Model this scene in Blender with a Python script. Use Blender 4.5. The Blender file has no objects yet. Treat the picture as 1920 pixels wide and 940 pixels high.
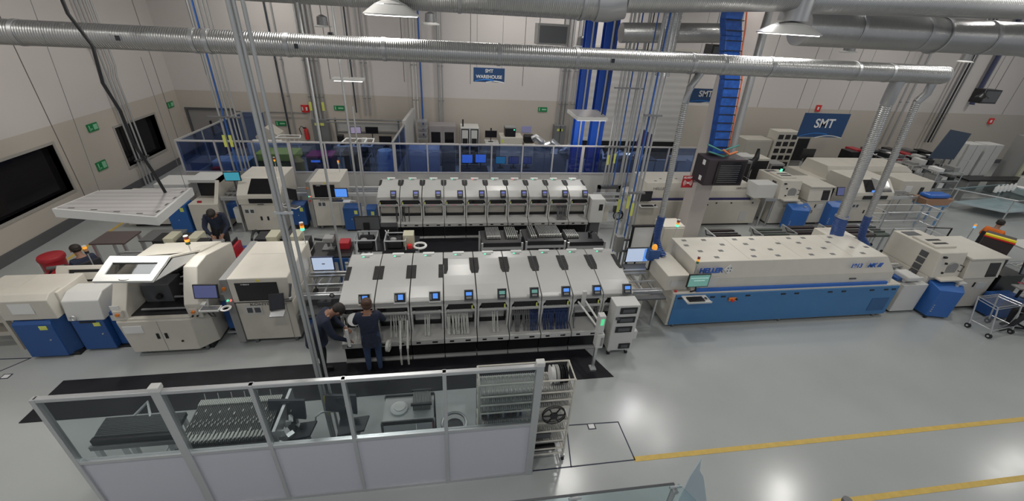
import bpy, bmesh, math, random
from mathutils import Vector, Matrix
random.seed(7)
PI = math.pi
SC = bpy.context.scene
COL = SC.collection
# ---------------- camera ----------------
cam = bpy.data.cameras.new('camera'); cam.sensor_width = 36.0; cam.sensor_fit = 'HORIZONTAL'
cam.lens = 36.0*788.0/1920.0; cam.clip_start = 0.05; cam.clip_end = 200
camo = bpy.data.objects.new('camera', cam); COL.objects.link(camo)
def cdir(u, v): return Vector((u-960.0, -(v-470.0), -788.0)).normalized()
_up = -cdir(875, 1880)
_x = cdir(6200, 346); _x = (_x - _up*_x.dot(_up)).normalized()
_y = _up.cross(_x)
_m = Matrix((_x, _y, _up)).to_4x4(); _m.translation = Vector((0, 0, 6.0))
camo.matrix_world = _m
SC.camera = camo
# ---------------- exposure, world, lights ----------------
SC.view_settings.view_transform = 'Standard'; SC.view_settings.look = 'None'
SC.view_settings.gamma = 1.0; SC.view_settings.use_curve_mapping = False
SC.view_settings.exposure = 0.0
W = bpy.data.worlds.new('world'); SC.world = W; W.use_nodes = True
W.node_tree.nodes['Background'].inputs[0].default_value = (0.80, 0.84, 0.90, 1)
W.node_tree.nodes['Background'].inputs[1].default_value = 0.44
def area_light(name, loc, size, power, color=(1, .97, .92), spread=PI):
    l = bpy.data.lights.new(name, 'AREA'); l.shape = 'DISK'; l.size = size; l.energy = power; l.color = color; l.spread = spread
    o = bpy.data.objects.new(name, l); COL.objects.link(o); o.location = loc; return o
# rows of high bay lamps under the ceiling: light only, no housings modelled
BAYS = [(-7.6, 5.5), (-2.5, 8.5), (3.7, 8.2), (10.9, 6.93), (15.1, 10.4), (7.0, 10.6), (7.0, 1.2), (14.0, 2.2), (20.2, 6.8), (23.6, 10.3), (-6.8, 0.8), (-1.0, 1.0), (-7.2, 12.2), (0.5, 13.2),
        (-6.2, 17.2), (2.5, 17.2), (6.3, 17.7), (13.5, 16.5), (20.5, 16.0), (27, 15.5)]
for i, (x, y) in enumerate(BAYS):
    area_light('high_bay_light', (x, y, 7.62), 0.55, 88)
# ---------------- materials ----------------
def mat(name, c, r=0.5, m=0.0, spec=0.5, em=None, es=0, noise=0, nscale=8, alpha=1, trans=0):
    M = bpy.data.materials.new(name); M.use_nodes = True; nt = M.node_tree; b = nt.nodes['Principled BSDF']
    b.inputs['Base Color'].default_value = (*c, 1); b.inputs['Roughness'].default_value = r; b.inputs['Metallic'].default_value = m
    b.inputs['Specular IOR Level'].default_value = spec
    if em: b.inputs['Emission Color'].default_value = (*em, 1); b.inputs['Emission Strength'].default_value = es
    if alpha < 1: b.inputs['Alpha'].default_value = alpha
    if trans: b.inputs['Transmission Weight'].default_value = trans
    if noise:
        tc = nt.nodes.new('ShaderNodeTexCoord'); n = nt.nodes.new('ShaderNodeTexNoise'); n.inputs['Scale'].default_value = nscale
        n.inputs['Detail'].default_value = 5
        rp = nt.nodes.new('ShaderNodeValToRGB'); rp.color_ramp.elements[0].position = .3; rp.color_ramp.elements[1].position = .7
        rp.color_ramp.elements[0].color = (*[max(0, x*(1-noise)) for x in c], 1); rp.color_ramp.elements[1].color = (*[min(1, x*(1+noise)) for x in c], 1)
        nt.links.new(tc.outputs['Object'], n.inputs['Vector']); nt.links.new(n.outputs['Fac'], rp.inputs['Fac']); nt.links.new(rp.outputs['Color'], b.inputs['Base Color'])
    return M
def wave_mat(name, c1, c2, axis, scale, r=.35, m=.0, bump=.4, thr=None):
    M = mat(name, c1, r, m); nt = M.node_tree; b = nt.nodes['Principled BSDF']
    tc = nt.nodes.new('ShaderNodeTexCoord'); w = nt.nodes.new('ShaderNodeTexWave'); w.bands_direction = axis; w.inputs['Scale'].default_value = scale
    w.inputs['Distortion'].default_value = 0
    rp = nt.nodes.new('ShaderNodeValToRGB'); rp.color_ramp.elements[0].color = (*c2, 1); rp.color_ramp.elements[1].color = (*c1, 1)
    if thr: rp.color_ramp.elements[0].position = thr[0]; rp.color_ramp.elements[1].position = thr[1]
    bp = nt.nodes.new('ShaderNodeBump'); bp.inputs['Strength'].default_value = bump; bp.inputs['Distance'].default_value = .02
    nt.links.new(tc.outputs['Object'], w.inputs['Vector']); nt.links.new(w.outputs['Fac'], rp.inputs['Fac']); nt.links.new(rp.outputs['Color'], b.inputs['Base Color'])
    nt.links.new(w.outputs['Fac'], bp.inputs['Height']); nt.links.new(bp.outputs['Normal'], b.inputs['Normal'])
    return M
CREAM = mat('cream_enamel', (.60, .57, .505), .38, noise=.03, nscale=3)
CREAM2 = mat('warm_grey_enamel', (.50, .475, .42), .42)
WHITE = mat('white_enamel', (.60, .60, .58), .35)
LGREY = mat('light_grey_enamel', (.47, .465, .45), .3, noise=.03, nscale=2)
HOOD = mat('pearl_grey_hood', (.50, .50, .485), .26, noise=.03, nscale=2)
MGREY = mat('mid_grey_enamel', (.27, .27, .265), .4)
DGREY = mat('dark_grey_enamel', (.085, .088, .095), .45)
BLACK = mat('black_plastic', (.011, .011, .013), .4)
RUBBER = mat('black_rubber', (.02, .02, .022), .75)
DGLASS = mat('dark_glass', (.012, .011, .013), .1, spec=.45)
ALU = mat('aluminium', (.60, .61, .62), .33, .75)
STEEL = mat('galvanised_steel', (.46, .465, .47), .4, .8)
STEELD = mat('dull_steel', (.25, .255, .26), .45, .8)
PIPE = mat('grey_conduit', (.42, .43, .43), .42, .45)
PIPEB = mat('blue_pipe', (.035, .12, .40), .4)
PIPEK = mat('dark_pipe', (.04, .045, .06), .45)
BLUE = mat('blue_enamel', (.02, .085, .28), .4, noise=.05, nscale=3)
BLUEH = mat('oven_blue', (.045, .18, .40), .3, noise=.05, nscale=1.5)
BLUEB = mat('bright_blue_band', (.02, .13, .50), .35)
NAVY = mat('navy_band', (.03, .03, .12), .4)
YEL = mat('yellow_paint', (.72, .62, .06), .5)
LINE = mat('yellow_floor_tape', (.62, .43, .10), .45, noise=.1)
LINEB = mat('black_floor_tape', (.015, .02, .05), .5)
RED = mat('red_plastic', (.38, .02, .03), .4)
REDB = mat('bright_red', (.65, .03, .03), .45)
ORANGE = mat('orange_plastic', (.75, .22, .03), .4)
GREEN = mat('sign_green', (.01, .20, .06), .5)
GREENB = mat('green_bin', (.03, .17, .04), .5)
PAPER = mat('white_paper', (.74, .74, .73), .7)
SIGN = mat('sign_blue', (.015, .06, .17), .5)
SIGNL = mat('sign_arc_blue', (.03, .20, .60), .5)
WTEXT = mat('white_lettering', (.8, .8, .8), .5)
BTEXT = mat('blue_lettering', (.03, .12, .48), .5)
KTEXT = mat('black_lettering', (.03, .03, .04), .5)
YELLAB = mat('yellow_label', (.65, .70, .15), .5)
SCR_B = mat('screen_blue', (.02, .05, .2), .2, em=(.10, .30, .85), es=.9)
SCR_W = mat('screen_pale', (.1, .1, .1), .2, em=(.55, .66, .86), es=.75)
SCR_T = mat('screen_teal', (.02, .1, .1), .2, em=(.05, .30, .40), es=.8)
SCR_G = mat('screen_green', (.02, .1, .1), .2, em=(.15, .32, .27), es=.7)
SCR_N = mat('screen_navy', (.02, .03, .1), .15, em=(.10, .11, .22), es=.6)
SCR_O = mat('screen_off', (.015, .015, .02), .12)
LG = mat('lit_green', (.1, .6, .4), .4, em=(.1, .9, .5), es=1.3)
LR = mat('lit_red', (.6, .1, .1), .4, em=(1, .15, .12), es=1.3)
LO = mat('lit_orange', (.7, .3, .03), .4, em=(1, .4, .05), es=.6)
LAMP = mat('lamp_glow', (1, 1, 1), .5, em=(1, .97, .92), es=7)
DUCT = wave_mat('spiral_duct', (.52, .52, .51), (.40, .40, .40), 'X', 9.0, .3, .85, .35)
DUCTV = wave_mat('spiral_duct_vertical', (.52, .52, .51), (.38, .38, .38), 'Z', 8.0, .34, .8, .35)
BHOSE = wave_mat('blue_flex_hose', (.045, .12, .42), (.02, .06, .22), 'Z', 8.0, .4, 0, 1)
FEEDM = wave_mat('feeder_metal', (.38, .39, .37), (.06, .065, .065), 'X', 14, .35, .3, .6)
MESHM = wave_mat('rack_slots', (.55, .55, .52), (.20, .20, .19), 'X', 16, .4, .2, .5, (.3, .6))
HAIR = mat('dark_hair', (.018, .013, .011), .6)
SKIN = mat('skin', (.30, .155, .10), .5)
NAVYC = mat('navy_cloth', (.016, .022, .045), .85, noise=.2, nscale=20)
BLKC = mat('black_cloth', (.018, .018, .022), .85)
JEAN = mat('denim', (.035, .06, .13), .85, noise=.2, nscale=30)
ORC = mat('orange_cloth', (.72, .16, .02), .8)
SHOE = mat('black_shoe', (.015, .015, .015), .5)
def glass_mat(name, tint, a, r=.05):
    M = bpy.data.materials.new(name); M.use_nodes = True; nt = M.node_tree; nt.nodes.remove(nt.nodes['Principled BSDF'])
    out = [n for n in nt.nodes if n.type == 'OUTPUT_MATERIAL'][0]
    t = nt.nodes.new('ShaderNodeBsdfTransparent'); t.inputs[0].default_value = (*tint, 1)
    g = nt.nodes.new('ShaderNodeBsdfGlossy'); g.inputs['Roughness'].default_value = r; g.inputs['Color'].default_value = (.9, .95, 1, 1)
    mx = nt.nodes.new('ShaderNodeMixShader'); mx.inputs[0].default_value = a
    nt.links.new(t.outputs[0], mx.inputs[1]); nt.links.new(g.outputs[0], mx.inputs[2]); nt.links.new(mx.outputs[0], out.inputs[0]); return M
GLASS = glass_mat('clear_screen', (.80, .84, .85), .035)
GLASSB = glass_mat('blue_tint_glass', (.46, .55, .76), .06)
GLASSC = glass_mat('pale_screen', (.85, .92, .93), .05)
# ---------------- mesh helpers ----------------
class MB:
    def __init__(s): s.v = []; s.f = []; s.mi = []; s.m = 0
    def add(s, vs, fs, M=None):
        o = len(s.v)
        s.v += [tuple(M @ Vector(p)) if M else tuple(p) for p in vs]
        s.f += [tuple(o+i for i in f) for f in fs]; s.mi += [s.m]*len(fs); return s
    def mat(s, i): s.m = i; return s
    def box(s, x0, x1, y0, y1, z0, z1, M=None):
        if x0 > x1: x0, x1 = x1, x0
        if y0 > y1: y0, y1 = y1, y0
        if z0 > z1: z0, z1 = z1, z0
        return s.add([(x0, y0, z0), (x1, y0, z0), (x1, y1, z0), (x0, y1, z0), (x0, y0, z1), (x1, y0, z1), (x1, y1, z1), (x0, y1, z1)],
                     [(3, 2, 1, 0), (4, 5, 6, 7), (0, 1, 5, 4), (1, 2, 6, 5), (2, 3, 7, 6), (3, 0, 4, 7)], M)
    def cbox(s, c, d, rx=0, ry=0, rz=0):
        M = Matrix.Translation(c) @ Matrix.Rotation(rz, 4, 'Z') @ Matrix.Rotation(ry, 4, 'Y') @ Matrix.Rotation(rx, 4, 'X')
        return s.box(-d[0]/2, d[0]/2, -d[1]/2, d[1]/2, -d[2]/2, d[2]/2, M)
    def prism(s, prof, a, b, axis='x'):
        n = len(prof); P = []
        for t in (a, b):
            for p, q in prof:
                P.append((t, p, q) if axis == 'x' else ((p, t, q) if axis == 'y' else (p, q, t)))
        fs = [tuple(range(n))[::-1], tuple(range(n, 2*n))]+[(i, (i+1) % n, n+(i+1) % n, n+i) for i in range(n)]
        return s.add(P, fs)
    def loft(s, A, B):
        n = len(A); return s.add(list(A)+list(B), [tuple(range(n))[::-1], tuple(range(n, 2*n))]+[(i, (i+1) % n, n+(i+1) % n, n+i) for i in range(n)])
    def cyl(s, p0, p1, r, n=12, r1=None, cap=True):
        p0 = Vector(p0); p1 = Vector(p1); d = (p1-p0)
        if d.length < 1e-6: return s
        d.normalize(); a = d.orthogonal().normalized(); b = d.cross(a); r1 = r if r1 is None else r1
        P = []
        for c, rr in ((p0, r), (p1, r1)):
            for i in range(n):
                t = 2*PI*i/n; P.append(c+(a*math.cos(t)+b*math.sin(t))*rr)
        fs = [(i, (i+1) % n, n+(i+1) % n, n+i) for i in range(n)]
        if cap: fs += [tuple(range(n))[::-1], tuple(range(n, 2*n))]
        return s.add(P, fs)
    def tube(s, pts, r, n=8):
        pts = [Vector(p) for p in pts]; o = len(s.v); k = len(pts)
        up = Vector((0.13, .21, .97)); rings = []
        for i, p in enumerate(pts):
            d = (pts[min(i+1, k-1)]-pts[max(i-1, 0)]).normalized()
            a = d.cross(up)
            if a.length < .05: a = d.cross(Vector((1, 0, 0)))
            a.normalize(); b = d.cross(a)
            rr = r[i] if isinstance(r, (list, tuple)) else r
            rings.append([p+(a*math.cos(2*PI*j/n)+b*math.sin(2*PI*j/n))*rr for j in range(n)])
        P = [q for R in rings for q in R]
        fs = [(i*n+j, i*n+(j+1) % n, (i+1)*n+(j+1) % n, (i+1)*n+j) for i in range(k-1) for j in range(n)]
        fs += [tuple(range(n))[::-1], tuple((k-1)*n+j for j in range(n))]
        return s.add(P, fs)
    def ring(s, c, R, r, axis='z', n=20, m=6, sy=1):
        P = []; c = Vector(c)
        for i in range(n):
            t = 2*PI*i/n
            for j in range(m):
                q = 2*PI*j/m; rad = R+r*math.cos(q); a = rad*math.cos(t); b = rad*math.sin(t)*sy; h = r*math.sin(q)
                P.append(c+Vector({'z': (a, b, h), 'x': (h, a, b), 'y': (a, h, b)}[axis]))
        return s.add(P, [(i*m+j, ((i+1) % n)*m+j, ((i+1) % n)*m+(j+1) % m, i*m+(j+1) % m) for i in range(n) for j in range(m)])
    def ell(s, c, rx, ry, rz, n=14, m=9, M=None):
        P = []
        for i in range(m+1):
            t = PI*i/m
            for j in range(n):
                q = 2*PI*j/n; P.append((c[0]+rx*math.sin(t)*math.cos(q), c[1]+ry*math.sin(t)*math.sin(q), c[2]+rz*math.cos(t)))
        return s.add(P, [(i*n+j, (i+1)*n+j, (i+1)*n+(j+1) % n, i*n+(j+1) % n) for i in range(m) for j in range(n)], M)
    def lathe(s, c, prof, n=20):
        P = []; k = len(prof)
        for r, z in prof:
            for j in range(n):
                q = 2*PI*j/n; P.append((c[0]+r*math.cos(q), c[1]+r*math.sin(q), c[2]+z))
        return s.add(P, [(i*n+j, i*n+(j+1) % n, (i+1)*n+(j+1) % n, (i+1)*n+j) for i in range(k-1) for j in range(n)]+[tuple(range(n))[::-1], tuple((k-1)*n+j for j in range(n))])
ORG = {}
def mesh(name, mb, mats, off=(0, 0, 0), bevel=0, smooth=False):
    me = bpy.data.meshes.new(name); o = Vector(off)
    me.from_pydata([tuple(Vector(p)-o) for p in mb.v], [], mb.f)
    ms = mats if isinstance(mats, (list, tuple)) else [mats]
    for m in ms: me.materials.append(m)
    if len(ms) > 1: me.polygons.foreach_set('material_index', mb.mi)
    bm = bmesh.new(); bm.from_mesh(me)
    if bevel:
        bmesh.ops.remove_doubles(bm, verts=bm.verts, dist=1e-5)
        es = [e for e in bm.edges if len(e.link_faces) == 2 and e.calc_face_angle(0) > .4]
        bmesh.ops.bevel(bm, geom=es, offset=bevel, segments=2, affect='EDGES', clamp_overlap=True, profile=.5)
    bmesh.ops.recalc_face_normals(bm, faces=bm.faces)
    bm.to_mesh(me); bm.free()
    if smooth:
        me.polygons.foreach_set('use_smooth', [True]*len(me.polygons))
        try: me.set_sharp_from_angle(angle=math.radians(38))
        except Exception: pass
    me.update(); return me
def thing(name, label, cat, loc, group=None, world=True):
    o = bpy.data.objects.new(name, None); COL.objects.link(o); o.location = loc; o['label'] = label; o['category'] = cat
    o.empty_display_size = .1
    if group: o['group'] = group
    ORG[o.name] = Vector(loc) if world else Vector((0, 0, 0)); return o
def part(name, mb, mats, T, bevel=0, smooth=False, label=None):
    off = ORG[T.name]; o = bpy.data.objects.new(name, mesh(name, mb, mats, off, bevel, smooth)); COL.objects.link(o); o.parent = T
    ORG[o.name] = off
    if label: o['label'] = label
    return o
def solo(name, mb, mats, label, cat, group=None, bevel=0, smooth=False, kind=None):
    xs = [p[0] for p in mb.v]; ys = [p[1] for p in mb.v]; zs = [p[2] for p in mb.v]
    c = Vector(((min(xs)+max(xs))/2, (min(ys)+max(ys))/2, min(zs)))
    o = bpy.data.objects.new(name, mesh(name, mb, mats, c, bevel, smooth)); COL.objects.link(o); o.location = c
    if label: o['label'] = label; o['category'] = cat
    if group: o['group'] = group
    if kind: o['kind'] = kind
    return o
def struct(name, mb, mats, bevel=0, smooth=False):
    me = mesh(name, mb, mats, (0, 0, 0), bevel, smooth); o = bpy.data.objects.new(name, me); COL.objects.link(o); o['kind'] = 'structure'; return o
def dup(root, loc, label=None, rz=None):
    r = root.copy(); COL.objects.link(r); r.location = loc
    if rz is not None: r.rotation_euler = (0, 0, rz)
    if label: r['label'] = label
    ORG[r.name] = ORG.get(root.name, Vector((0, 0, 0)))
    for ch in list(root.children):
        c = ch.copy(); COL.objects.link(c); c.parent = r
        for g in list(ch.children):
            d = g.copy(); COL.objects.link(d); d.parent = c
    return r
def text(name, s, size, M, mt, parent=None, depth=.003, sx=1.0, bold=0.0, shear=0):
    cu = bpy.data.curves.new('t', 'FONT'); cu.body = s; cu.size = size; cu.align_x = 'CENTER'; cu.align_y = 'CENTER'; cu.extrude = depth; cu.offset = bold*size; cu.shear = shear
    to = bpy.data.objects.new('t', cu); COL.objects.link(to)
    dg = bpy.context.evaluated_depsgraph_get(); dg.update()
    me = bpy.data.meshes.new_from_object(to.evaluated_get(dg)); bpy.data.objects.remove(to)
    off = ORG[parent.name] if parent else Vector((0, 0, 0))
    me.transform(Matrix.Translation(-off) @ M @ Matrix.Diagonal((sx, 1, 1, 1))); me.materials.clear(); me.materials.append(mt)
    me.name = name; o = bpy.data.objects.new(name, me); COL.objects.link(o)
    if parent: o.parent = parent; ORG[o.name] = off
    return o
def facing_front(x, y, z, tilt=0): return Matrix.Translation((x, y, z)) @ Matrix.Rotation(PI/2-tilt, 4, 'X')
# =============== SETTING ===============
FLOORM = mat('epoxy_floor', (.40, .42, .415), .17, spec=.55, noise=.05, nscale=.5)
_n = FLOORM.node_tree; _b = _n.nodes['Principled BSDF']
_t = _n.nodes.new('ShaderNodeTexCoord'); _o = _n.nodes.new('ShaderNodeTexNoise'); _o.inputs['Scale'].default_value = 1.3; _o.inputs['Detail'].default_value = 4
_r = _n.nodes.new('ShaderNodeMapRange'); _r.inputs[3].default_value = .14; _r.inputs[4].default_value = .27
_n.links.new(_t.outputs['Object'], _o.inputs['Vector']); _n.links.new(_o.outputs['Fac'], _r.inputs[0]); _n.links.new(_r.outputs[0], _b.inputs['Roughness'])
struct('floor', MB().box(-10.75, 44, -4, 19.6, -.2, 0), FLOORM)
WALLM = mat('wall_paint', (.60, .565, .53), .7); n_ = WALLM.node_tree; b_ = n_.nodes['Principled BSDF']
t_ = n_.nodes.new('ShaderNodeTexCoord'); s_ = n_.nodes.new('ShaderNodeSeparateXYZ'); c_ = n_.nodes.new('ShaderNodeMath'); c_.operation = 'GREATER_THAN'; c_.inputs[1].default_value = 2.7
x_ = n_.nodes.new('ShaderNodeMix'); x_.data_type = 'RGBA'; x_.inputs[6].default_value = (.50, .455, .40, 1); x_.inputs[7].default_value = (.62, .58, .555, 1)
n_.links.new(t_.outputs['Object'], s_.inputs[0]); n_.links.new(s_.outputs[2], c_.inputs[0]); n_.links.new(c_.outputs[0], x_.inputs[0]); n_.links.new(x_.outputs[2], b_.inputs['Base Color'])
XL = -10.75; YB = 19.6; ZC = 8.6
m = MB()
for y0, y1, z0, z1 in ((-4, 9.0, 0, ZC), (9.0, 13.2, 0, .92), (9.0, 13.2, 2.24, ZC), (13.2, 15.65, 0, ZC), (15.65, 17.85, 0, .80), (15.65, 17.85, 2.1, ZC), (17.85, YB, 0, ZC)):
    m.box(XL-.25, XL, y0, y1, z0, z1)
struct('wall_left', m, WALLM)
m = MB()
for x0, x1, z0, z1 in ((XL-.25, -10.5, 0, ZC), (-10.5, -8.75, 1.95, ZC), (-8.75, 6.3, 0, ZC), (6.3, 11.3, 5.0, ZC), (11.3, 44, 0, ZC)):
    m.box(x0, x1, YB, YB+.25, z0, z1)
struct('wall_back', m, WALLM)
struct('ceiling', MB().box(XL-.25, 44, -4, YB+.25, ZC, ZC+.2), mat('ceiling_panels', (.55, .55, .55), .8))
struct('baseboard_left', MB().box(XL, XL+.03, -4, YB, 0, .27), mat('baseboard_grey', (.10, .10, .105), .6))
struct('baseboard_back', MB().box(-8.75, 6.3, YB-.03, YB, 0, .22).box(11.3, 44, YB-.03, YB, 0, .22), mat('baseboard_grey_back', (.10, .10, .105), .6))
def window(n, y0, y1, z0, z1):
    fr = MB(); t = .07
    fr.box(XL-.2, XL+.02, y0-t, y0, z0-t, z1+t).box(XL-.2, XL+.02, y1, y1+t, z0-t, z1+t).box(XL-.2, XL+.02, y0, y1, z0-t, z0).box(XL-.2, XL+.02, y0, y1, z1, z1+t)
    w = struct('window_%d' % n, fr, mat('window_frame_beige', (.36, .34, .31), .5)); 
    p = MB().box(XL-.2, XL-.17, y0, y1, z0, z1); o = bpy.data.objects.new('pane', mesh('pane', p, DGLASS)); COL.objects.link(o); o.parent = w
window(1, 9.0, 13.2, .92, 2.24); window(2, 15.65, 17.85, .80, 2.1)
JO = mat('wall_joint_dark', (.14, .13, .125), .8)  # dark strips mark the joints between wall panels
k = 1
for y in (10.2, 13.45, 16.2, 18.8):
    if y in (16.2,): continue
    struct('trim_%d' % k, MB().box(XL, XL+.006, y-.012, y+.012, .27 if y > 13.3 else 2.24, ZC), JO); k += 1
for x in (-9.4, -7.9, -4.7, -1.7, 1.1, 3.4, 13.2, 15.2, 17.4, 19.8, 22.4, 26.2, 30):
    struct('trim_%d' % k, MB().box(x-.011, x+.011, YB-.005, YB, 3.3 if x < 12 else 2.7, ZC), JO); k += 1
# doors
d = struct('door_1', MB().box(-10.5, -8.75, YB+.02, YB+.1, 0, 1.95), mat('door_grey', (.27, .26, .25), .5))
o = bpy.data.objects.new('door_frame', mesh('door_frame', MB().box(-10.58, -10.5, YB-.03, YB+.1, 0, 2.03).box(-8.75, -8.67, YB-.03, YB+.1, 0, 2.03).box(-10.5, -8.75, YB-.03, YB+.1, 1.95, 2.03), DGREY)); COL.objects.link(o); o.parent = d
o = bpy.data.objects.new('door_handle', mesh('door_handle', MB().box(-9.78, -9.72, YB-.04, YB+.02, .9, 1.5), BLACK)); COL.objects.link(o); o.parent = d
ROLL = wave_mat('roll_door_white', (.60, .585, .565), (.55, .535, .515), 'Z', 1.1, .6, 0, .3)
d = struct('door_2', MB().box(6.3, 11.3, YB+.03, YB+.12, 1.0, 5.0), ROLL)
for nm, b, mm in (('bottom_rail', MB().box(6.3, 11.3, YB-.01, YB+.12, .93, 1.03), WHITE), ('door_frame', MB().box(6.2, 6.3, YB-.04, YB+.1, 0, 5.1).box(11.3, 11.4, YB-.04, YB+.1, 0, 5.1).box(6.3, 11.3, YB-.04, YB+.1, 5.0, 5.1), CREAM), ('dark_opening', MB().box(6.3, 11.3, YB+.1, YB+.2, 0, .93), BLACK)):
    o = bpy.data.objects.new(nm, mesh(nm, b, mm)); COL.objects.link(o); o.parent = d
# column
struct('trim_column', MB().box(7.38, 7.92, 11.0, 11.5, 0, ZC), mat('column_paint', (.56, .51, .48), .5), bevel=.02).name = 'column'
# floor markings
def tape(name, segs, mt, label, cat='floor marking', w=.05):
    m = MB()
    for (x0, y0, x1, y1) in segs:
        dx, dy = x1-x0, y1-y0; L = math.hypot(dx, dy); nx, ny = -dy/L*w/2, dx/L*w/2; ex, ey = dx/L*w/2, dy/L*w/2
        m.loft([(x0-ex+nx, y0-ey+ny, 0), (x0-ex-nx, y0-ey-ny, 0), (x0-ex-nx, y0-ey-ny, .004), (x0-ex+nx, y0-ey+ny, .004)],
               [(x1+ex+nx, y1+ey+ny, 0), (x1+ex-nx, y1+ey-ny, 0), (x1+ex-nx, y1+ey-ny, .004), (x1+ex+nx, y1+ey+ny, .004)])
    return solo(name, m, mt, label, cat)
tape('floor_line', [(2.85, 3.82, 24, 3.82)], LINE, 'long yellow floor line running right from the black taped box', w=.085)
tape('floor_line', [(5.55, 2.84, 24, 2.84)], LINE, 'yellow floor line nearest the camera at the lower right', w=.085)
tape('floor_line', [(-9.6, 9.0, -9.6, 17)], LINE, 'yellow floor line along the left wall behind the red bin', w=.09)
tape('floor_box', [(1.19, 3.80, 2.82, 3.81), (2.82, 3.81, 2.81, 4.52), (1.9, 4.54, 2.81, 4.52), (1.78, 3.8, 1.9, 4.54)], LINEB, 'thin black taped rectangle on the floor beside the slotted reel rack', w=.018)
tape('floor_box', [(-9.0, 7.02, -7.7, 6.98), (-7.7, 6.98, -8.5, 6.0)], LINEB, 'black taped corner on the floor left of the blue loader', w=.018)
for x, y, lb in ((2.32, 4.48, 'small white label stuck on the floor inside the black taped rectangle'), (-7.75, 6.53, 'small white label stuck on the floor left of the blue loader')):
    m = MB().box(x-.07, x+.07, y-.06, y+.06, 0, .003); m.mat(1).box(x-.05, x+.05, y-.042, y+.042, .003, .005)
    solo('floor_label', m, [LINEB, PAPER], lb, 'label')
MATM = mat('anti_fatigue_rubber', (.012, .012, .016), .55, spec=.3, noise=.25, nscale=3)
solo('floor_mat', MB().prism([(-6.75, 5.45), (3.1, 5.53), (2.72, 6.42), (-6.73, 6.33)], 0, .012, 'z'), MATM, 'long black rubber mat in front of the near pick and place line', 'mat')
solo('floor_mat', MB().box(-1.85, 4.6, 9.9, 11.45, 0, .012), MATM, 'black rubber mat in front of the far pick and place line', 'mat')
# =============== DUCTS ===============
T = thing('air_duct', 'long silver spiral air duct running straight across the hall', 'duct', (0, 8.1, 5.39))
part('duct_tube', MB().cyl((-10.7, 8.1, 5.39), (10.3, 8.1, 5.39), .178, 28), DUCT, T, smooth=True)
part('end_cap', MB().cyl((10.3, 8.1, 5.39), (10.36, 8.1, 5.39), .178, 28, .165), STEEL, T, smooth=True)
for x in (-6.3, -3.9, -3.7, -2.52, -1.0, .95, 2.35, 4.62, 5.25, 6.25, 8.15, 8.95):
    part('joint_collar', MB().cyl((x-.03, 8.1, 5.39), (x+.03, 8.1, 5.39), .187, 28), STEEL, T, smooth=True)
for x in (-4.9, -2.35, 3.0):
    part('duct_label', MB().cbox((x, 8.1-.186, 5.39), (.06, .006, .07)), [KTEXT], T)
def drop(x, y, r, ztop, path_hose, label, elbow, hr=None):
    T = thing('exhaust_pipe', label, 'pipe', (x, y, 1.3))
    part('elbow', MB().tube(elbow, r*1.02, 16), STEEL, T, smooth=True)
    return T
T = drop(9.75, 8.2, .125, 5.2, None, 'thick silver exhaust pipe dropping to the blue oven top', [(9.32, 8.12, 5.25), (9.33, 8.14, 5.02), (9.4, 8.2, 4.78)])
part('pipe_tube', MB().tube([(9.40, 8.2, 4.8), (9.62, 8.2, 2.05)], .115, 18), DUCTV, T, smooth=True)
part('blue_hose', MB().tube([(9.62, 8.2, 2.1), (9.68, 8.2, 1.8), (9.74, 8.2, 1.5)], .145, 18), BHOSE, T, smooth=True)
part('hose_clamp', MB().cyl((9.62, 8.2, 2.07), (9.625, 8.2, 2.11), .15, 18), STEEL, T)
T = drop(10.5, 8.2, .08, 5.2, None, 'thin silver exhaust pipe near the end of the main duct', [(10.18, 8.12, 5.25), (10.2, 8.14, 5.02), (10.13, 8.2, 4.84)])
part('pipe_tube', MB().tube([(10.13, 8.2, 4.86), (10.38, 8.2, 2.05)], .072, 16), DUCTV, T, smooth=True)
part('blue_hose', MB().tube([(10.38, 8.2, 2.1), (10.42, 8.2, 1.75), (10.5, 8.2, 1.5), (10.72, 8.15, 1.28)], .085, 16), BHOSE, T, smooth=True)
T = drop(4.75, 8.0, .07, 5.2, None, 'silver exhaust pipe ending in a blue hose beside the amber beacon', [(4.86, 8.1, 5.24), (4.76, 8.05, 5.12), (4.66, 8.0, 4.98), (4.63, 8.0, 4.7)])
part('pipe_tube', MB().tube([(4.63, 8.0, 4.75), (4.73, 8.0, 2.2)], .062, 16), DUCTV, T, smooth=True)
part('blue_hose', MB().tube([(4.73, 8.0, 2.25), (4.72, 8.0, 1.9), (4.74, 7.98, 1.65), (4.83, 7.9, 1.42), (4.9, 7.8, 1.33)], .085, 16), BHOSE, T, smooth=True)
# upper ducts
T = thing('air_duct', 'large silver duct crossing the top of the picture above the main duct', 'duct', (-4, 9, 6.3))
part('duct_tube', MB().cyl((-10.7, 9, 6.30), (2.9, 9, 6.34), .34, 32), DUCT, T, smooth=True)
part('elbow', MB().tube([(2.85, 9, 6.34), (3.1, 9, 6.36), (3.4, 8.95, 6.42)], [.36, .38, .37], 28), STEEL, T, smooth=True)
for x in (-4.2, -1.6, .3, 2.6):
    part('joint_collar', MB().cyl((x-.03, 9, 6.33), (x+.03, 9, 6.33), .352, 28), STEEL, T, smooth=True)
T = thing('air_duct', 'branching silver duct from above the blue cable tray to the top right edge', 'duct', (5, 8.6, 6.5))
part('duct_tube', MB().cyl((3.46, 8.95, 6.43), (6.6, 8.45, 6.62), .27, 28), DUCT, T, smooth=True)
part('duct_tube', MB().cyl((6.7, 8.6, 6.56), (19, 6.9, 6.95), .24, 28), DUCT, T, smooth=True)
part('riser', MB().cyl((6.75, 8.5, 6.20), (6.72, 8.5, 8.5), .27, 28), STEEL, T, smooth=True)
T = thing('air_duct', 'biggest silver duct below the one at the top right edge', 'duct', (12, 9.3, 6.1))
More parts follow.
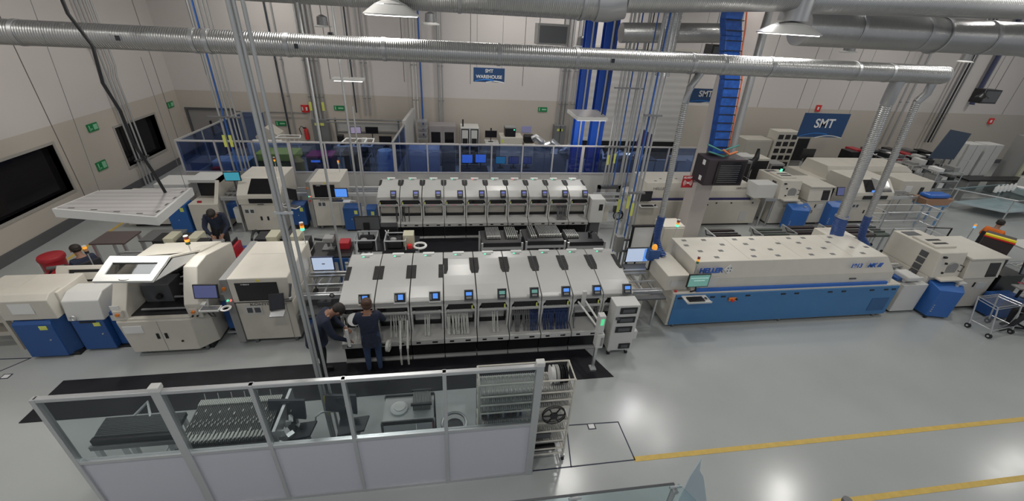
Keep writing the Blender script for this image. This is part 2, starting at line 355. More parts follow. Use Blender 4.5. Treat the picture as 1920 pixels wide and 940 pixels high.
part('duct_tube', MB().cyl((7.6, 9.3, 6.10), (24, 9.3, 6.2), .35, 30), DUCT, T, smooth=True)
for x in (8.9, 10.6, 12.4, 13.9):
    part('joint_collar', MB().cyl((x-.04, 9.3, 6.13), (x+.04, 9.3, 6.13), .365, 28), STEEL, T, smooth=True)
part('hanger_strap', MB().ring((11.1, 9.3, 6.13), .37, .03, 'x', 28, 6), STEEL, T)
T = thing('air_duct', 'small silver duct behind the pipe bundle near the hanging boxes', 'duct', (7, 12.5, 5.9))
part('duct_tube', MB().cyl((4.8, 12.4, 5.75), (8.2, 12.4, 5.9), .25, 24), DUCT, T, smooth=True)
part('riser', MB().cyl((6.05, 12.0, 4.75), (6.05, 12.0, 6.6), .2, 22), DUCTV, T, smooth=True)
# lamps
def highbay(x, y, z, r, label):
    T = thing('high_bay_lamp', label, 'lamp', (x, y, z))
    part('reflector', MB().lathe((x, y, z), [(r, 0), (r*1.0, .02), (r*.55, .17), (r*.3, .21), (r*.1, .225)] if r > .5 else [(r, 0), (r*1.0, .02), (r*.55, .17), (r*.3, .22), (r*.28, .5), (.02, .52)], 28), WHITE, T, smooth=True)
    part('diffuser', MB().cyl((x, y, z-.012), (x, y, z), r*.93, 28), LAMP, T)
    part('mounting_ring', MB().ring((x, y, z+.16), r*.56, .012), ALU, T)
    area_light('high_bay_light', (x, y, z-.03), r*1.4, 60)
highbay(-.88, 8.5, 5.9, .47, 'white conical high bay lamp at the top left of centre')
highbay(6.75, 8.5, 5.97, .58, 'white conical high bay lamp under the vertical duct')
def small_bay(x, y, z, label):
    T = thing('high_bay_lamp', label, 'lamp', (x, y, z))
    part('housing', MB().lathe((x, y, z), [(.18, .05), (.16, .3), (.05, .36)], 18), STEELD, T, smooth=True)
    part('diffuser', MB().lathe((x, y, z), [(.28, 0), (.28, .03), (.16, .07)], 20), WHITE, T)
    part('rod', MB().cyl((x, y, z+.34), (x, y, 8.6), .012, 6), STEELD, T)
small_bay(-7.4, 16.3, 5.95, 'small round ceiling lamp high on the upper left')
small_bay(-3.9, 16.3, 5.35, 'small round ceiling lamp above the left pipe bundle')
small_bay(-.4, 15.3, 5.62, 'small square shaded lamp right of the conical lamp')
small_bay(13.6, 14, 5.5, 'small round ceiling lamp under the biggest duct')
small_bay(4.8, 16, 5.15, 'small round ceiling lamp in front of the blue posts')
small_bay(21.5, 16.3, 5.3, 'small round ceiling lamp at the upper right of the hall')
# panel fixtures
def panel_light(c, z, label, cx, cy, top, h=.11, ctop=8.6):
    T = thing('panel_light', label, 'lamp', (sum(p[0] for p in c)/4, sum(p[1] for p in c)/4, z-h))
    part('housing', MB().loft([(*p, z-h) for p in c], [(*p, z) for p in c]), WHITE, T)
    q = [((p[0]-T.location.x)*.94+T.location.x, (p[1]-T.location.y)*.92+T.location.y) for p in c]
    part('diffuser', MB().loft([(*p, z-h-.012) for p in q], [(*p, z-h) for p in q]), LAMP, T)
    part('top_grille', MB().loft([(*p, z) for p in q], [(*p, z+.008) for p in q]), wave_mat('louvre_grey', (.47, .455, .45), (.39, .37, .37), 'Y', 2.0, .5, .2, .15), T)
    sl = MB()
    for i in range(4):
        f = .15+.22*i; a = Vector(c[0]); b = Vector(c[1]); p = a.lerp(b, f); n = (Vector(c[3])-a).normalized()*.07
        part('vent_slot', MB().cbox((p.x+n.x, p.y+n.y, z+.006), (.09, .025, .006)), BLACK, T)
        a = Vector(c[1]); b = Vector(c[2]); p = a.lerp(b, f); n = (Vector(c[0])-a).normalized()*.07
        part('vent_slot', MB().cbox((p.x+n.x, p.y+n.y, z+.006), (.03, .09, .006)), BLACK, T)
    pass
    area_light('panel_light_glow', (T.location.x, T.location.y, z-h-.03), .8, 2)
    return T
T = panel_light([(-6.10, 6.96), (-4.45, 6.60), (-4.54, 7.88), (-5.95, 7.75)], 3.0, 'large white rectangular panel light hanging over the left machines', 0, 0, 0, .14)
solo('power_cable', MB().tube([(-4.84, 7.62, 3.01), (-4.9, 7.6, 3.4), (-5.0, 7.55, 3.9), (-4.97, 7.5, 4.4), (-5.06, 7.5, 4.8), (-5.0, 7.5, 5.3), (-5.15, 7.5, 5.7), (-5.2, 7.5, 8.6)], .024, 8), BLACK, 'thick black cable holding up the large white panel light', 'cable', smooth=True)
for p, q, lb in (((-5.9, 7.7, 3.0), (-5.7, 8.0, 8.6), 'thin wire above the left corner of the large panel light'), ((-4.6, 7.8, 3.0), (-4.6, 7.8, 5.15), 'thin wire above the right corner of the large panel light')):
    solo('suspension_wire', MB().cyl(p, q, .004, 6), STEELD, lb, 'wire')
T = panel_light([(3.98, 12.75), (4.97, 12.8), (5.02, 14.04), (3.98, 13.98)], 3.4, 'smaller white panel light hanging in front of the blue posts', 0, 0, 0, .10)
solo('power_cable', MB().tube([(4.9, 13.2, 3.4), (5.0, 13.3, 5.0), (4.95, 13.3, 6.5), (5.1, 13.3, 8.6)], .02, 8), BLACK, 'black cable holding up the smaller panel light', 'cable', smooth=True)
T = thing('tube_light', 'small white tube light on a thin pole above the far workbench', 'lamp', (-3.0, 15, 4.0))
part('housing', MB().box(-3.5, -2.55, 14.75, 15.15, 3.93, 4.0), WHITE, T, bevel=.01); part('diffuser', MB().box(-3.45, -2.6, 14.8, 15.1, 3.91, 3.93), LAMP, T)
part('rod', MB().cyl((-3.0, 15, 4), (-3.0, 15, 8.6), .02, 8), PIPE, T)
# hanging boxes and speakers near the ducts
def hang_box(x0, x1, y, z0, z1, label, mt=MGREY):
    T = thing('unit_heater', label, 'heater', ((x0+x1)/2, y, z0))
    part('casing', MB().box(x0, x1, y, y+.5, z0, z1), mt, T, bevel=.01); part('grille', MB().box(x0+.06, x1-.06, y-.012, y, z0+.06, z1-.06), DGREY, T)
    part('rod', MB().cyl((x0+.1, y+.25, z1), (x0+.1, y+.25, 8.58), .015, 6), STEELD, T); part('rod', MB().cyl((x1-.1, y+.25, z1), (x1-.1, y+.25, 8.58), .015, 6), STEELD, T)
hang_box(2.9, 3.9, 14.5, 5.25, 5.85, 'dark grey hanging box with struts left of the blue posts')
hang_box(9.2, 10.4, 15, 4.95, 5.5, 'dark hanging box behind the blue cable tray', BLACK)
hang_box(24.4, 25.3, 17, 3.6, 4.2, 'black hanging box on rods at the upper right wall', BLACK)
for x, y, z, lb in ((-2.72, 12.0, 5.22, 'small black wireless speaker cone above the left pipes'), (21.5, 15, 4.1, 'grey speaker cone on the right wall side'), ):
    T = thing('speaker', lb, 'speaker', (x, y, z)); part('cone', MB().lathe((x, y, z), [(.22, 0), (.2, .05), (.08, .14), (.06, .2)], 18), BLACK, T, smooth=True); part('rod', MB().cyl((x, y, z+.2), (x, y, 8.6), .012, 6), STEELD, T)
    part('bracket', MB().box(x-.3, x+.3, y-.01, y+.01, z+.05, z+.07), STEELD, T)
# =============== PIPES ===============
def pipe(x, y, r, mt, label, z0=0, z1=8.6, y1=None, x1=None, group=None, n=10, clamps=(), name='conduit'):
    T = thing(name, label, 'pipe', (x, y, z0), group)
    part('pipe_tube', MB().cyl((x, y, z0), (x if x1 is None else x1, y if y1 is None else y1, z1), r, n), mt, T, smooth=True)
    for z in clamps: part('pipe_clamp', MB().box(x-.05, x+.05, y-r-.012, y+.05, z-.012, z+.012), STEELD, T)
    return T
pipe(-1.905, 4.70, .024, PIPE, 'leftmost thick grey pipe of the foreground pole group', n=16)
pipe(-1.864, 4.71, .017, PIPE, 'thin grey pipe in the middle of the foreground pole group')
pipe(-1.79, 4.72, .019, PIPE, 'rightmost thick grey pipe of the foreground pole group', n=16)
pipe(-1.82, 4.77, .008, PIPE, 'thin grey pipe at the back of the foreground pole group')
T = thing('pole_bracket', 'steel bracket tying the foreground poles together low down', 'bracket', (-1.9, 4.7, .55))
part('bracket_bar', MB().box(-1.96, -1.73, 4.655, 4.67, .62, .65), ALU, T); part('hook', MB().tube([(-1.95, 4.66, .64), (-2.03, 4.62, .60), (-2.05, 4.62, .5)], .015), ALU, T)
part('foot_plate', MB().box(-1.94, -1.76, 4.67, 4.80, 0, .012), STEELD, T)
for z in (3.9,): solo('pole_bracket', MB().box(-1.94, -1.74, 4.665, 4.68, z, z+.03), ALU, 'steel strap across the foreground poles at height mark %s' % {2.5: 'above the screen printer', 3.9: 'level with the sign', 5.0: 'just under the duct'}[z], 'bracket')
solo('marker_strip', MB().box(-1.885, -1.865, 4.685, 4.69, .55, .95), YEL, 'yellow marker strip low on the foreground poles', 'label')
pipe(-2.5, 8.9, .026, PIPE, 'slim grey pole rising behind the front monitor'); pipe(-2.25, 10.4, .026, PIPE, 'slim grey pole left of the dark workbench monitors'); pipe(-2.1, 10.4, .018, PIPE, 'thin grey pole beside the dark workbench monitors', z1=4.0)
for i, (x, r, mt, lb) in enumerate(((4.43, .035, PIPE, 'first thick grey pipe of the central bundle'), (4.54, .022, PIPEB, 'blue air pipe inside the central bundle'), (4.64, .028, PIPE, 'middle grey pipe of the central bundle'), (4.73, .022, PIPE, 'last thin grey pipe at the right of the central bundle'))):
    pipe(x, 9.2, r, mt, lb, z0=.0)
for i, (x, r, mt, lb) in enumerate(((5.38, .03, PIPE, 'leftmost grey pipe behind the panel light'), (5.49, .035, PIPE, 'second and thicker grey pipe behind the panel light'), (5.62, .028, PIPE, 'third grey pipe right of the thicker one'), (5.73, .022, PIPEB, 'thin blue pipe between grey far pipes'), (5.96, .045, PIPE, 'thick grey pipe right of the thin blue pipe'), (6.07, .018, PIPEK, 'thin dark pipe at the right of the far bundle'))):
    pipe(x, 13.3, r, mt, lb, z0=.9 if i != 4 else .9)
solo('pipe_rack', MB().box(5.2, 5.28, 13.2, 13.35, 0, 1.0).box(5.92, 6.0, 13.2, 13.35, 0, 1.0).box(5.2, 6.1, 13.2, 13.35, .9, 1.0), DGREY, 'dark steel stand under the far pipe bundle', 'rack')
for x0, y in ((5.2, 13.22), (4.38, 9.12)):
    for z in (2.35, 4.2): solo('pipe_rack', MB().box(x0, x0+(.95 if y > 10 else .42), y-.02, y+.055, z, z+.04), STEELD, 'flat steel strut across the %s pipes %s' % ('far' if y > 10 else 'near', 'below eye level' if z < 3 else 'up under the duct'), 'bracket')
T = thing('junction_box', 'grey junction box low on the central pipe bundle', 'box', (4.45, 9.2, .6))
part('casing', MB().box(4.28, 4.48, 9.05, 9.25, .75, 1.2), MGREY, T, bevel=.01); part('rail', MB().box(4.45, 4.95, 9.1, 9.14, 1.05, 1.1).box(4.45, 4.95, 9.1, 9.14, .72, .77).box(4.46, 4.5, 9.1, 9.14, 0, .75), STEELD, T)
for x, y, z, lb in ((4.56, 9.14, 1.75, 'yellow label on the blue pipe of the central bundle'), (4.42, 9.14, 1.95, 'yellow label on the first grey pipe of the central bundle'), (4.25, 9.277, 1.8, 'yellow label at the left of the central bundle'), (5.4, 13.268, 1.75, 'yellow label on the leftmost far pipe'), (5.62, 13.27, 1.8, 'yellow label on the third far pipe')):
    solo('pipe_label', MB().box(x-.035, x+.035, y-.004, y, z, z+.34), YELLAB, lb, 'label')
pipe(4.25, 9.3, .02, PIPE, 'thin grey pipe standing left of the central bundle', z1=5.2)
pipe(4.36, 9.35, .014, PIPEB, 'very thin blue tube left of the central bundle', z1=8.6)
for x, r, mt, lb in ((-6.44, .03, PIPE, 'grey pipe at the left of the back left bundle'), (-6.33, .026, PIPEB, 'blue pipe of the back left bundle with yellow label'), (-6.22, .03, PIPE, 'grey pipe just right of the blue back left pipe'), (-6.1, .022, PIPE, 'thin grey pipe at the right of the back left bundle'), (-6.0, .022, PIPE, 'last thin grey pipe of the back left bundle')):
    pipe(x, 13.5, r, mt, lb, z0=0)
for x in (-6.47, -6.3): solo('pipe_label', MB().box(x-.04, x+.04, 13.46, 13.475, 2.15, 2.5), YELLAB, 'yellow label on the %s pipe of the back left bundle' % ('grey' if x < -6.4 else 'blue'), 'label')
solo('pipe_rack', MB().box(-6.75, -5.85, 13.43, 13.49, 3.0, 3.04), STEELD, 'strut across the back left bundle', 'bracket')
# conduits on the walls
for x, r, mt, z0, lb in ((-5.62, .035, PIPE, 1.7, 'left grey conduit above the electrical cabinet'), (-5.45, .05, PIPE, 1.7, 'thick grey conduit above the electrical cabinet'), (-5.3, .05, PIPE, 1.7, 'second thick conduit above the electrical cabinet'), (-5.12, .035, PIPE, 1.7, 'right grey conduit above the electrical cabinet'),
    (-6.67, .035, PIPEK, 1.0, 'dark blue conduit on the back wall left of the fire sign'), (-6.45, .025, PIPE, 1.0, 'thin grey conduit beside the dark blue one'), (-3.8, .03, PIPEK, 2.0, 'dark blue conduit above the workbench'), (-3.39, .035, PIPE, 1.9, 'grey conduit above the workbench'), (-3.2, .03, PIPE, 1.9, 'second grey conduit above the workbench'),
    (-.25, .05, PIPE, 1.7, 'thick conduit above the grey test cabinets'), (-.10, .03, PIPE, 1.7, 'thin conduit above the grey test cabinets'), (-1.35, .03, WHITE, 1.7, 'white pipe right of the tall divider'), (-1.2, .03, WHITE, 1.7, 'second white pipe right of the tall divider'), (-1.0, .035, PIPEB, 1.0, 'bright blue pipe on the back wall'),
    (5.16, .04, PIPE, 1.65, 'left conduit above the right electrical box'), (5.35, .04, PIPE, 1.65, 'middle conduit above the right electrical box'), (5.5, .03, PIPE, 1.65, 'right conduit above the right electrical box'), (5.75, .03, PIPE, .8, 'thin conduit right of the right electrical box'), (5.9, .03, PIPE, .8, 'last thin conduit before the roll door')):
    pipe(x, YB-.12, r, mt, lb, z0=z0, clamps=(2.6, 4.0), group=None)
for x, r, lb in ((23.4, .05, 'grey conduit on the far right wall'), (23.0, .03, 'thin conduit on the far right wall'), (27.4, .11, 'wide dark blue pipe at the upper right')): pipe(x, 19.4, r, PIPE if r < .1 else mat('dusk_blue_pipe', (.05, .06, .13), .5), lb, z0=1 if r < .1 else 3.2, clamps=(3.2,))
for x, x1, lb in ((25.6, 25.6, 'left cable of the black cable group on the right wall'), (25.8, 25.8, 'middle cable of the black cable group on the right wall'), (26.0, 26.0, 'right cable of the black cable group on the right wall')): pipe(x, 19.3, .04, BLACK if x == 25.8 else STEELD, lb, z0=1.2, clamps=(2.5,))
for y, z0, lb in ((15.95, 0, 'first grey conduit on the left wall across the window'), (16.12, 0, 'second grey conduit on the left wall across the window'), (16.3, 0, 'third grey conduit on the left wall across the window'), (16.5, 0, 'thin conduit on the left wall inside the window line')):
    T = thing('conduit', lb, 'pipe', (-10.65, y, z0)); part('pipe_tube', MB().tube([(-10.65, y, 0), (-10.65, y, 3.6), (-10.65, y+(.12 if y > 16.2 else 0), 3.9), (-10.65, y+(.12 if y > 16.2 else 0), 8.6)], .03, 8), PIPE, T, smooth=True)
    part('pipe_clamp', MB().box(-10.7, -10.6, y-.07, y+.07, 4.5, 4.55), STEELD, T); part('pipe_clamp', MB().box(-10.7, -10.6, y-.07, y+.07, .9, .95), STEELD, T)
solo('wall_pipe', MB().cyl((-8.7, 19.5, 1.93), (-5.9, 19.5, 1.93), .02, 8), STEELD, 'thin horizontal pipe on the back wall right of the grey door', 'pipe')
# blue steel posts
for x, lb in ((4.65, 'left royal blue steel post'), (5.32, 'right royal blue steel post, the wider one')):
    w = .2 if x < 5 else .26; w = .17 if x < 5 else .22
    T = thing('steel_post', lb, 'post', (x+.05, 14.6, 0))
    m = MB().box(x-w, x+w, 14.5, 14.53, 0, 8.5).box(x-w, x+w, 14.77, 14.8, 0, 8.5).box(x-.02, x+.02, 14.53, 14.77, 0, 8.5)
    part('beam', m, mat('royal_blue_paint', (.012, .075, .42), .4), T); part('base_plate', MB().box(x-.3, x+.3, 14.4, 14.9, 0, .03), MGREY, T)
    part('conduit_run', MB().cyl((x+.02, 14.46, 1), (x+.02, 14.46, 8.5), .03, 8), PIPE, T)
# blue cable tray on the column
T = thing('cable_tray', 'blue cable bundle in a ladder tray climbing the column', 'cable tray', (7.5, 10.75, 2.9))
P = [(7.59, 2.92), (7.35, 4.85), (7.12, 5.5), (7.05, 5.85), (6.92, 6.2), (6.9, 8.5)]
for i in range(len(P)-1):
    (xa, za), (xb, zb) = P[i], P[i+1]
    part('cable_bundle', MB().loft([(xa-.22, 10.68, za), (xa+.22, 10.68, za), (xa+.22, 10.95, za), (xa-.22, 10.95, za)], [(xb-.22, 10.68, zb), (xb+.22, 10.68, zb), (xb+.22, 10.95, zb), (xb-.22, 10.95, zb)]), mat('blue_cables', (.015, .08, .34), .35, noise=.3, nscale=9), T, bevel=.02)
m = MB()
for i in range(17):
    z = 3.1+i*.22
    x = 7.59+(z-2.92)*(-.24/1.93) if z < 4.85 else (7.35-(z-4.85)*.35 if z < 5.5 else 7.12-(z-5.5)*.25)
    m.box(x-.24, x+.24, 10.655, 10.68, z, z+.02)
part('rung', m, BLACK, T)
part('side_cable', MB().tube([(7.86, 10.7, 2.9), (7.62, 10.7, 4.85), (7.38, 10.7, 5.5), (7.3, 10.7, 6.0), (7.16, 10.7, 6.6), (7.16, 10.7, 8.5)], .02), mat('orange_cable', (.55, .12, .05), .5), T)
part('loose_wires', MB().tube([(7.1, 10.6, 3.2), (7.5, 10.5, 3.05), (8.0, 10.55, 3.2)], .025).tube([(7.2, 10.6, 3.0), (7.6, 10.5, 2.9), (8.1, 10.6, 3.0)], .025), mat('teal_wires', (.05, .2, .18), .5), T)
part('orange_wires', MB().tube([(7.5, 10.45, 3.1), (7.7, 10.42, 2.98), (7.95, 10.45, 3.05)], .03), mat('orange_wires', (.5, .15, .05), .5), T)
T = pipe(8.42, 11.3, .10, PIPE, 'thick grey pipe leaning right of the blue cable tray', z0=2.2, x1=8.14, z1=8.5, n=16)
# black network cabinet on the column
T = thing('network_cabinet', 'black wall mounted network cabinet on the column', 'cabinet', (7.7, 10.4, 2.0))
part('casing', MB().box(7.12, 8.3, 10.35, 10.99, 2.1, 2.85), mat('cabinet_black', (.03, .022, .028), .45), T, bevel=.01)
part('glass_door', MB().box(7.4, 8.24, 10.32, 10.35, 2.15, 2.8), DGLASS, T); m = MB()
for i in range(9): m.box(7.48, 8.1, 10.312, 10.32, 2.2+i*.06, 2.22+i*.06)
part('equipment', m, DGREY, T); part('sticker', MB().box(7.11, 7.12, 10.5, 10.62, 2.65, 2.78).box(7.11, 7.12, 10.5, 10.62, 2.2, 2.33), PAPER, T)
T = thing('alarm_sign', 'red square ALARMA sign with bell symbol on the column', 'sign', (7.0, 10.9, 1.85))
part('board', MB().box(6.85, 7.2, 10.93, 10.96, 1.82, 2.18), mat('sign_red', (.40, .015, .02), .5), T)
part('bracket', MB().box(7.15, 7.4, 10.96, 11.02, 1.97, 2.03), MGREY, T); text('lettering', 'ALARMA', .085, facing_front(7.025, 10.925, 2.13), WTEXT, T, bold=.02)
m = MB().cyl((7.025, 10.915, 1.97), (7.025, 10.93, 1.97), .03, 12)
for s in (-1, 1):
    for R in (.06, .1, .135):
        m.tube([(7.025+s*R*math.cos(a), 10.925, 1.97+R*math.sin(a)) for a in (-.7, -.35, 0, .35, .7)], .008, 6)
part('symbol', m, WTEXT, T)
# hanging SMT signs
def arcs(T, x0, x1, y, z0, w):
    m = MB(); L = x1-x0
    pts = [(x0+L*(.05+.6*i/10), z0+w*(.04+.13*math.sin(PI*(.8*i/10)))) for i in range(11)]
    m.tube([(p[0], y-.004, p[1]) for p in pts], [.012*(1+i*.12) for i in range(11)], 4)
    part('blue_arc', m, SIGNL, T)
    m = MB(); pts = [(x0+L*(.4+.6*i/10), z0+w*(-.02+.09*math.sin(PI*i/10))) for i in range(11)]
    m.tube([(p[0], y-.006, p[1]) for p in pts], .016, 4); part('white_arc', m, WTEXT, T)
def sign(x0, x1, y, z0, z1, lines, size, label, gap=1.25):
    T = thing('hanging_sign', label, 'sign', ((x0+x1)/2, y, z0))
    part('board', MB().box(x0, x1, y, y+.02, z0, z1), SIGN, T); arcs(T, x0, x1, y, z0, z1-z0)
    zc = (z0+z1)/2+(.06 if len(lines) == 1 else .03)
    for i, s in enumerate(lines): text('lettering', s, size, facing_front((x0+x1)/2, y-.004, zc+((len(lines)-1)/2-i)*size*gap), WTEXT, T, bold=.02)
    part('hanging_wire', MB().cyl((x0+.1, y, z1), (x0+.1, y, 8.6), .006, 5).cyl((x1-.1, y, z1), (x1-.1, y, 8.6), .006, 5), STEELD, T)
sign(.88, 1.85, 14, 4.15, 4.56, ['SMT', 'WAREHOUSE'], .135, 'blue hanging sign reading SMT WAREHOUSE')
sign(8.1, 9.45, 14, 3.73, 4.19, ['SMT'], .27, 'small blue SMT sign left of the column')
sign(13.32, 15.28, 14.5, 2.52, 3.41, ['SMT'], .46, 'largest blue SMT sign hanging over the right machines')
# wall signs
def lsign(y0, y1, z0, z1, label):
    T = thing('exit_sign', label, 'sign', (XL+.03, (y0+y1)/2, z0)); part('board', MB().box(XL+.01, XL+.03, y0, y1, z0, z1), SIGN if 0 else GREEN, T)
    m = MB(); yy = y0+(y1-y0)*.55; m.box(XL+.03, XL+.034, yy, y1-.03, z0+.04, z1-.04).box(XL+.03, XL+.034, y0+.05, y0+.09, z0+.03, z1-.04).box(XL+.03, XL+.034, y0+.04, yy-.06, z0+.06, z0+.09)
    part('pictogram', m, mat('pale_green', (.25, .55, .35), .5), T)
lsign(14.57, 15.0, 2.22, 2.45, 'green exit sign on the left wall near the camera side'); lsign(18.8, 19.2, 2.12, 2.34, 'green exit sign on the left wall near the back corner')
lsign(14.3, 14.72, 1.08, 1.35, 'green safety sign low on the left wall between the windows')
for x, z, lb in ((-4.72, 2.05, 'green exit sign on the back wall above the workbench'), (4.2, 2.22, 'green exit sign on the back wall left of the electrical box'), (-7.2, 1.35, 'green fire equipment sign on the back wall by the partition')):
    T = thing('exit_sign', lb, 'sign', (x, YB-.03, z)); part('board', MB().box(x, x+.42, YB-.03, YB-.01, z, z+.2), GREEN, T); part('pictogram', MB().box(x+.17, x+.38, YB-.034, YB-.03, z+.07, z+.13).box(x+.04, x+.08, YB-.034, YB-.03, z+.03, z+.17), mat('pale_green_b', (.3, .6, .4), .5), T)
def fire_sign(x, z, lb):
    T = thing('fire_sign', lb, 'sign', (x, YB-.1, z)); part('board', MB().loft([(x-.16, YB-.02, z), (x, YB-.16, z), (x+.16, YB-.02, z)], [(x-.16, YB-.02, z+.3), (x, YB-.16, z+.3), (x+.16, YB-.02, z+.3)]), REDB, T)
    part('pictogram', MB().cbox((x-.08, YB-.1, z+.15), (.07, .012, .14), rz=-.72).cbox((x+.08, YB-.1, z+.15), (.07, .012, .14), rz=.72), PAPER, T)
fire_sign(-5.9, 1.95, 'red and white fire extinguisher sign on the back wall'); fire_sign(18.6, 2.6, 'small red fire sign right of the largest SMT sign'); fire_sign(29.5, 2.2, 'red fire sign at the far right wall')
# =============== FRONT ROW (front faces near y = 6.9) ===============
def monitor(name, x, y, z, w, h, scr, label, rz=0, tilt=0, stand=0, T=None, frame=None):
    """screen centred at x,y,z facing -y"""
    own = T is None
    if own: T = thing(name, label, 'monitor', (x, y, z-h/2-stand))
    M = Matrix.Translation((x, y, z)) @ Matrix.Rotation(rz, 4, 'Z') @ Matrix.Rotation(-tilt, 4, 'X')
    c = part('casing', MB().add(*_bx(-w/2, w/2, 0, .035, -h/2, h/2), M), frame or BLACK, T, bevel=.005)
    part('screen', MB().add(*_bx(-w/2+.02, w/2-.02, -.004, 0, -h/2+.02, h/2-.02), M), scr, T)
    if stand:
        part('stand', MB().cyl((x, y+.05, z-h/2-stand), (x, y+.05, z), .018, 8).box(x-.11, x+.11, y-.04, y+.14, z-h/2-stand, z-h/2-stand+.015), BLACK, T)
    return T
def _bx(x0, x1, y0, y1, z0, z1):
    m = MB().box(x0, x1, y0, y1, z0, z1); return m.v, m.f
def beacon(x, y, z, h, label, cols=(RED, LO, LG), r=.026, cap=None):
    T = thing('signal_tower', label, 'signal light', (x, y, z))
    part('pole', MB().cyl((x, y, z), (x, y, z+h), .01, 8), ALU, T)
    n = len(cols)
    for i, c in enumerate(cols): part('light_segment', MB().cyl((x, y, z+h+.055*(n-1-i)), (x, y, z+h+.055*(n-i)-.004), r, 12), c, T, smooth=True)
    part('cap', MB().cyl((x, y, z+h+.055*n), (x, y, z+h+.055*n+.012), r, 12), cap or WHITE, T)
    return T
# ---- loader 1 and 2 at the far left of the front row
T = thing('magazine_loader', 'cream magazine loader with large blue door at the front left', 'machine', (-7.3, 7.4, 0))
part('body', MB().box(-7.6, -6.86, 7.15, 7.8, .08, 1.32), CREAM, T, bevel=.015)
part('upper_housing', MB().prism([(6.98, .87), (7.3, .87), (7.3, 1.36), (7.06, 1.36), (6.96, 1.28)], -7.72, -6.9), CREAM, T, bevel=.012)
d = part('lower_door', MB().prism([(6.93, .06), (7.18, .06), (7.18, .86), (7.02, .86), (6.93, .80)], -7.62, -7.02), BLUE, T, bevel=.01)
part('lock', MB().cyl((-7.15, 6.915, .45), (-7.15, 6.93, .45), .014, 8), ALU, d); part('sticker', MB().box(-7.22, -7.1, 6.92, 6.93, .68, .76), YELLAB, d)
part('side_panel', MB().prism([(-7.02, 6.95), (-6.9, 7.12), (-6.9, 7.25), (-7.02, 7.25)], .06, .86, 'z'), mat('deep_blue_enamel', (.012, .06, .20), .4), T)
part('vent', MB().box(-7.5, -7.12, 6.99, 7.04, .855, .87), BLACK, T)
part('paper_notice', MB().add(*_bx(-.17, .17, -.003, 0, -.11, .11), Matrix.Translation((-7.35, 6.965, 1.12)) @ Matrix.Rotation(.0, 4, 'X')), PAPER, T)
part('base', MB().box(-7.58, -6.9, 7.0, 8.05, 0, .08), BLACK, T)
T = thing('magazine_loader', 'lower cream loader with rounded hood and blue door next to the open screen printer', 'machine', (-6.5, 7.4, 0))
part('body', MB().box(-6.8, -6.28, 7.3, 7.8, .08, .76), CREAM2, T, bevel=.01)
part('hood', MB().prism([(7.06, .74), (7.55, .74), (7.6, 1.22), (7.3, 1.24), (7.12, 1.14)], -6.86, -6.27), WHITE, T, bevel=.02)
d = part('lower_door', MB().box(-6.84, -6.32, 7.08, 7.35, .05, .73), BLUE, T, bevel=.01); part('sticker', MB().box(-6.5, -6.39, 7.07, 7.08, .6, .68), YELLAB, d); part('slot', MB().box(-6.7, -6.45, 7.07, 7.08, .68, .72), BLACK, d); part('lock', MB().cyl((-6.42, 7.06, .42), (-6.42, 7.08, .42), .014, 8), ALU, d)
part('narrow_cabinet', MB().box(-6.31, -6.02, 7.2, 7.75, .05, .80), BLUE, T, bevel=.01); part('sticker', MB().box(-6.27, -6.14, 7.19, 7.2, .62, .74), PAPER, T)
part('lever', MB().ring((-6.72, 7.03, .83), .045, .014, 'y', 14, 6), ALU, T)
part('foot', MB().box(-6.8, -6.05, 7.15, 7.9, 0, .05), BLACK, T)
# open feeder box behind the loaders
T = thing('open_hopper', 'cream tilted box with dark open window behind the blue loaders', 'machine', (-6.7, 8.2, 0))
m = MB(); M = Matrix.Translation((-6.98, 8.0, 1.14)) @ Matrix.Rotation(-.55, 4, 'X')
for b in ((-.5, .5, -.06, .06, .12, .2), (-.5, .5, -.06, .06, -.22, -.12), (-.5, -.3, -.06, .06, -.12, .12), (.3, .5, -.06, .06, -.12, .12)): m.add(*_bx(*b), M)
part('lid_frame', m, CREAM, T, bevel=.008); part('dark_tray', MB().add(*_bx(-.3, .3, -.03, .03, -.12, .12), M), BLACK, T); part('rack', MB().add(*_bx(-.2, .22, -.05, -.03, -.08, .06), M), CREAM2, T)
part('body', MB().box(-7.4, -6.55, 7.9, 8.4, .1, .98), CREAM, T); part('slot', MB().box(-6.85, -6.1, 7.82, 7.9, .93, .97), BLACK, T); part('feet', MB().box(-7.4, -6.55, 7.9, 8.35, 0, .1), BLACK, T)
T = thing('conveyor_table', 'cream topped conveyor cabinet at the left edge of the front row', 'table', (-8.3, 7.7, 0))
part('top_panel', MB().box(-8.35, -7.62, 7.3, 8.0, 1.1, 1.2), CREAM, T, bevel=.02); part('side_hood', MB().box(-9.2, -8.35, 7.2, 7.7, .95, 1.12), CREAM, T, bevel=.02)
for x, y in ((-9.1, 7.25), (-8.0, 7.25), (-9.1, 7.65), (-8.0, 7.95)): part('leg', MB().box(x-.03, x+.03, y-.03, y+.03, 0, 1.1), CREAM2, T)
part('lower_shelf', MB().box(-9.1, -7.8, 7.3, 7.9, .3, .34), CREAM2, T); part('shelf', MB().box(-9.1, -7.8, 7.3, 7.9, .6, .64), CREAM2, T)
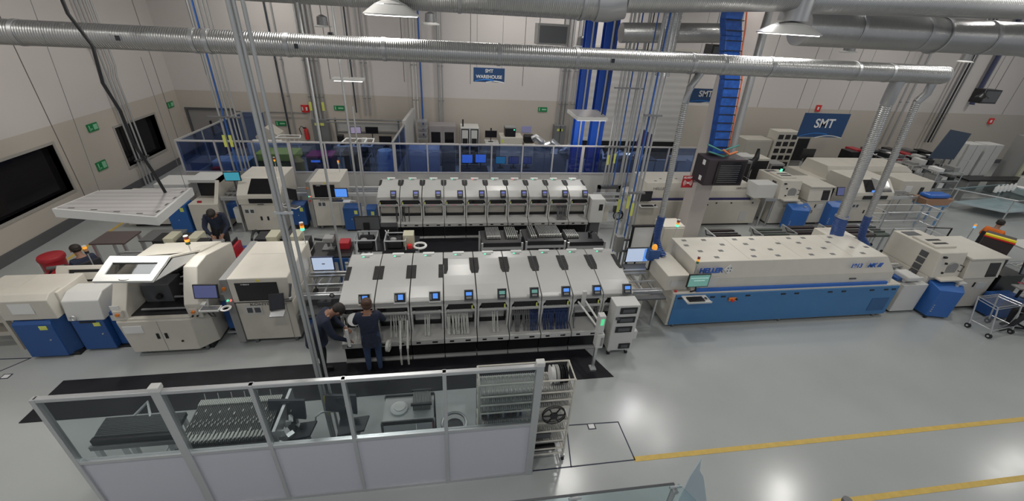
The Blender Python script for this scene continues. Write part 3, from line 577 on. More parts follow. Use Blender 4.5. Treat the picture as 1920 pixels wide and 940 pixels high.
# ---- open screen printer
T = thing('screen_printer', 'large cream screen printer with raised window hood and open dark interior', 'machine', (-5.3, 7.5, 0))
part('lower_cabinet', MB().loft([(-5.86, 6.84, .12), (-4.76, 6.84, .12), (-4.5, 7.1, .12), (-4.5, 8.5, .12), (-5.9, 8.5, .12), (-5.9, 6.9, .12)], [(-5.92, 6.84, .84), (-4.72, 6.84, .84), (-4.5, 7.06, .84), (-4.5, 8.5, .84), (-5.96, 8.5, .84), (-5.96, 6.9, .84)]), CREAM, T, bevel=.015)
part('base', MB().box(-5.8, -4.6, 7.0, 8.4, 0, .12), BLACK, T)
m = MB()
for x in (-5.7, -4.7): m.cyl((x, 6.98, 0), (x, 6.98, .12), .035, 10)
part('levelling_foot', m, STEELD, T)
for s in (-1, 1): part('door_handle', MB().box(-5.28+s*.07-.022, -5.28+s*.07+.022, 6.828, 6.84, .43, .55), BLACK, T)
part('door_seam', MB().box(-5.282, -5.278, 6.835, 6.842, .13, .83), MGREY, T)
part('data_plate', MB().box(-5.98+.12, -5.55, 6.83, 6.84, .58, .74), PAPER, T); part('lock', MB().cyl((-4.98, 6.825, .35), (-4.98, 6.84, .35), .02, 10), BLACK, T)
part('right_cheek', MB().prism([(6.88, .84), (8.5, .84), (8.5, 1.55), (7.55, 1.78), (7.2, 1.75), (6.98, 1.38), (6.86, 1.15)], -4.74, -4.5), CREAM, T, bevel=.015)
part('left_cheek', MB().prism([(6.88, .84), (8.5, .84), (8.5, 1.55), (7.75, 1.6), (7.25, 1.55), (6.9, 1.05)], -5.96, -5.72), CREAM, T, bevel=.015)
part('rear_cover', MB().loft([(-5.74, 7.75, 1.54), (-4.7, 7.75, 1.7), (-4.7, 8.5, 1.54), (-5.74, 8.5, 1.50)], [(-5.74, 7.75, 1.60), (-4.7, 7.75, 1.76), (-4.7, 8.5, 1.58), (-5.74, 8.5, 1.56)]), CREAM, T)
part('rear_wall', MB().box(-5.74, -4.7, 8.4, 8.5, .84, 1.52), CREAM2, T)
part('interior_bed', MB().box(-5.72, -4.74, 6.95, 8.4, .84, .90), BLACK, T)
m = MB().box(-5.68, -5.2, 7.35, 7.75, .9, 1.28).box(-5.1, -4.8, 7.7, 8.1, .9, 1.3)
part('print_head', m, DGREY, T, bevel=.01); m = MB()
for y, z in ((7.05, .93), (7.3, 1.02), (7.55, 1.14), (7.8, 1.26), (8.0, 1.34)): part('guide_rail', MB().box(-5.15 if y > 7.1 else -5.6, -4.76, y, y+.035, z, z+.02), ALU, T)
m = MB()
for i in range(4): m.cbox((-4.95+.04*i, 7.5+.07*i, 1.38), (.16, .02, .02), rz=.7)
part('squeegee_clamp', m, ALU, T); part('cylinder', MB().cyl((-5.4, 7.28, 1.05), (-5.4, 7.36, 1.05), .05, 12).cyl((-5.25, 7.85, 1.3), (-4.8, 7.85, 1.5), .06, 10), BLACK, T)
part('front_sill', MB().box(-5.74, -4.72, 6.86, 6.95, .84, .88), CREAM, T)
# raised hood: frame with window
def frame_quad(c, t, inset=(.16, .16, .2, .2), thick=.05):
    """c: four corners bl, br, tr, tl -> frame mesh pieces with an opening"""
    A = [Vector(p) for p in c]; l, r, b, tp = inset
    def q(u, v): return A[0].lerp(A[1], u).lerp(A[3].lerp(A[2], u), v)
    n = (A[1]-A[0]).cross(A[3]-A[0]).normalized()*thick; m = MB()
    for (u0, u1, v0, v1) in ((0, 1, 0, b), (0, 1, 1-tp, 1), (0, l, b, 1-tp), (1-r, 1, b, 1-tp)):
        P = [q(u0, v0), q(u1, v0), q(u1, v1), q(u0, v1)]; m.loft(P, [p+n for p in P])
    g = MB(); P = [q(l, b)+n*.4, q(1-r, b)+n*.4, q(1-r, 1-tp)+n*.4, q(l, 1-tp)+n*.4]; g.loft(P, [p+n*.15 for p in P]); return m, g
TG = glass_mat('smoked_window', (.42, .42, .42), .06)
m, g = frame_quad([(-5.76, 6.62, 1.82), (-4.86, 6.58, 1.82), (-4.82, 7.12, 1.98), (-5.78, 7.18, 1.98)], .05, (.12, .12, .26, .26))
h = part('raised_hood', m, WHITE, T, bevel=.006); part('window', g, TG, h)
part('hood_handle', MB().ring((-5.3, 6.63, 1.87), .075, .012, 'z', 16, 6, sy=.4), BLACK, h)
part('hood_side', MB().loft([(-4.86, 6.60, 1.82), (-4.82, 7.12, 1.93), (-4.74, 7.6, 1.76), (-4.74, 7.5, 1.7)], [(-4.84, 6.60, 1.84), (-4.79, 7.12, 1.98), (-4.70, 7.6, 1.80), (-4.70, 7.5, 1.74)]), WHITE, T)
m, g = frame_quad([(-5.76, 7.18, 1.96), (-4.83, 7.14, 1.98), (-4.72, 7.78, 1.74), (-5.72, 7.80, 1.60)], .05, (.10, .08, .12, .14), .03)
h = part('top_frame', m, CREAM, T); part('window', g, TG, h)
part('light_bar', MB().box(-4.95, -4.72, 7.35, 7.4, 1.72, 1.76), WHITE, T)
for x in (-5.84, -4.62):
    e = part('stop_box', MB().box(x-.07, x+.07, 6.85, 6.9, .94, 1.06), CREAM, T); part('emergency_button', MB().cyl((x, 6.82, 1.0), (x, 6.85, 1.0), .03, 12).mat(0), ORANGE, e)
part('switch', MB().cyl((-4.66, 6.84, .9), (-4.66, 6.86, .9), .018, 10).cyl((-4.58, 6.84, .9), (-4.58, 6.86, .9), .018, 10), BLACK, T)
part('warning_stickers', MB().box(-5.92, -5.78, 6.86, 6.87, 1.1, 1.18), PAPER, T)
beacon(-4.86, 7.75, 1.74, .18, 'signal tower on the open screen printer with lit amber segment', (mat('dark_red_segment', (.15, .02, .02), .4), LO, mat('dark_green_segment', (.02, .06, .03), .4)), r=.04)
monitor('monitor', -4.29, 6.83, 1.44, .41, .27, SCR_N, 'dark blue monitor on the side of the open screen printer', tilt=.25, rz=-.04)
T = thing('keyboard_stand', 'white swing arm with keyboard under the printer monitor', 'keyboard', (-4.45, 7.1, .8))
part('arm', MB().box(-4.56, -4.42, 6.9, 7.0, .98, 1.12), WHITE, T, bevel=.01); part('riser', MB().cyl((-4.38, 6.9, 1.05), (-4.3, 6.87, 1.4), .016, 8), WHITE, T); part('keyboard', MB().box(-4.48, -4.15, 6.76, 6.92, 1.04, 1.07), WHITE, T); part('keys', MB().box(-4.46, -4.17, 6.78, 6.90, 1.07, 1.076), DGREY, T)
part('ring_holder', MB().lathe((-4.06, 6.84, 1.04), [(.085, 0), (.095, .02), (.055, .022), (.05, .0)], 18), WHITE, T); part('cable', MB().tube([(-4.5, 6.95, 1.0), (-4.38, 6.9, .85), (-4.32, 6.92, .82), (-4.42, 7.0, .92)], .012), BLACK, T)
# ---- small blue cabinet between printer and inspection machine
T = thing('blue_cabinet', 'small blue cabinet between the open printer and the inspection machine', 'cabinet', (-4.25, 7.6, 0))
part('body', MB().box(-4.43, -4.12, 7.35, 8.0, .18, .80), BLUE, T, bevel=.01); part('sticker', MB().box(-4.28, -4.2, 7.34, 7.35, .6, .7), YELLAB, T); part('rail', MB().box(-4.45, -4.14, 7.3, 7.34, .10, .14), ALU, T); part('foot', MB().box(-4.4, -4.15, 7.4, 7.95, 0, .18), BLACK, T)
part('conveyor', MB().box(-4.48, -4.14, 7.45, 7.5, .80, .95).box(-4.48, -4.14, 7.9, 7.95, .80, .95), ALU, T)
# ---- inspection machine
T = thing('inspection_machine', 'boxy cream inspection machine with wide black window in the front row', 'machine', (-3.5, 7.7, 0))
part('body', MB().box(-3.98, -2.97, 7.02, 8.45, .14, 1.02), CREAM, T, bevel=.012)
part('upper_body', MB().box(-3.99, -2.96, 7.0, 8.45, 1.05, 1.585), CREAM, T, bevel=.02)
part('gap', MB().box(-3.96, -2.99, 7.03, 8.4, 1.02, 1.05), BLACK, T)
part('window', MB().box(-3.88, -3.16, 6.99, 7.005, 1.09, 1.49), DGLASS, T, bevel=.005)
part('side_column', MB().box(-4.12, -3.99, 7.0, 8.5, .1, 1.57), MGREY, T, bevel=.008)
for z, c, r in ((1.38, ORANGE, .035), (1.12, mat('lit_green_button', (.05, .4, .2), .4, em=(.1, .9, .5), es=1), .018), (1.12, LR, .016), (.98, REDB, .03)):
    part('button', MB().cyl((-4.07 if c is not LR else -4.02, 6.97, z), (-4.07 if c is not LR else -4.02, 7.0, z), r, 12), c, T)
v = part('vent_plate', MB().box(-3.83, -3.54, 7.008, 7.02, .78, .95), WHITE, T); part('fan_grille', MB().box(-3.82+.02, -3.71, 7.0, 7.008, .81, .92).box(-3.67, -3.57, 7.0, 7.008, .81, .92), DGREY, v)
part('warning_triangle', MB().prism([(-3.42, .84), (-3.36, .84), (-3.39, .89)], 7.005, 7.02, 'y').prism([(-3.5, 1.52), (-3.44, 1.52), (-3.47, 1.57)], 6.985, 7.0, 'y'), YEL, T)
text('lettering', 'KOHYOUNG', .085, facing_front(-3.42, 7.015, .985), DGREY, T, sx=1.25); text('lettering', 'KY8030-3', .035, facing_front(-3.70, 6.985, 1.46), WTEXT, T)
part('door_seam', MB().box(-3.1, -3.095, 7.013, 7.022, .16, 1.0), MGREY, T); part('top_seam', MB().box(-3.9, -3.1, 7.9, 7.905, 1.584, 1.588), CREAM2, T)
for x in (-3.85, -3.1): part('levelling_foot', MB().cyl((x, 7.12, 0), (x, 7.12, .14), .04, 10), STEELD, T)
part('base', MB().box(-3.9, -3.05, 7.3, 8.35, .03, .14), BLACK, T)
T = monitor('monitor', -3.12, 6.72, 1.24, .25, .30, SCR_O, 'small black tilted touchscreen on an arm at the inspection machine', rz=.12, tilt=.5)
part('arm', MB().tube([(-3.1, 6.78, 1.25), (-2.93, 6.85, 1.2), (-2.93, 7.0, 1.45)], .022).tube([(-2.93, 6.85, 1.25), (-2.88, 6.9, 1.5)], .02), DGREY, T); part('arm_joint', MB().ell((-2.93, 6.86, 1.22), .035, .035, .035), ALU, T)
part('keyboard', MB().cbox((-3.1, 6.6, 1.06), (.24, .14, .025), rx=.3), ALU, T)
beacon(-2.98, 8.3, 1.585, .32, 'signal tower with lit green segment behind the front inspection machine', (ORANGE, LO, LG), r=.04)
# ---- conveyor left of the NXT line
def conveyor(x0, x1, y0, y1, z, label, low=None, frame=ALU, cover=None, zl=0):
    T = thing('conveyor', label, 'conveyor', ((x0+x1)/2, (y0+y1)/2, 0))
    for y in (y0, y1-.05): part('side_rail', MB().box(x0, x1, y, y+.05, z-.10, z), frame, T, bevel=.004)
    for y in (y0+.09, y0+(y1-y0)*.45, y1-.16): part('belt_rail', MB().box(x0, x1, y, y+.03, z-.05, z-.01), ALU, T)
    m = MB()
    for k in range(3): m.box(x0+(x1-x0)*(k+.5)/3-.02, x0+(x1-x0)*(k+.5)/3+.02, y0+.05, y1-.05, z-.07, z-.05)
    part('cross_bar', m, STEELD, T)
    for x in (x0+.04, x1-.08):
        for y in (y0+.02, y1-.06): part('leg', MB().box(x, x+.04, y, y+.04, zl, z-.1), frame, T)
    if low: part('lower_cabinet', MB().box(x0+.03, x1-.03, y0+.06, y1-.1, .08, low), cover or CREAM, T, bevel=.01)
    return T
T = conveyor(-2.94, -2.06, 7.25, 8.15, .98, 'steel conveyor between the front inspection machine and the first placement module', .62, cover=BLACK)
part('printer_box', MB().box(-2.6, -2.35, 7.2, 7.4, .72, .84), DGREY, T); part('cable_coil', MB().ring((-2.3, 7.2, 1.0), .04, .01, 'y'), BLACK, T)
part('dark_shelf', MB().box(-2.9, -2.1, 6.95, 7.25, .66, .74), DGREY, T)
part('blue_drive', MB().box(-2.75, -2.45, 6.98, 7.2, .2, .6), BLUE, T)
T = monitor('monitor', -2.68, 8.2, 1.14, .46, .34, SCR_W, 'front line monitor showing a pale login window', stand=.0, frame=mat('blue_black_bezel', (.01, .02, .08), .3)); part('stand', MB().tube([(-2.68, 8.25, .98), (-2.72, 8.15, .82), (-2.78, 7.9, .8)], .02), ALU, T)
part('login_box', MB().box(-2.70, -2.64, 8.192, 8.196, 1.13, 1.15), DGREY, T)
# ---- placement modules
W_ = .627
VENTM = wave_mat('vent_louvres', (.03, .03, .031), (.010, .010, .011), 'Y', 12, .5, 0, .5)
def module(kind, label, group, scr, lit):
    """kind: 'square' / 'round' / 'short'; local origin at floor, left edge, fascia plane y=0"""
    T = thing('placement_module', label, 'machine', (0, 0, 0), group)
    if kind == 'short': prof = [(.02, 1.29), (.25, 1.385), (.5, 1.44), (.72, 1.475), (.9, 1.49), (1.0, 1.47), (1.06, 1.35), (1.06, 1.15), (.02, 1.15)]
    else: prof = [(.0, 1.29), (.07, 1.32), (.35, 1.385), (.62, 1.43), (.95, 1.475), (1.15, 1.495), (1.42, 1.50), (1.5, 1.47), (1.54, 1.2), (.0, 1.2)]
    a, b = .009, W_-.009
    part('hood', MB().prism(prof, a, b), HOOD, T, bevel=.008)
    dp = 1.5 if kind != 'short' else 1.02
    part('fascia', MB().prism([(-.012, 1.19), (-.012, 1.285), (.05, 1.29), (.05, 1.19)], a, b), LGREY, T, bevel=.004)
    f = MB()
    if kind == 'square': f.box(a, a+.03, -.03, .05, 1.03, 1.19).box(b-.03, b, -.03, .05, 1.03, 1.19).box(a, b, -.03, .05, 1.175, 1.195).box(a, b, -.03, .05, 1.03, 1.06)
    else: f.prism([(a, 1.19), (a, 1.03), (a+.03, 1.03), (a+.035, 1.12), (a+.075, 1.19)], -.03, .05, 'y').prism([(b, 1.19), (b, 1.03), (b-.03, 1.03), (b-.035, 1.12), (b-.075, 1.19)], -.03, .05, 'y').box(a, b, -.03, .05, 1.03, 1.06)
    part('window_frame', f, WHITE if kind != 'short' else LGREY, T)
    part('window', MB().box(a+.03, b-.03, .0, .02, 1.06, 1.19), DGLASS, T)
    for xc in (a+.05, b-.09): part('window_clip', MB().box(xc, xc+.04, -.045, -.03, 1.06, 1.09), WHITE, T)
    part('body', MB().box(a, b, .3, dp, .1, 1.22), LGREY, T)
    part('feeder_bay', MB().box(a+.06, b-.06, .18, .3, .70, .97), WHITE if kind != 'short' else CREAM, T, bevel=.006)
    part('bay_roof', MB().box(a, b, .0, .3, .985, 1.03), LGREY, T); part('bay_slot', MB().box(a+.04, b-.04, .14, .3, .60, .70), BLACK, T)
    for x in (a, b-.035): part('side_post', MB().prism([(-.05, 1.03), (.06, 1.03), (.06, .52), (.0, .52), (-.02, .8)], x, x+.035), WHITE, T, bevel=.004)
    part('feeder_table', MB().prism([(.2, .64), (-.21, .545), (-.21, .50), (.2, .50)], a, b), LGREY, T)
    p = part('table_edge', MB().box(a, b, -.245, -.21, .44, .55), WHITE if kind == 'round' else LGREY, T, bevel=.004)
    [part('latch_slot', MB().box(xa, xb, -.251, -.245, .475, .51), BLACK, p) for xa, xb in ((a+.09, a+.17), (b-.22, b-.12))]
    part('skirt', MB().box(a, b, -.12, .3, .08, .44), BLACK, T, bevel=.004)
    part('base_rail', MB().prism([(-.17, 0), (-.17, .03), (-.14, .06), (-.08, .07), (-.08, 0)], a, b), MGREY, T)
    def onhood(y):
        pts = [p for p in prof if p[1] > 1.25][:8]
        for (y0, z0), (y1, z1) in zip(pts, pts[1:]):
            if y0 <= y <= y1: return z0+(z1-z0)*(y-y0)/(y1-y0)
        return 1.49
    v0, v1 = {'square': (.57, .97), 'round': (.68, 1.18), 'short': (.50, .86)}[kind]; vw = .085 if kind != 'short' else .07
    for s in (0, 1):
        x0, x1 = (a, a+vw) if s == 0 else (b-vw, b); m = MB(); n = 4
        for i in range(n):
            ya, yb = v0+(v1-v0)*i/n, v0+(v1-v0)*(i+1)/n; c = .03 if (i == 0 and kind != 'square') else 0
            A = [(x0+(c if s else 0), ya, onhood(ya)+.002), (x1-(0 if s else c), ya, onhood(ya)+.002), (x1-(0 if s else 0), yb, onhood(yb)+.002), (x0, yb, onhood(yb)+.002)]
            m.loft(A, [(p[0], p[1], p[2]+.008) for p in A])
        part('vent', m, VENTM, T)
    hy = 1.36 if kind != 'short' else .93
    part('hood_handle', MB().box(.2, .44, hy, hy+.08, 1.485, 1.525), PAPER, T, bevel=.012)
    part('status_light', MB().box(.245, .38, hy-.07, hy-.03, 1.49, 1.505), MGREY, T)
    if lit is not None: part('status_lamp', MB().ell((.26, hy-.05, 1.507), .022, .018, .012), lit, T)
    # control panel
    M = Matrix.Translation((.47, .0, 1.375)) @ Matrix.Rotation(-.5, 4, 'X')
    w = .095 if kind == 'square' else .07
    part('panel_base', MB().add(*_bx(-w-.015, w+.015, -.03, .03, -.105, .105), M), WHITE if kind == 'square' else DGREY, T)
    part('panel_face', MB().add(*_bx(-w, w, -.036, -.03, -.075, .09), M), BLACK, T)
    part('panel_screen', MB().add(*_bx(-.035 if kind == 'square' else -.055, .055, -.042, -.036, -.03 if kind == 'square' else .0, .065), M), scr, T)
    part('panel_buttons', MB().add(*_bx(-w+.012, -w+.035, -.042, -.036, -.05, .06), M) if kind == 'square' else MB().add(*_bx(-.05, .05, -.042, -.036, -.06, -.02), M), MGREY, T)
    if kind == 'short': part('panel_cover', MB().add(*_bx(-w, w, -.043, -.03, -.14, -.08), M), BLACK, T)
    if kind == 'round': part('yellow_tag', MB().box(b-.10, b-.07, -.04, -.031, 1.08, 1.17), YELLAB, T)
    if kind == 'short': part('yellow_tag', MB().box(a+.055, a+.085, -.04, -.031, 1.07, 1.14), YELLAB, T); part('pink_label', MB().box(.22, .36, -.036, -.03, 1.035, 1.05), mat('pink_label', (.7, .2, .25), .5), T)
    return T
GN = 'placement modules of the near line'
names = ['first', 'second', 'third', 'fourth', 'fifth', 'sixth', 'seventh', 'eighth', 'ninth']
ms = module('square', 'near placement module, first from the left, beside the two workers', GN, SCR_B, LG)
ms.location = (-2.0, 6.5, 0)
dup(ms, (-2.0+W_, 6.5, 0), 'near placement module, second from the left, with square louvres'); dup(ms, (-2.0+2*W_, 6.5, 0), 'near placement module, third from the left, last with square louvres')
mr = module('round', 'near placement module, fourth from the left, packed with white feeder tapes', GN, SCR_B, LG); mr.location = (-2.0+3*W_, 6.5, 0)
for k in range(4, 9):
    r_ = dup(mr, (-2.0+k*W_, 6.5, 0), 'near placement module, %s' % {4: 'fifth from the left, shiny hood with a bright reflection', 5: 'sixth from the left, right of the shiny one', 6: 'seventh from the left, full of dark blue tapes', 7: 'eighth from the left, last over the black mat', 8: 'ninth and rightmost, next to the white trolley'}[k])
for r_ in [o for o in bpy.data.objects if str(o.get('label', '')).startswith('near placement module, seventh')]: text('lettering', 'SPICE DP', .075, facing_front(.31, -.25, .495), WTEXT, r_, depth=.001)
def feeders(x0, y, xs, mt, base, group, h=.47):
    for x, off in xs:
        m = MB().tube([(x0+x, y+.14, .97), (x0+x+off*.3, y-.03, .9), (x0+x+off*.6, y-.08, .72), (x0+x+off, y-.1, .62), (x0+x+off, y-.16, .58)], .0135, 5)
        m.cbox((x0+x, y+.08, .95), (.02, .2, .04))
        solo('feeder_tape', m, mt, base, 'feeder', group)
TAPEW = mat('white_tape', (.55, .55, .52), .4); TAPEG = mat('grey_tape', (.16, .16, .165), .4, .3); TAPEB = mat('blue_tape', (.02, .04, .12), .3); TAPED = mat('black_tape', (.05, .05, .055), .35)
R_ = random.Random(3)
for k_ in (4, 5):
    for r_ in [o for o in bpy.data.objects if o.name.startswith('placement_module') and o.parent is None and abs(o.location.x-(-2.0+k_*W_)) < .01]:
        for c_ in r_.children:
            if c_.name.startswith('panel_screen'): c_.data = c_.data.copy(); c_.data.materials[0] = SCR_G
feeders(-2+W_, 6.5, [(.27+.045*i, R_.uniform(-.03, .05)) for i in range(7)], TAPEW, 'white component tape hanging from the second near module', 'tapes on the second near module')
feeders(-2+2*W_, 6.5, [(.27, 0), (.31, .01), (.35, -.01)], TAPEW, 'white component tape hanging from the third near module', 'tapes on the third near module')
feeders(-2+3*W_, 6.5, [(.05+.030*i, R_.uniform(-.03, .05)) for i in range(14)], TAPEW, 'white component tape hanging from the fourth near module', 'tapes on the fourth near module')
feeders(-2+4*W_, 6.5, [(.30, .02), (.345, -.01), (.39, .02)], TAPEW, 'white component tape hanging from the fifth near module', 'tapes on the fifth near module')
feeders(-2+5*W_, 6.5, [(.06+.04*i, R_.uniform(-.03, .05)) for i in range(9)], TAPEG, 'grey component tape hanging from the sixth near module', 'grey tapes on the sixth near module')
feeders(-2+5*W_, 6.5, [(.43+.035*i, .0) for i in range(5)], TAPEB, 'dark blue component tape hanging at the right of the sixth near module', 'blue tapes on the sixth near module')
feeders(-2+6*W_, 6.5, [(.05+.025*i, R_.uniform(-.03, .04)) for i in range(21)], TAPEB, 'dark blue component tape hanging from the seventh near module', 'blue tapes on the seventh near module')
feeders(-2+7*W_, 6.5, [(.06, .0), (.5, .02), (.54, .0)], TAPEG, 'grey component tape hanging from the eighth near module', 'tapes on the eighth near module')
# reels held at first module
T = thing('component_reel', 'flat white component reel lying on the feeder of the first near module', 'reel', (-1.72, 6.35, 1.02))
part('flange', MB().cyl((-1.72, 6.35, 1.04), (-1.72, 6.33, 1.06), .12, 24), PAPER, T); part('hub', MB().cyl((-1.72, 6.345, 1.06), (-1.72, 6.34, 1.068), .03, 12), MGREY, T)
feeders(-2, 6.5, [(.26, 0), (.31, 0)], TAPEW, 'white component tape hanging from the first near module', 'tapes on the first near module')
for z_, x_, lb in ((.55, -1.17, 'grey tape reel leaning on the table of the second near module'),):
    solo('component_reel', MB().cyl((x_, 6.15, .56), (x_+.05, 6.14, .56), .11, 22).cyl((x_-.01, 6.15, .56), (x_+.06, 6.14, .56), .04, 12), TAPEW, lb, 'reel')
for i, x in enumerate((-.93, -.80)):
    solo('hanging_feeder', MB().tube([(x, 6.42, .92), (x, 6.3, .75), (x, 6.12, .5), (x, 6.08, .28), (x, 6.1, .12)], [.02, .022, .024, .022, .02], 6), TAPEW, 'long white tape bag hanging below the second near module, %s one' % ('left' if i == 0 else 'right'), 'feeder')
for c_ in [c for c in [o for o in bpy.data.objects if str(o.get('label', '')).startswith('near placement module, ninth')][0].children if c.name.split('.')[0] in ('feeder_table', 'table_edge', 'skirt', 'base_rail')]:
    for d_ in list(c_.children): bpy.data.objects.remove(d_)
    bpy.data.objects.remove(c_)
# ---- white trolley at the right end and handrail post
T = thing('service_trolley', 'tall white trolley with dark windows at the right end of the near line', 'trolley', (3.45, 6.25, 0))
part('housing', MB().box(3.14, 3.64, 6.1, 6.42, .14, 1.27), WHITE, T, bevel=.015)
for z0, z1, x0, x1 in ((1.08, 1.22, 3.24, 3.58), (.86, 1.0, 3.22, 3.58), (.62, .76, 3.22, 3.56), (.19, .32, 3.36, 3.6)):
    w = part('window', MB().box(x0, x1, 6.085, 6.1, z0, z1), BLACK, T); part('pane', MB().box(x0+.05, x1-.05, 6.08, 6.085, z0+.03, z1-.03), DGREY, w)
part('latch', MB().box(3.18, 3.25, 6.07, 6.1, .95, 1.0), DGREY, T); part('side_box', MB().box(3.64, 3.72, 6.12, 6.3, .40, .60), WHITE, T, bevel=.01)
for x in (3.2, 3.58):
    for y in (6.16, 6.38): c = part('caster', MB().cyl((x-.02, y, .045), (x+.02, y, .045), .045, 14), RUBBER, T); part('fork', MB().box(x-.03, x+.03, y-.03, y+.03, .09, .14), ALU, c)
T = thing('scanner_post', 'white post with green display standing on the mat corner', 'post', (2.74, 5.77, 0))
part('post', MB().box(2.715, 2.765, 5.75, 5.8, .02, 1.15), ALU, T); part('head_box', MB().box(2.68, 2.80, 5.72, 5.86, .95, 1.34), WHITE, T, bevel=.01)
part('display', MB().box(2.71, 2.77, 5.712, 5.72, 1.14, 1.28), mat('green_display', (.05, .4, .15), .4, em=(.1, .7, .3), es=.8), T); part('lower_box', MB().box(2.69, 2.83, 5.70, 5.86, .60, .93), WHITE, T, bevel=.01); part('slot', MB().box(2.77, 2.81, 5.692, 5.70, .66, .86), MGREY, T)
part('foot', MB().box(2.68, 2.80, 5.70, 5.84, .0, .05), ALU, T); part('arm', MB().cyl((2.70, 5.85, 1.02), (2.50, 6.45, 1.15), .02, 8).cyl((2.78, 5.85, 1.05), (2.62, 6.45, 1.2), .02, 8), WHITE, T)
part('upright', MB().box(2.55, 2.63, 6.40, 6.44, 1.05, 1.42), WHITE, T)
# ---- conveyor and cabinet between modules and oven
T = conveyor(3.72, 4.56, 6.95, 7.85, .98, 'steel conveyor between the ninth module and the blue oven', None)
part('lower_cabinet', MB().box(3.7, 4.25, 7.1, 7.8, .08, .86), CREAM, T, bevel=.01); part('black_cover', MB().prism([(3.72, 6.78), (4.58, 6.78), (4.58, 6.98), (4.4, 7.02), (4.3, 6.9), (3.95, 6.88), (3.9, 6.98), (3.72, 6.98)], .86, .9, 'z'), DGREY, T)
part('screw', MB().cyl((4.05, 7.09, .55), (4.05, 7.1, .55), .02, 8).cyl((4.05, 7.09, .4), (4.05, 7.1, .4), .015, 8), BLACK, T)
T = monitor('monitor', 4.5, 8.25, 1.12, .58, .40, SCR_W, 'monitor with pale window beside the blue oven hose', stand=.0); part('stand', MB().cyl((4.5, 8.3, 0), (4.5, 8.3, 1.0), .02, 8), BLACK, T); part('side_bar', MB().box(4.66, 4.76, 8.242, 8.246, .95, 1.29), SCR_B, T)
part('keyboard_shelf', MB().box(4.15, 4.8, 8.0, 8.25, .84, .88), DGREY, T)
# ---- oven
def oven(x0, label, front, band, y0=6.85, L=5.78, d=1.6, top=1.62):
    T = thing('reflow_oven', label, 'machine', (x0+L/2, y0+.8, 0))
    part('lower_body', MB().box(x0, x0+L, y0+.02, y0+d, .07, .95), CREAM, T, bevel=.012)
    part('front_panel', MB().box(x0+.06, x0+L-.04, y0-.005, y0+.03, .1, .91), front, T, bevel=.004)
    part('plinth', MB().box(x0+.1, x0+L-.1, y0+.1, y0+d-.1, 0, .07), BLACK, T)
    hx0, hx1 = x0+.42, x0+L-.30
    A = [(hx0, y0+.08, .95), (hx0, y0+.1, 1.25), (hx0, y0+.2, top), (hx0, y0+1.32, top), (hx0, y0+1.5, .95)]
    B = [(hx1+.04, y0+.08, .95), (hx1+.02, y0+.1, 1.25), (hx1-.26, y0+.2, top), (hx1-.26, y0+1.32, top), (hx1, y0+1.5, .95)]
    part('hood', MB().loft(A, B), CREAM, T, bevel=.012)
    part('band', MB().box(hx0+.1, hx1-.1, y0+.03, y0+.08, .93, 1.02), band, T)
    for k in range(1, 4): part('hood_seam', MB().box(x0+.42+k*1.3, x0+.427+k*1.3, y0+.25, y0+1.3, top-.002, top+.003), CREAM2, T)
    return T
T = oven(4.79, 'long reflow oven with bright blue front panel and cream hood', BLUEH, BLUEB)
R_ = random.Random(5)
spots = [(1345, 457), (1373, 457), (1291, 457), (1320, 457)]
GR = mat('grommet_grey', (.16, .16, .16), .5)
pts = []
for row, (yy, sh) in enumerate(((8.02, 0), (7.78, -.12), (7.5, .12), (7.22, .30))):
    for x in (5.45, 5.95, 6.75, 7.2, 8.2, 8.6, 9.35, 9.75) if row % 2 == 0 else (5.5, 6.4, 7.0, 7.85, 8.4, 9.2): pts.append((x+sh, yy))
for x, y in pts:
    if 5.3 < x < 9.95 and math.hypot(x-9.74, y-8.2) > .22: part('hood_vent', MB().box(x-.055, x+.055, y-.04, y+.04, 1.618, 1.626), GR, T, bevel=.01)
text('lettering', 'HELLER', .165, facing_front(5.55, 6.935, 1.46), BTEXT, T, bold=.045, depth=.004)
g = part('logo', MB().cbox((5.98, 6.955, 1.465), (.17, .006, .17), ry=.785), PAPER, T)
m = MB()
for a in range(4): m.cyl((5.98+.05*math.cos(a*PI/2+.785), 6.95, 1.465+.05*math.sin(a*PI/2+.785)), (5.98+.05*math.cos(a*PI/2+.785), 6.944, 1.465+.05*math.sin(a*PI/2+.785)), .014, 8)
part('logo_dots', m, DGREY, g)
text('lettering', '1913', .15, facing_front(9.14, 6.93, 1.46), BTEXT, T, bold=.03, depth=.004); text('lettering', 'MK III', .15, facing_front(9.62, 6.93, 1.46), BTEXT, T, bold=.03, depth=.004, shear=.25)
part('small_badge', MB().box(9.13, 9.3, 6.92, 6.94, 1.10, 1.13), DGREY, T)
for x in (5.72, 5.98, 6.58, 7.47, 7.81, 8.68, 9.04, 9.80, 10.19, 10.40, 4.95): part('panel_latch', MB().box(x-.055, x+.055, 6.835, 6.846, .81, .845), BLACK, T)
part('stop_bracket', MB().box(6.12, 6.3, 6.80, 6.845, .72, .80), ORANGE, T, bevel=.01); part('stop_button', MB().cyl((6.19, 6.76, .75), (6.19, 6.80, .75), .03, 12), REDB, T); part('key_switch', MB().cyl((6.28, 6.77, .78), (6.28, 6.80, .78), .022, 10), BLACK, T)
part('recess', MB().box(9.95, 10.42, 6.838, 6.846, .22, .58), mat('deep_blue_recess', (.02, .10, .26), .35), T)
part('left_housing', MB().box(4.62, 5.14, 6.98, 8.0, .95, 1.33), CREAM, T, bevel=.015); part('notice', MB().box(4.72+.0, 5.0, 6.97, 6.98, 1.05, 1.2), WHITE, T)
part('right_notice', MB().box(5.5, 5.78, 6.93, 6.94, 1.04, 1.28), WHITE, T); part('latch_left', MB().box(4.83, 4.87, 6.9, 6.94, .95, .99), REDB, T)
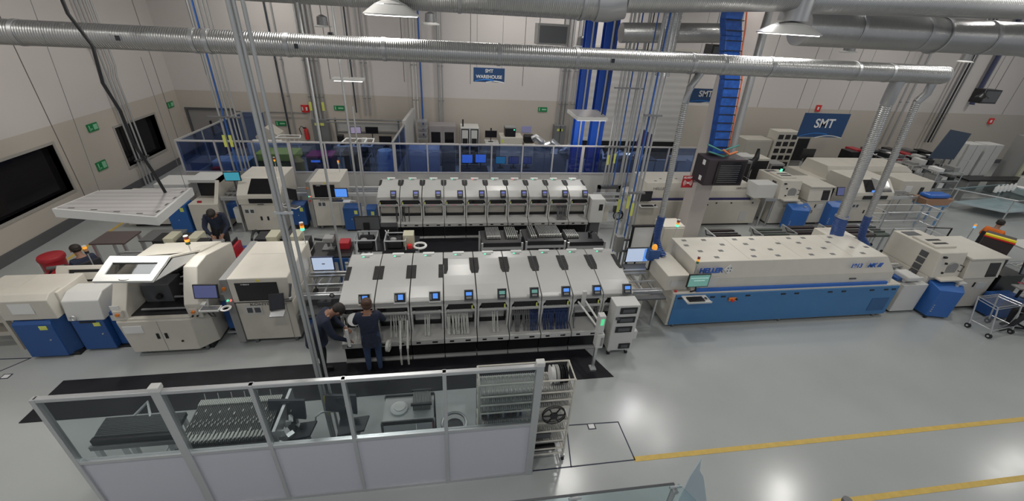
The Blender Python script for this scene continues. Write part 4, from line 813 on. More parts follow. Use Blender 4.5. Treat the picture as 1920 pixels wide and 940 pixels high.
part('rear_duct_box', MB().box(9.75, 10.5, 8.3, 8.9, .6, 1.45), CREAM, T, bevel=.01)
for x in (5.0, 7.7, 10.3): part('levelling_foot', MB().cyl((x, 6.9, 0), (x, 6.9, .1), .03, 10), STEELD, T)
part('left_label', MB().box(4.785, 4.79, 7.1, 7.25, .35, .5), PAPER, T)
T = monitor('monitor', 5.2, 6.76, 1.33, .50, .32, SCR_G, 'monitor with green screen on the front of the blue oven', rz=.02)
part('stand', MB().tube([(5.2, 6.8, 1.2), (5.22, 6.8, 1.05), (5.17, 6.88, .97)], .018), BLACK, T); part('menu_bar', MB().box(5.0, 5.4, 6.752, 6.756, 1.39, 1.41).box(5.08, 5.33, 6.752, 6.756, 1.33, 1.35), mat('pale_green_menu', (.3, .5, .45), .4, em=(.4, .6, .55), es=.5), T)
T = thing('keyboard_tray', 'white tray with black keyboard on the blue oven front', 'keyboard', (5.25, 6.7, .88)); part('tray', MB().box(4.96, 5.52, 6.56, 6.84, .88, .90).box(4.96, 5.52, 6.56, 6.575, .90, .92), WHITE, T); part('keyboard', MB().box(5.02, 5.38, 6.60, 6.76, .90, .925), BLACK, T, bevel=.004); part('mouse', MB().ell((5.45, 6.7, .915), .025, .04, .018), DGREY, T)
beacon(5.2, 6.98, 1.33, .30, 'short signal tower in front of the blue HELLER lettering', (LR if 0 else mat('dull_red_segment', (.35, .06, .05), .4), LO, mat('dull_green_segment', (.05, .2, .1), .4)), r=.028)
beacon(5.3, 8.2, 1.62, .28, 'signal tower with lit green segment at the rear left of the blue oven', (mat('dull_red_segment_b', (.35, .06, .05), .4), LO, LG), r=.035)
T = thing('beacon_box', 'blue control box with amber beacon beside the blue hose', 'control box', (4.72, 7.75, 1.0)); part('casing', MB().box(4.48, 4.75, 7.7, 7.85, 1.28, 1.55), BLUE, T, bevel=.01); part('beacon', MB().lathe((4.62, 7.78, 1.55), [(.06, 0), (.06, .06), (.04, .10), (.01, .12)], 14), LO, T, smooth=True); part('stem', MB().cyl((4.6, 7.8, .98), (4.6, 7.8, 1.3), .02, 8), BLACK, T)
# ---- machines right of the oven
T = conveyor(10.86, 11.40, 7.05, 7.75, .98, 'small white conveyor right of the blue oven', None, WHITE, zl=.84)
part('cover', MB().cbox((11.0, 7.15, 1.0), (.34, .4, .12)), WHITE, T, bevel=.03); part('blue_motor', MB().box(10.7, 10.9, 7.1, 7.3, .88, .95), BLUE, T)
T = thing('conveyor_cabinet', 'plain white low cabinet right of the blue oven', 'cabinet', (11.1, 7.3, 0)); part('body', MB().box(10.82, 11.52, 6.95, 7.8, .06, .84), WHITE, T, bevel=.015); part('plinth', MB().box(10.9, 11.45, 7.02, 7.75, 0, .06), BLACK, T)
T = thing('inspection_tower', 'tall cream machine with arched window right of the blue oven', 'machine', (11.9, 7.5, 0))
part('body', MB().box(11.5, 12.28, 7.05, 8.3, .06, 1.0), CREAM, T, bevel=.015)
part('upper_body', MB().loft([(11.5, 6.98, 1.0), (12.28, 6.98, 1.0), (12.28, 8.3, 1.0), (11.5, 8.3, 1.0)], [(11.5, 7.08, 1.64), (12.28, 7.08, 1.64), (12.28, 8.3, 1.64), (11.5, 8.3, 1.64)]), CREAM, T, bevel=.02)
part('top_hatch', MB().box(11.6, 12.2, 7.3, 7.9, 1.64, 1.69), CREAM, T, bevel=.01); part('hatch_slot', MB().box(11.7, 12.1, 7.42, 7.5, 1.69, 1.695).box(11.7, 12.1, 7.6, 7.68, 1.69, 1.695), BLACK, T); part('top_opening', MB().box(11.6, 12.0, 7.98, 8.2, 1.64, 1.65), DGREY, T)
m = MB(); cz = 1.42
P = [(11.82, 1.12), (12.12, 1.12)]+[(11.97+.15*math.cos(a), 1.27+.13*math.sin(a)) for a in [PI*i/8 for i in range(9)]]
part('window', MB().prism([(p[0], p[1]) for p in P], 7.0, 7.04, 'y'), MGREY, T); part('window_handle', MB().tube([(12.18, 7.0, 1.18), (12.2, 6.95, 1.18), (12.2, 6.95, 1.33), (12.18, 7.02, 1.33)], .012), BLACK, T)
part('hinge', MB().box(11.72, 11.76, 6.97, 7.02, 1.12, 1.16).box(11.72, 11.76, 7.0, 7.06, 1.36, 1.40).box(11.6, 11.68, 7.02, 7.07, 1.52, 1.56), BLACK, T)
g = part('side_grille', MB().box(11.49, 11.5, 7.35, 7.5, .92, .94), DGREY, T)
for i in range(4): part('fan_window', MB().box(11.485, 11.51, 7.30, 7.48, .86+i*.175, 1.0+i*.175), DGREY, T)
part('front_shelf', MB().box(11.62, 12.25, 6.83, 7.0, .98, 1.03), CREAM, T, bevel=.01); part('arm_bracket', MB().box(12.15, 12.35, 6.78, 6.98, .90, .95), WHITE, T); part('base', MB().box(11.6, 12.2, 7.15, 8.2, 0, .06), BLACK, T)
T = thing('blue_cabinet', 'tilted looking bright blue cabinet in front of the arched window machine', 'cabinet', (11.9, 6.8, 0))
part('body', MB().loft([(11.62, 6.72, .06), (12.12, 6.60, .06), (12.4, 6.82, .06), (12.4, 7.04, .06), (11.62, 7.04, .06)], [(11.58, 6.72, .82), (12.1, 6.58, .82), (12.38, 6.82, .82), (12.38, 7.04, .92), (11.58, 7.04, .92)]), mat('bright_blue_enamel', (.03, .13, .42), .4), T, bevel=.012)
part('top_lock', MB().cyl((12.1, 6.8, .86), (12.1, 6.8, .90), .04, 12), ALU, T); m = MB()
for i in range(4): m.box(11.64, 11.68, 6.70, 6.71, .2+i*.06, .225+i*.06)
part('bolt', m, ALU, T); part('caster', MB().cyl((11.6, 6.72, .03), (11.66, 6.72, .03), .03, 10).cyl((12.3, 6.8, .03), (12.36, 6.8, .03), .03, 10), BLACK, T)
T = thing('cabinet_machine', 'cream cabinet machine with slanted dark window at the right end of the near line', 'machine', (13, 7.5, 0))
part('body', MB().box(12.42, 13.4, 6.95, 8.1, .1, .98), CREAM, T, bevel=.012); part('upper_body', MB().loft([(12.36, 6.92, .98), (13.4, 6.92, .98), (13.4, 8.1, .98), (12.36, 8.1, .98)], [(12.36, 7.0, 1.48), (13.4, 7.0, 1.48), (13.4, 8.1, 1.48), (12.36, 8.1, 1.48)]), CREAM, T, bevel=.012)
part('top_plate', MB().box(12.34, 13.46, 6.95, 8.12, 1.48, 1.53), CREAM, T, bevel=.01)
part('window', MB().loft([(12.98, 6.915, 1.02), (13.3, 6.915, 1.02), (13.3, 6.975, 1.38), (12.98, 6.975, 1.38)], [(12.98, 6.93, 1.02), (13.3, 6.93, 1.02), (13.3, 6.99, 1.38), (12.98, 6.99, 1.38)]), DGLASS, T)
part('notice', MB().box(12.95, 13.22, 6.94, 6.95, .66, .84), WHITE, T); part('handle', MB().box(12.84, 12.87, 6.93, 6.95, .72, .85), BLACK, T)
part('black_side', MB().box(13.4, 13.5, 7.0, 8.0, .05, 1.44), BLACK, T); part('base', MB().box(12.5, 13.35, 7.05, 8.0, 0, .1), BLACK, T)
# =============== FAR ROW (front faces near y = 12) ===============
BO = bpy.data.objects
def find(label_start): return [o for o in BO if o.parent is None and str(o.get('label', '')).startswith(label_start)][0]
GF = 'placement modules of the far line'
mf = module('short', 'far placement module, first from the left, beside the small blue drive', GF, mat('screen_violet', (.03, .04, .15), .3, em=(.18, .2, .5), es=.7), LG); mf.location = (-2.0, 11.6, 0)
lamps = ['green', 'green', 'green', 'green', 'red', 'green', 'red', 'green', 'green', 'green']
words = ['first', 'second', 'third', 'fourth', 'fifth', 'sixth', 'seventh', 'eighth', 'ninth', 'tenth']
for k in range(1, 10):
    r = dup(mf, (-2.0+k*.632, 11.6, 0), 'far placement module, %s from the left%s' % (words[k], {4: ', with a red lamp on top', 6: ', with a red lamp on top', 9: ' and the last one'}.get(k, ', with a green lamp on top')))
    if k in (4, 6):
        for c in r.children:
            if c.name.startswith('status_lamp'):
                me = c.data.copy(); me.materials.clear(); me.materials.append(LR); c.data = me
R_ = random.Random(9)
feeders(-2.0, 11.6, [(.06, .0), (.50, .02), (.54, .0)], TAPED, 'black component tape on the first far module', 'black tapes on the first far module')
feeders(-2.0+.632, 11.6, [(.05, .0), (.10, .02), (.24, .0)], TAPED, 'black component tape on the second far module', 'black tapes on the second far module')
feeders(-2.0+8*.632, 11.6, [(.28+.03*i, R_.uniform(-.03, .04)) for i in range(10)], TAPEG, 'grey component tape bunched on the ninth far module', 'grey tapes on the ninth far module')
T = thing('end_cabinet', 'white box with dark slot at the right end of the far line', 'cabinet', (4.5, 11.5, 0)); part('body', MB().box(4.33, 4.75, 11.35, 11.8, .5, 1.28), WHITE, T, bevel=.012); part('window', MB().box(4.58, 4.7, 11.34, 11.35, .92, 1.12), BLACK, T); part('leg', MB().box(4.4, 4.7, 11.4, 11.7, 0, .5), DGREY, T)
T = conveyor(4.8, 5.95, 11.7, 12.6, 1.02, 'steel conveyor between the far modules and the far oven', None); part('side_cabinet', MB().box(4.8, 5.15, 11.9, 12.5, .3, .85), CREAM, T); part('cable_coil', MB().ring((5.5, 11.9, .5), .16, .02, 'y').ring((5.55, 11.95, .45), .12, .02, 'y'), BLACK, T); part('lower_beam', MB().box(4.8, 5.95, 11.75, 11.8, .25, .32), ALU, T)
T = oven(6.0, 'cream reflow oven with thin navy stripe in the far line', CREAM2, NAVY, 12.0, 4.6, 1.3, 1.5)
text('lettering', 'HELLER', .12, facing_front(6.85, 12.08, 1.34), DGREY, T, sx=1.2); text('lettering', '1809 EXL', .1, facing_front(9.75, 12.06, 1.36), DGREY, T)
for i in range(10): part('hood_vent', MB().box(6.75+i*.28, 6.83+i*.28, 12.35+.22*(i % 2), 12.41+.22*(i % 2), 1.5, 1.506), GR, T)
part('handle', MB().box(8.6, 8.66, 11.98, 12.0, .78, .82), BLACK, T); part('side_recess', MB().box(9.95, 10.2, 11.98, 12.0, .2, .55), LGREY, T)
for x in (8.95, 9.5, 10.3): part('panel_latch', MB().box(x-.03, x+.03, 11.985, 12.0, .84, .88), BLACK, T)
monitor('monitor', 6.3, 11.9, 1.15, .46, .34, SCR_O, 'black monitor on the far cream oven'); T = thing('keyboard_tray', 'white keyboard tray on the far cream oven', 'keyboard', (6.5, 11.8, .8)); part('tray', MB().box(6.15, 6.75, 11.75, 12.0, .82, .84), WHITE, T); part('keyboard', MB().box(6.2, 6.6, 11.78, 11.9, .84, .86), BLACK, T)
part('knob', MB().cyl((6.68, 11.85, .84), (6.68, 11.85, .88), .03, 10), BLACK, T)
solo('white_box', MB().box(10.0, 10.75, 11.7, 12.2, 1.15, 1.62), WHITE, 'plain white box on the right end of the far cream oven', 'box', bevel=.01)
conveyor(10.65, 11.08, 11.9, 12.5, 1.05, 'steel conveyor right of the far cream oven', None)
dup(find('tall cream machine with arched'), (11.9-.35, 7.5+4.95, 0), 'tall cream machine with arched window in the far row')
r = dup(find('cream cabinet machine with slanted'), (13-.15, 7.5+5.0, 0), 'cream cabinet machine marked 33 in the far row'); r.scale = (.85, 1, .95)
text('lettering', '33', .17, facing_front(12.75, 6.935, .55), KTEXT, r)
b = find('tilted looking bright blue'); dup(b, (11.9-.15, 6.8+4.75, 0), 'bright blue cabinet in front of the far arched window machine'); dup(b, (11.9+1.55, 6.8+4.95, 0), 'bright blue cabinet between the 33 machine and the far open printer')
monitor('monitor', 13.45, 11.9, 1.3, .3, .3, SCR_N, 'small blue grey screen beside the 33 machine', tilt=.3)
def printer(x0, x1, y0, label, win, open_=False):
    T = thing('screen_printer', label, 'machine', ((x0+x1)/2, y0+.7, 0))
    part('lower_cabinet', MB().box(x0+.03, x1-.03, y0, y0+1.35, .1, .92), CREAM, T, bevel=.012)
    prof = [(y0-.04, .92), (y0-.06, 1.1), (y0-.04, 1.22), (y0+.35, 1.6), (y0+1.35, 1.6), (y0+1.35, .92)]
    part('hood', MB().prism(prof, x0, x1), CREAM, T, bevel=.02)
    n = Vector((0, -.38, .39)).normalized(); a, b = Vector((0, y0-.04, 1.22)), Vector((0, y0+.35, 1.6))
    p = a.lerp(b, .05)+n*.006; q = a.lerp(b, .92)+n*.006; w0, w1 = (x0+.3, x1-.25) if not open_ else (x0+.35, x1-.12)
    A = [(w0, p.y, p.z), (w1, p.y, p.z), (w1-.05, q.y, q.z), (w0+.05, q.y, q.z)]
    part('window', MB().loft(A, [(v[0], v[1]+n.y*.01, v[2]+n.z*.01) for v in A]), win, T)
    part('slot', MB().box(x0+.3, x1-.25, y0-.075, y0-.06, .98, 1.12), BLACK, T, bevel=.01); part('handle', MB().box((x0+x1)/2-.08, (x0+x1)/2+.08, y0-.07, y0-.04, .93, .95), DGREY, T)
    for s in (-1, 1): part('door_handle', MB().box((x0+x1)/2+s*.09-.025, (x0+x1)/2+s*.09+.025, y0-.012, y0, .42, .54), BLACK, T)
    v = part('vent_plate', MB().box(x0+.08, x0+.38, y0-.01, y0, .62, .80), WHITE, T); part('fan_grille', MB().box(x0+.11, x0+.20, y0-.016, y0-.01, .66, .76).box(x0+.25, x0+.34, y0-.016, y0-.01, .66, .76), DGREY, v)
    part('base', MB().box(x0+.1, x1-.1, y0+.1, y0+1.25, 0, .1), BLACK, T); return T
T = printer(-5.85, -4.68, 12.0, 'closed cream screen printer with black slanted window in the far row', DGLASS)
beacon(-5.0, 12.9, 1.6, .25, 'signal tower on the closed far printer', (mat('dull_red_b', (.3, .05, .03), .4), LO, mat('dull_green_b', (.05, .2, .1), .4)))
T = printer(14.2, 15.75, 12.0, 'cream screen printer with open windows at the far right', DGLASS, True)
part('window_bar', MB().box(14.95, 15.05, 11.9, 12.35, 1.25, 1.65), WHITE, T); part('inner_light', MB().box(14.75, 15.0, 11.93, 11.95, 1.25, 1.32), SCR_B, T)
solo('signal_tower', MB().cyl((11.75, 12.9, 1.64), (11.75, 12.9, 1.76), .035, 8), LG, 'small lit green lamp behind the far arched window machine', 'signal light')
r = dup(find('boxy cream inspection'), (-3.52, 12.7, 0), 'boxy cream inspection machine in the far row'); r.scale = (.82, .8, .98)
monitor('monitor', -3.0, 11.8, 1.34, .36, .28, SCR_B, 'bright blue monitor beside the far inspection machine'); T = thing('keyboard_stand', 'white arm holding a keyboard under the bright blue monitor', 'keyboard', (-3.0, 11.7, 1.1)); part('tray', MB().box(-3.3, -2.75, 11.6, 11.78, 1.12, 1.14), WHITE, T); part('keyboard', MB().box(-3.25, -2.95, 11.62, 11.74, 1.14, 1.16), BLACK, T); part('arm', MB().tube([(-2.9, 11.75, 1.12), (-2.75, 11.9, 1.05), (-2.7, 12.1, .95)], .02), WHITE, T)
beacon(-3.25, 13.0, 1.55, .25, 'signal tower behind the far inspection machine', (LO, WHITE), cap=REDB)
monitor('monitor', -4.35, 11.8, 1.3, .36, .34, SCR_O, 'black monitor right of the closed far printer', rz=-.4); T = thing('keyboard_stand', 'white arm with two keyboards beside the closed far printer', 'keyboard', (-4.4, 11.7, 1.0)); part('tray', MB().cbox((-4.35, 11.6, 1.02), (.5, .2, .02), rz=-.4), WHITE, T); part('keyboard', MB().cbox((-4.33, 11.6, 1.04), (.4, .14, .02), rz=-.4), DGREY, T); part('arm', MB().tube([(-4.45, 11.65, 1.01), (-4.62, 11.8, .98), (-4.72, 12.05, .95)], .02), WHITE, T)
def bluecab(x0, x1, y0, z1, label, z0=.06, mt=BLUE):
    T = thing('blue_cabinet', label, 'cabinet', ((x0+x1)/2, y0+.3, 0)); part('body', MB().box(x0, x1, y0, y0+.4, z0, z1), mt, T, bevel=.012); part('lock', MB().cyl(((x0+x1)/2, y0-.012, (z0+z1)/2), ((x0+x1)/2, y0, (z0+z1)/2), .014, 8), ALU, T); part('sticker', MB().box(x1-.14, x1-.05, y0-.004, y0, z1-.2, z1-.08), YELLAB, T)
    part('foot', MB().box(x0+.04, x1-.04, y0+.05, y0+.36, 0, z0), BLACK, T); return T
bluecab(-3.08, -2.62, 12.0, .78, 'blue cabinet right of the far inspection machine'); bluecab(-2.45, -2.15, 12.05, .72, 'narrow blue drive left of the first far module', .25); bluecab(-4.6, -4.2, 12.2, .8, 'blue cabinet between the closed printer and the inspection machine in the far row', .15)
conveyor(-3.05, -2.1, 12.5, 13.1, 1.05, 'conveyor left of the first far module', None, WHITE); conveyor(-4.6, -4.02, 12.62, 13.1, 1.02, 'short conveyor right of the closed far printer', None)
bluecab(-7.72, -7.22, 11.9, .95, 'tall bright blue cabinet at the left end of the far row', .05, mat('mid_blue_enamel', (.025, .12, .38), .4))
T = thing('magazine_cabinet', 'cream cabinet with dark opening left of the far conveyor', 'cabinet', (-6.75, 12.3, 0)); part('body', MB().box(-7.15, -6.4, 11.95, 12.9, .08, .95), CREAM, T, bevel=.01); part('side_wall', MB().prism([(12.0, .95), (13.2, .95), (13.2, 1.5), (12.4, 1.5)], -6.5, -6.4), CREAM, T); part('foot', MB().box(-7.1, -6.45, 12.0, 12.8, 0, .08), BLACK, T); part('top_cover', MB().box(-7.2, -6.4, 12.4, 13.1, 1.42, 1.5), WHITE, T); part('dark_opening', MB().box(-7.1, -6.5, 12.6, 12.65, .95, 1.42), BLACK, T); part('lock', MB().cyl((-6.9, 11.93, .5), (-6.9, 11.95, .5), .02, 8), BLACK, T); part('handles', MB().box(-6.95, -6.85, 12.05, 12.1, .95, 1.0), RED, T)
T = thing('loader_box', 'white sloped box at the left end of the far row', 'machine', (-8.1, 12.9, 0)); part('upper_box', MB().box(-8.25, -7.35, 12.6, 13.4, .95, 1.3), WHITE, T, bevel=.02); part('body', MB().box(-9.2, -7.5, 12.5, 13.2, .1, .95), CREAM, T); part('handle', MB().box(-7.6, -7.54, 12.58, 12.6, 1.0, 1.16), BLACK, T); part('foot', MB().box(-9.1, -7.6, 12.6, 13.1, 0, .1), BLACK, T)
T = conveyor(-6.35, -5.9, 12.1, 12.9, 1.1, 'steel conveyor left of the closed far printer', None); part('blue_box', MB().box(-6.35, -5.95, 12.3, 12.6, .35, .8), BLUE, T); part('white_valves', MB().box(-6.1, -5.95, 12.1, 12.25, .3, .75), WHITE, T)
T = monitor('monitor', -5.93, 12.2, 1.68, .42, .27, SCR_T, 'teal screen monitor on a pole in the far row', rz=.05); part('stand', MB().cyl((-5.93, 12.26, 0), (-5.93, 12.26, 1.6), .025, 8), DGREY, T)
# far right oven behind
T = oven(14.6, 'cream oven behind everything under the largest blue sign', CREAM2, NAVY, 14.1, 4.7, 1.7, 1.45)
T = thing('feed_machine', 'grey and cream machine with tall slot at the far right', 'machine', (17.8, 13, 0)); part('body', MB().box(17.0, 18.4, 12.8, 13.8, .1, 1.35), CREAM, T, bevel=.02); part('slot', MB().box(17.9, 18.05, 12.78, 12.8, .6, 1.1), BLACK, T); part('sticker', MB().box(17.2, 17.5, 12.78, 12.8, .9, 1.15), PAPER, T); part('blue_label', MB().box(18.4, 18.41, 13.0, 13.5, .6, 1.1), mat('sky_blue_label', (.10, .25, .5), .5), T); part('base', MB().box(17.1, 18.3, 12.9, 13.7, 0, .1), BLACK, T)
conveyor(15.8, 17.0, 12.0, 12.6, 1.05, 'conveyor right of the far open printer', None)
solo('parts_tray', MB().prism([(17.0, .82), (17.9, .82), (18.1, 1.05), (16.9, 1.05)], 11.7, 12.2, 'y'), mat('tan_tray', (.35, .2, .12), .5), 'brown open tray with blue liner at the far right', 'tray')
solo('blue_liner', MB().box(17.05, 17.95, 11.75, 12.15, 1.06, 1.2), BLUEB, 'blue liner on the brown tray at the far right', 'liner', bevel=.05)
T = thing('stool', 'blue legged stand under the brown tray', 'stand', (17.5, 12, 0)); part('top', MB().box(17.0, 18.0, 11.7, 12.2, .76, .82), mat('pale_blue', (.15, .3, .5), .5), T)
for x, y in ((17.05, 11.75), (17.9, 11.75), (17.05, 12.12), (17.9, 12.12)): part('leg', MB().box(x, x+.05, y, y+.05, 0, .76), mat('pale_blue_leg', (.15, .3, .5), .5), T)
def shelf_rack(x0, x1, y0, y1, zs, label, mt=ALU, group=None, topz=None, wheels=True):
    T = thing('wire_rack', label, 'rack', ((x0+x1)/2, (y0+y1)/2, 0), group); zt = topz or zs[-1]+.02
    for x in (x0, x1):
        for y in (y0, y1):
            part('post', MB().cyl((x, y, .1 if wheels else 0), (x, y, zt), .018, 8), mt, T)
            if wheels: part('caster', MB().cyl((x-.015, y, .05), (x+.015, y, .05), .05, 12), RUBBER, T)
    for z in zs:
        m = MB()
        for a, b in (((x0, y0), (x1, y0)), ((x1, y0), (x1, y1)), ((x1, y1), (x0, y1)), ((x0, y1), (x0, y0))): m.cyl((*a, z), (*b, z), .016, 6)
        s = part('shelf_frame', m, mt, T); n = 9; m = MB()
        for i in range(1, n): m.cyl((x0, y0+(y1-y0)*i/n, z), (x1, y0+(y1-y0)*i/n, z), .004, 4)
        part('wires', m, mt, s)
    return T
shelf_rack(13.75, 15.9, 10.35, 10.95, (.3, .62, .9, 1.2), 'long steel shelf rack in front of the far open printer')
shelf_rack(13.7, 14.9, 9.3, 9.9, (.3, .6, .85), 'low steel rack behind the blue oven right end')
# =============== MIDDLE ZONE ===============
DSTEEL = STEELD
def feeder_cart(x0, x1, y0, y1, z, label, mode):
    T = thing('feeder_cart', label, 'cart', ((x0+x1)/2, (y0+y1)/2, 0))
    for x in (x0, x1-.05):
        for y in (y0, y1-.05): part('leg', MB().box(x, x+.05, y, y+.05, .06, z+(.12 if y == y0 else 0)), ALU, T); part('caster', MB().cyl((x, y+.02, .04), (x+.04, y+.02, .04), .04, 10), RUBBER, T)
    part('front_rail', MB().box(x0, x1, y0-.01, y0+.03, z-.06, z), ALU, T); part('lower_rail', MB().box(x0, x1, y0, y0+.03, z-.38, z-.33), ALU, T)
    part('bed', MB().box(x0+.03, x1-.03, y0+.03, y1, z-.04, z+.02), BLACK, T)
    part('black_trough', MB().box(x0+.05, x1-.05, y0+.03, y0+.2, z+.02, z+.12), BLACK, T); return T
def feeder_bank(x0, x1, y0, y1, z, n, mts, label, group, h=.12):
    for i in range(n):
        x = x0+(x1-x0)*(i+.5)/n; w = (x1-x0)/n*.62
        m = MB().prism([(y0, z), (y1, z), (y1, z+h*.8), (y0+.5*(y1-y0), z+h), (y0, z+h*.9)], x-w/2, x+w/2)
        m.mat(1).box(x-w/2*.8, x+w/2*.8, y0+.05, y0+.12, z+h*.98, z+h*1.08)
        solo('tape_feeder', m, mts, label, 'feeder', group)
FM = [mat('feeder_body', (.16, .165, .16), .35, .3), mat('feeder_cap', (.6, .6, .56), .4)]
feeder_cart(.82, 1.9, 9.35, 10.3, .8, 'feeder cart on the far mat, leftmost of three', 0); feeder_bank(.98, 1.35, 9.6, 10.3, .83, 10, FM, 'grey feeder standing in the left part of the leftmost far cart', 'feeders in the leftmost far cart, left block'); feeder_bank(1.5, 1.8, 9.6, 10.3, .83, 6, FM, 'grey feeder standing in the right part of the leftmost far cart', 'feeders in the leftmost far cart, right block')
feeder_cart(1.97, 3.05, 9.4, 10.35, .8, 'feeder cart on the far mat, middle of three', 0); feeder_bank(2.15, 2.32, 9.6, 10.35, .83, 3, FM, 'grey feeder at the left of the middle far cart', 'left feeders in the middle far cart'); feeder_bank(2.38, 3.0, 9.65, 10.35, .83, 14, FM, 'grey feeder packed in the middle far cart', 'packed feeders in the middle far cart')
feeder_cart(3.1, 4.15, 9.4, 10.2, .75, 'feeder cart on the far mat, rightmost and half empty', 0); feeder_bank(3.15, 3.5, 9.7, 10.2, .77, 7, FM, 'grey feeder in the rightmost far cart', 'feeders in the rightmost far cart'); solo('curved_hook', MB().tube([(3.85, 9.9, .77), (3.8, 9.85, .95), (3.9, 9.85, .98), (3.95, 10.1, .8)], .03, 6), BLACK, 'black curved handle on the rightmost far cart', 'handle')
TR = mat('tray_black', (.03, .022, .024), .4); TRG = mat('tray_green_grey', (.07, .085, .075), .45)
def tray_cart(x0, x1, y0, y1, z, mt, label):
    T = thing('tray_cart', label, 'cart', ((x0+x1)/2, (y0+y1)/2, 0)); part('tray', MB().box(x0, x1, y0, y1, z, z+.06), mt, T, bevel=.01); part('front_roll', MB().cyl((x0+.03, y0-.03, z+.02), (x1-.03, y0-.03, z+.02), .06, 10), mt, T, smooth=True)
    for i in range(3): part('divider', MB().box(x0+.04, x1-.04, y0+.1+i*.16, y0+.14+i*.16, z+.06, z+.10), mt if i != 1 else STEELD, T)
    part('side_frame', MB().box(x0-.06, x0-.02, y0, y1, z-.03, z+.12), ALU, T); part('hose', MB().tube([(x0-.05, y0+.1, z+.1), (x0-.2, y0+.2, z+.08), (x0-.12, y0+.4, z+.12)], .02), BLACK, T)
    for x in (x0+.03, x1-.07):
        for y in (y0+.03, y1-.07): part('leg', MB().box(x, x+.04, y, y+.04, 0, z), ALU, T)
tray_cart(7.62, 8.5, 9.75, 10.35, .66, TR, 'dark red black tray cart right of the column'); tray_cart(9.15, 10.1, 9.75, 10.35, .66, TRG, 'green grey tray cart, second right of the column'); tray_cart(10.3, 11.35, 9.8, 10.45, .68, TR, 'black tray cart, third right of the column'); tray_cart(11.6, 12.9, 9.8, 10.45, .68, TR, 'black tray cart behind the thick blue hose'); tray_cart(13.05, 13.6, 9.9, 10.5, .62, TRG, 'small grey tray cart behind the thin blue hose')
T = thing('electrical_cabinet', 'cream free standing cabinet behind the left end of the blue oven', 'cabinet', (5.7, 9.1, 0)); part('body', MB().box(5.4, 5.98, 8.9, 9.4, .05, 1.55), CREAM, T, bevel=.012); part('plinth', MB().box(5.45, 5.93, 8.95, 9.35, 0, .05), BLACK, T); part('door', MB().box(5.43, 5.95, 8.885, 8.9, .1, 1.5), CREAM, T)
T = thing('white_board', 'plain white board in a black frame leaning behind the oven monitor', 'board', (4.95, 9.0, 0)); part('panel', MB().box(4.66, 5.2, 9.0, 9.03, .35, 1.5), PAPER, T); part('frame', MB().box(4.62, 4.66, 8.98, 9.05, 0, 1.54).box(5.2, 5.24, 8.98, 9.05, 0, 1.54).box(4.66, 5.2, 8.98, 9.05, 1.5, 1.54), BLACK, T)
def bench(x0, x1, y0, y1, z, label, mt, legm=ALU):
    T = thing('workbench', label, 'table', ((x0+x1)/2, (y0+y1)/2, 0)); part('top', MB().box(x0, x1, y0, y1, z-.04, z), mt, T, bevel=.006)
    for x in (x0+.03, x1-.08):
        for y in (y0+.03, y1-.08): part('leg', MB().box(x, x+.05, y, y+.05, 0, z-.04), legm, T)
    part('stretcher', MB().box(x0+.05, x1-.05, y1-.07, y1-.04, .2, .25), legm, T); return T
bench(-6.7, -5.4, 9.25, 9.95, .88, 'steel bench carrying the cream and black magazines at the left', MGREY); bench(-5.3, -4.55, 9.2, 9.9, .72, 'blue edged bench with the red tray', BLUE); bench(-4.5, -3.3, 9.25, 9.9, .88, 'steel bench carrying magazines behind the front inspection machine', MGREY)
def magazine(x, y, z, w, mt, label, g=None):
    T = thing('pcb_magazine', label, 'box', (x, y, z), g); part('black_side', MB().box(x, x+w*.5, y, y+.42, z, z+.26), BLACK, T); part('cream_side', MB().box(x+w*.5, x+w, y+.03, y+.42, z, z+.30), mt, T, bevel=.006)
MC = mat('magazine_cream', (.50, .48, .36), .5)
magazine(-6.62, 9.4, .88, .42, MC, 'cream and black magazine at the left end of the left bench'); magazine(-6.12, 9.4, .88, .42, MC, 'cream and black magazine in the middle of the left bench'); solo('black_case', MB().box(-5.66, -5.42, 9.3, 9.5, .88, 1.16), BLACK, 'flat black case on the left bench in front of the bending man', 'case', bevel=.01)
magazine(-4.48, 9.4, .88, .48, MC, 'cream and black magazine left of the foreground poles'); magazine(-3.92, 9.4, .88, .42, MC, 'cream and black magazine right behind the foreground poles')
T = thing('red_tray', 'red angled tray on the blue edged bench', 'tray', (-4.9, 9.4, .72)); part('back', MB().box(-4.98, -4.92, 9.3, 9.7, .72, .98), RED, T); part('bottom', MB().box(-4.98, -4.68, 9.3, 9.7, .72, .75), RED, T)
solo('grey_instrument', MB().box(-5.25, -5.02, 9.35, 9.7, .72, .95), STEELD, 'grey instrument left of the red tray', 'instrument', bevel=.01); solo('black_block', MB().box(-5.01, -4.985, 9.3, 9.72, .72, 1.05), BLACK, 'thin black plate beside the red tray', 'plate')
T = bench(-3.25, -2.3, 9.0, 9.75, .85, 'black topped bench with microscope left of the dark monitors', BLACK, WHITE); part('blue_front', MB().box(-3.2, -2.35, 8.97, 9.0, .72, .81), BLUE, T); part('cabinet', MB().box(-3.2, -2.7, 9.02, 9.7, .05, .80), WHITE, T); part('blue_door', MB().box(-2.6, -2.45, 8.98, 9.02, .1, .8), BLUE, T)
T = thing('microscope', 'grey bench microscope beside the red box', 'microscope', (-2.85, 9.4, .85)); part('base', MB().box(-3.0, -2.72, 9.3, 9.6, .85, .88), STEELD, T); part('column', MB().box(-2.82, -2.70, 9.5, 9.6, .88, 1.2), STEELD, T, bevel=.01); part('head', MB().box(-2.95, -2.72, 9.3, 9.55, 1.05, 1.18), MGREY, T, bevel=.02); part('eyepiece', MB().cyl((-2.98, 9.35, 1.12), (-3.1, 9.25, 1.2), .03, 10), BLACK, T); part('objective', MB().cyl((-2.85, 9.38, 1.05), (-2.85, 9.38, .93), .035, 10), STEELD, T)
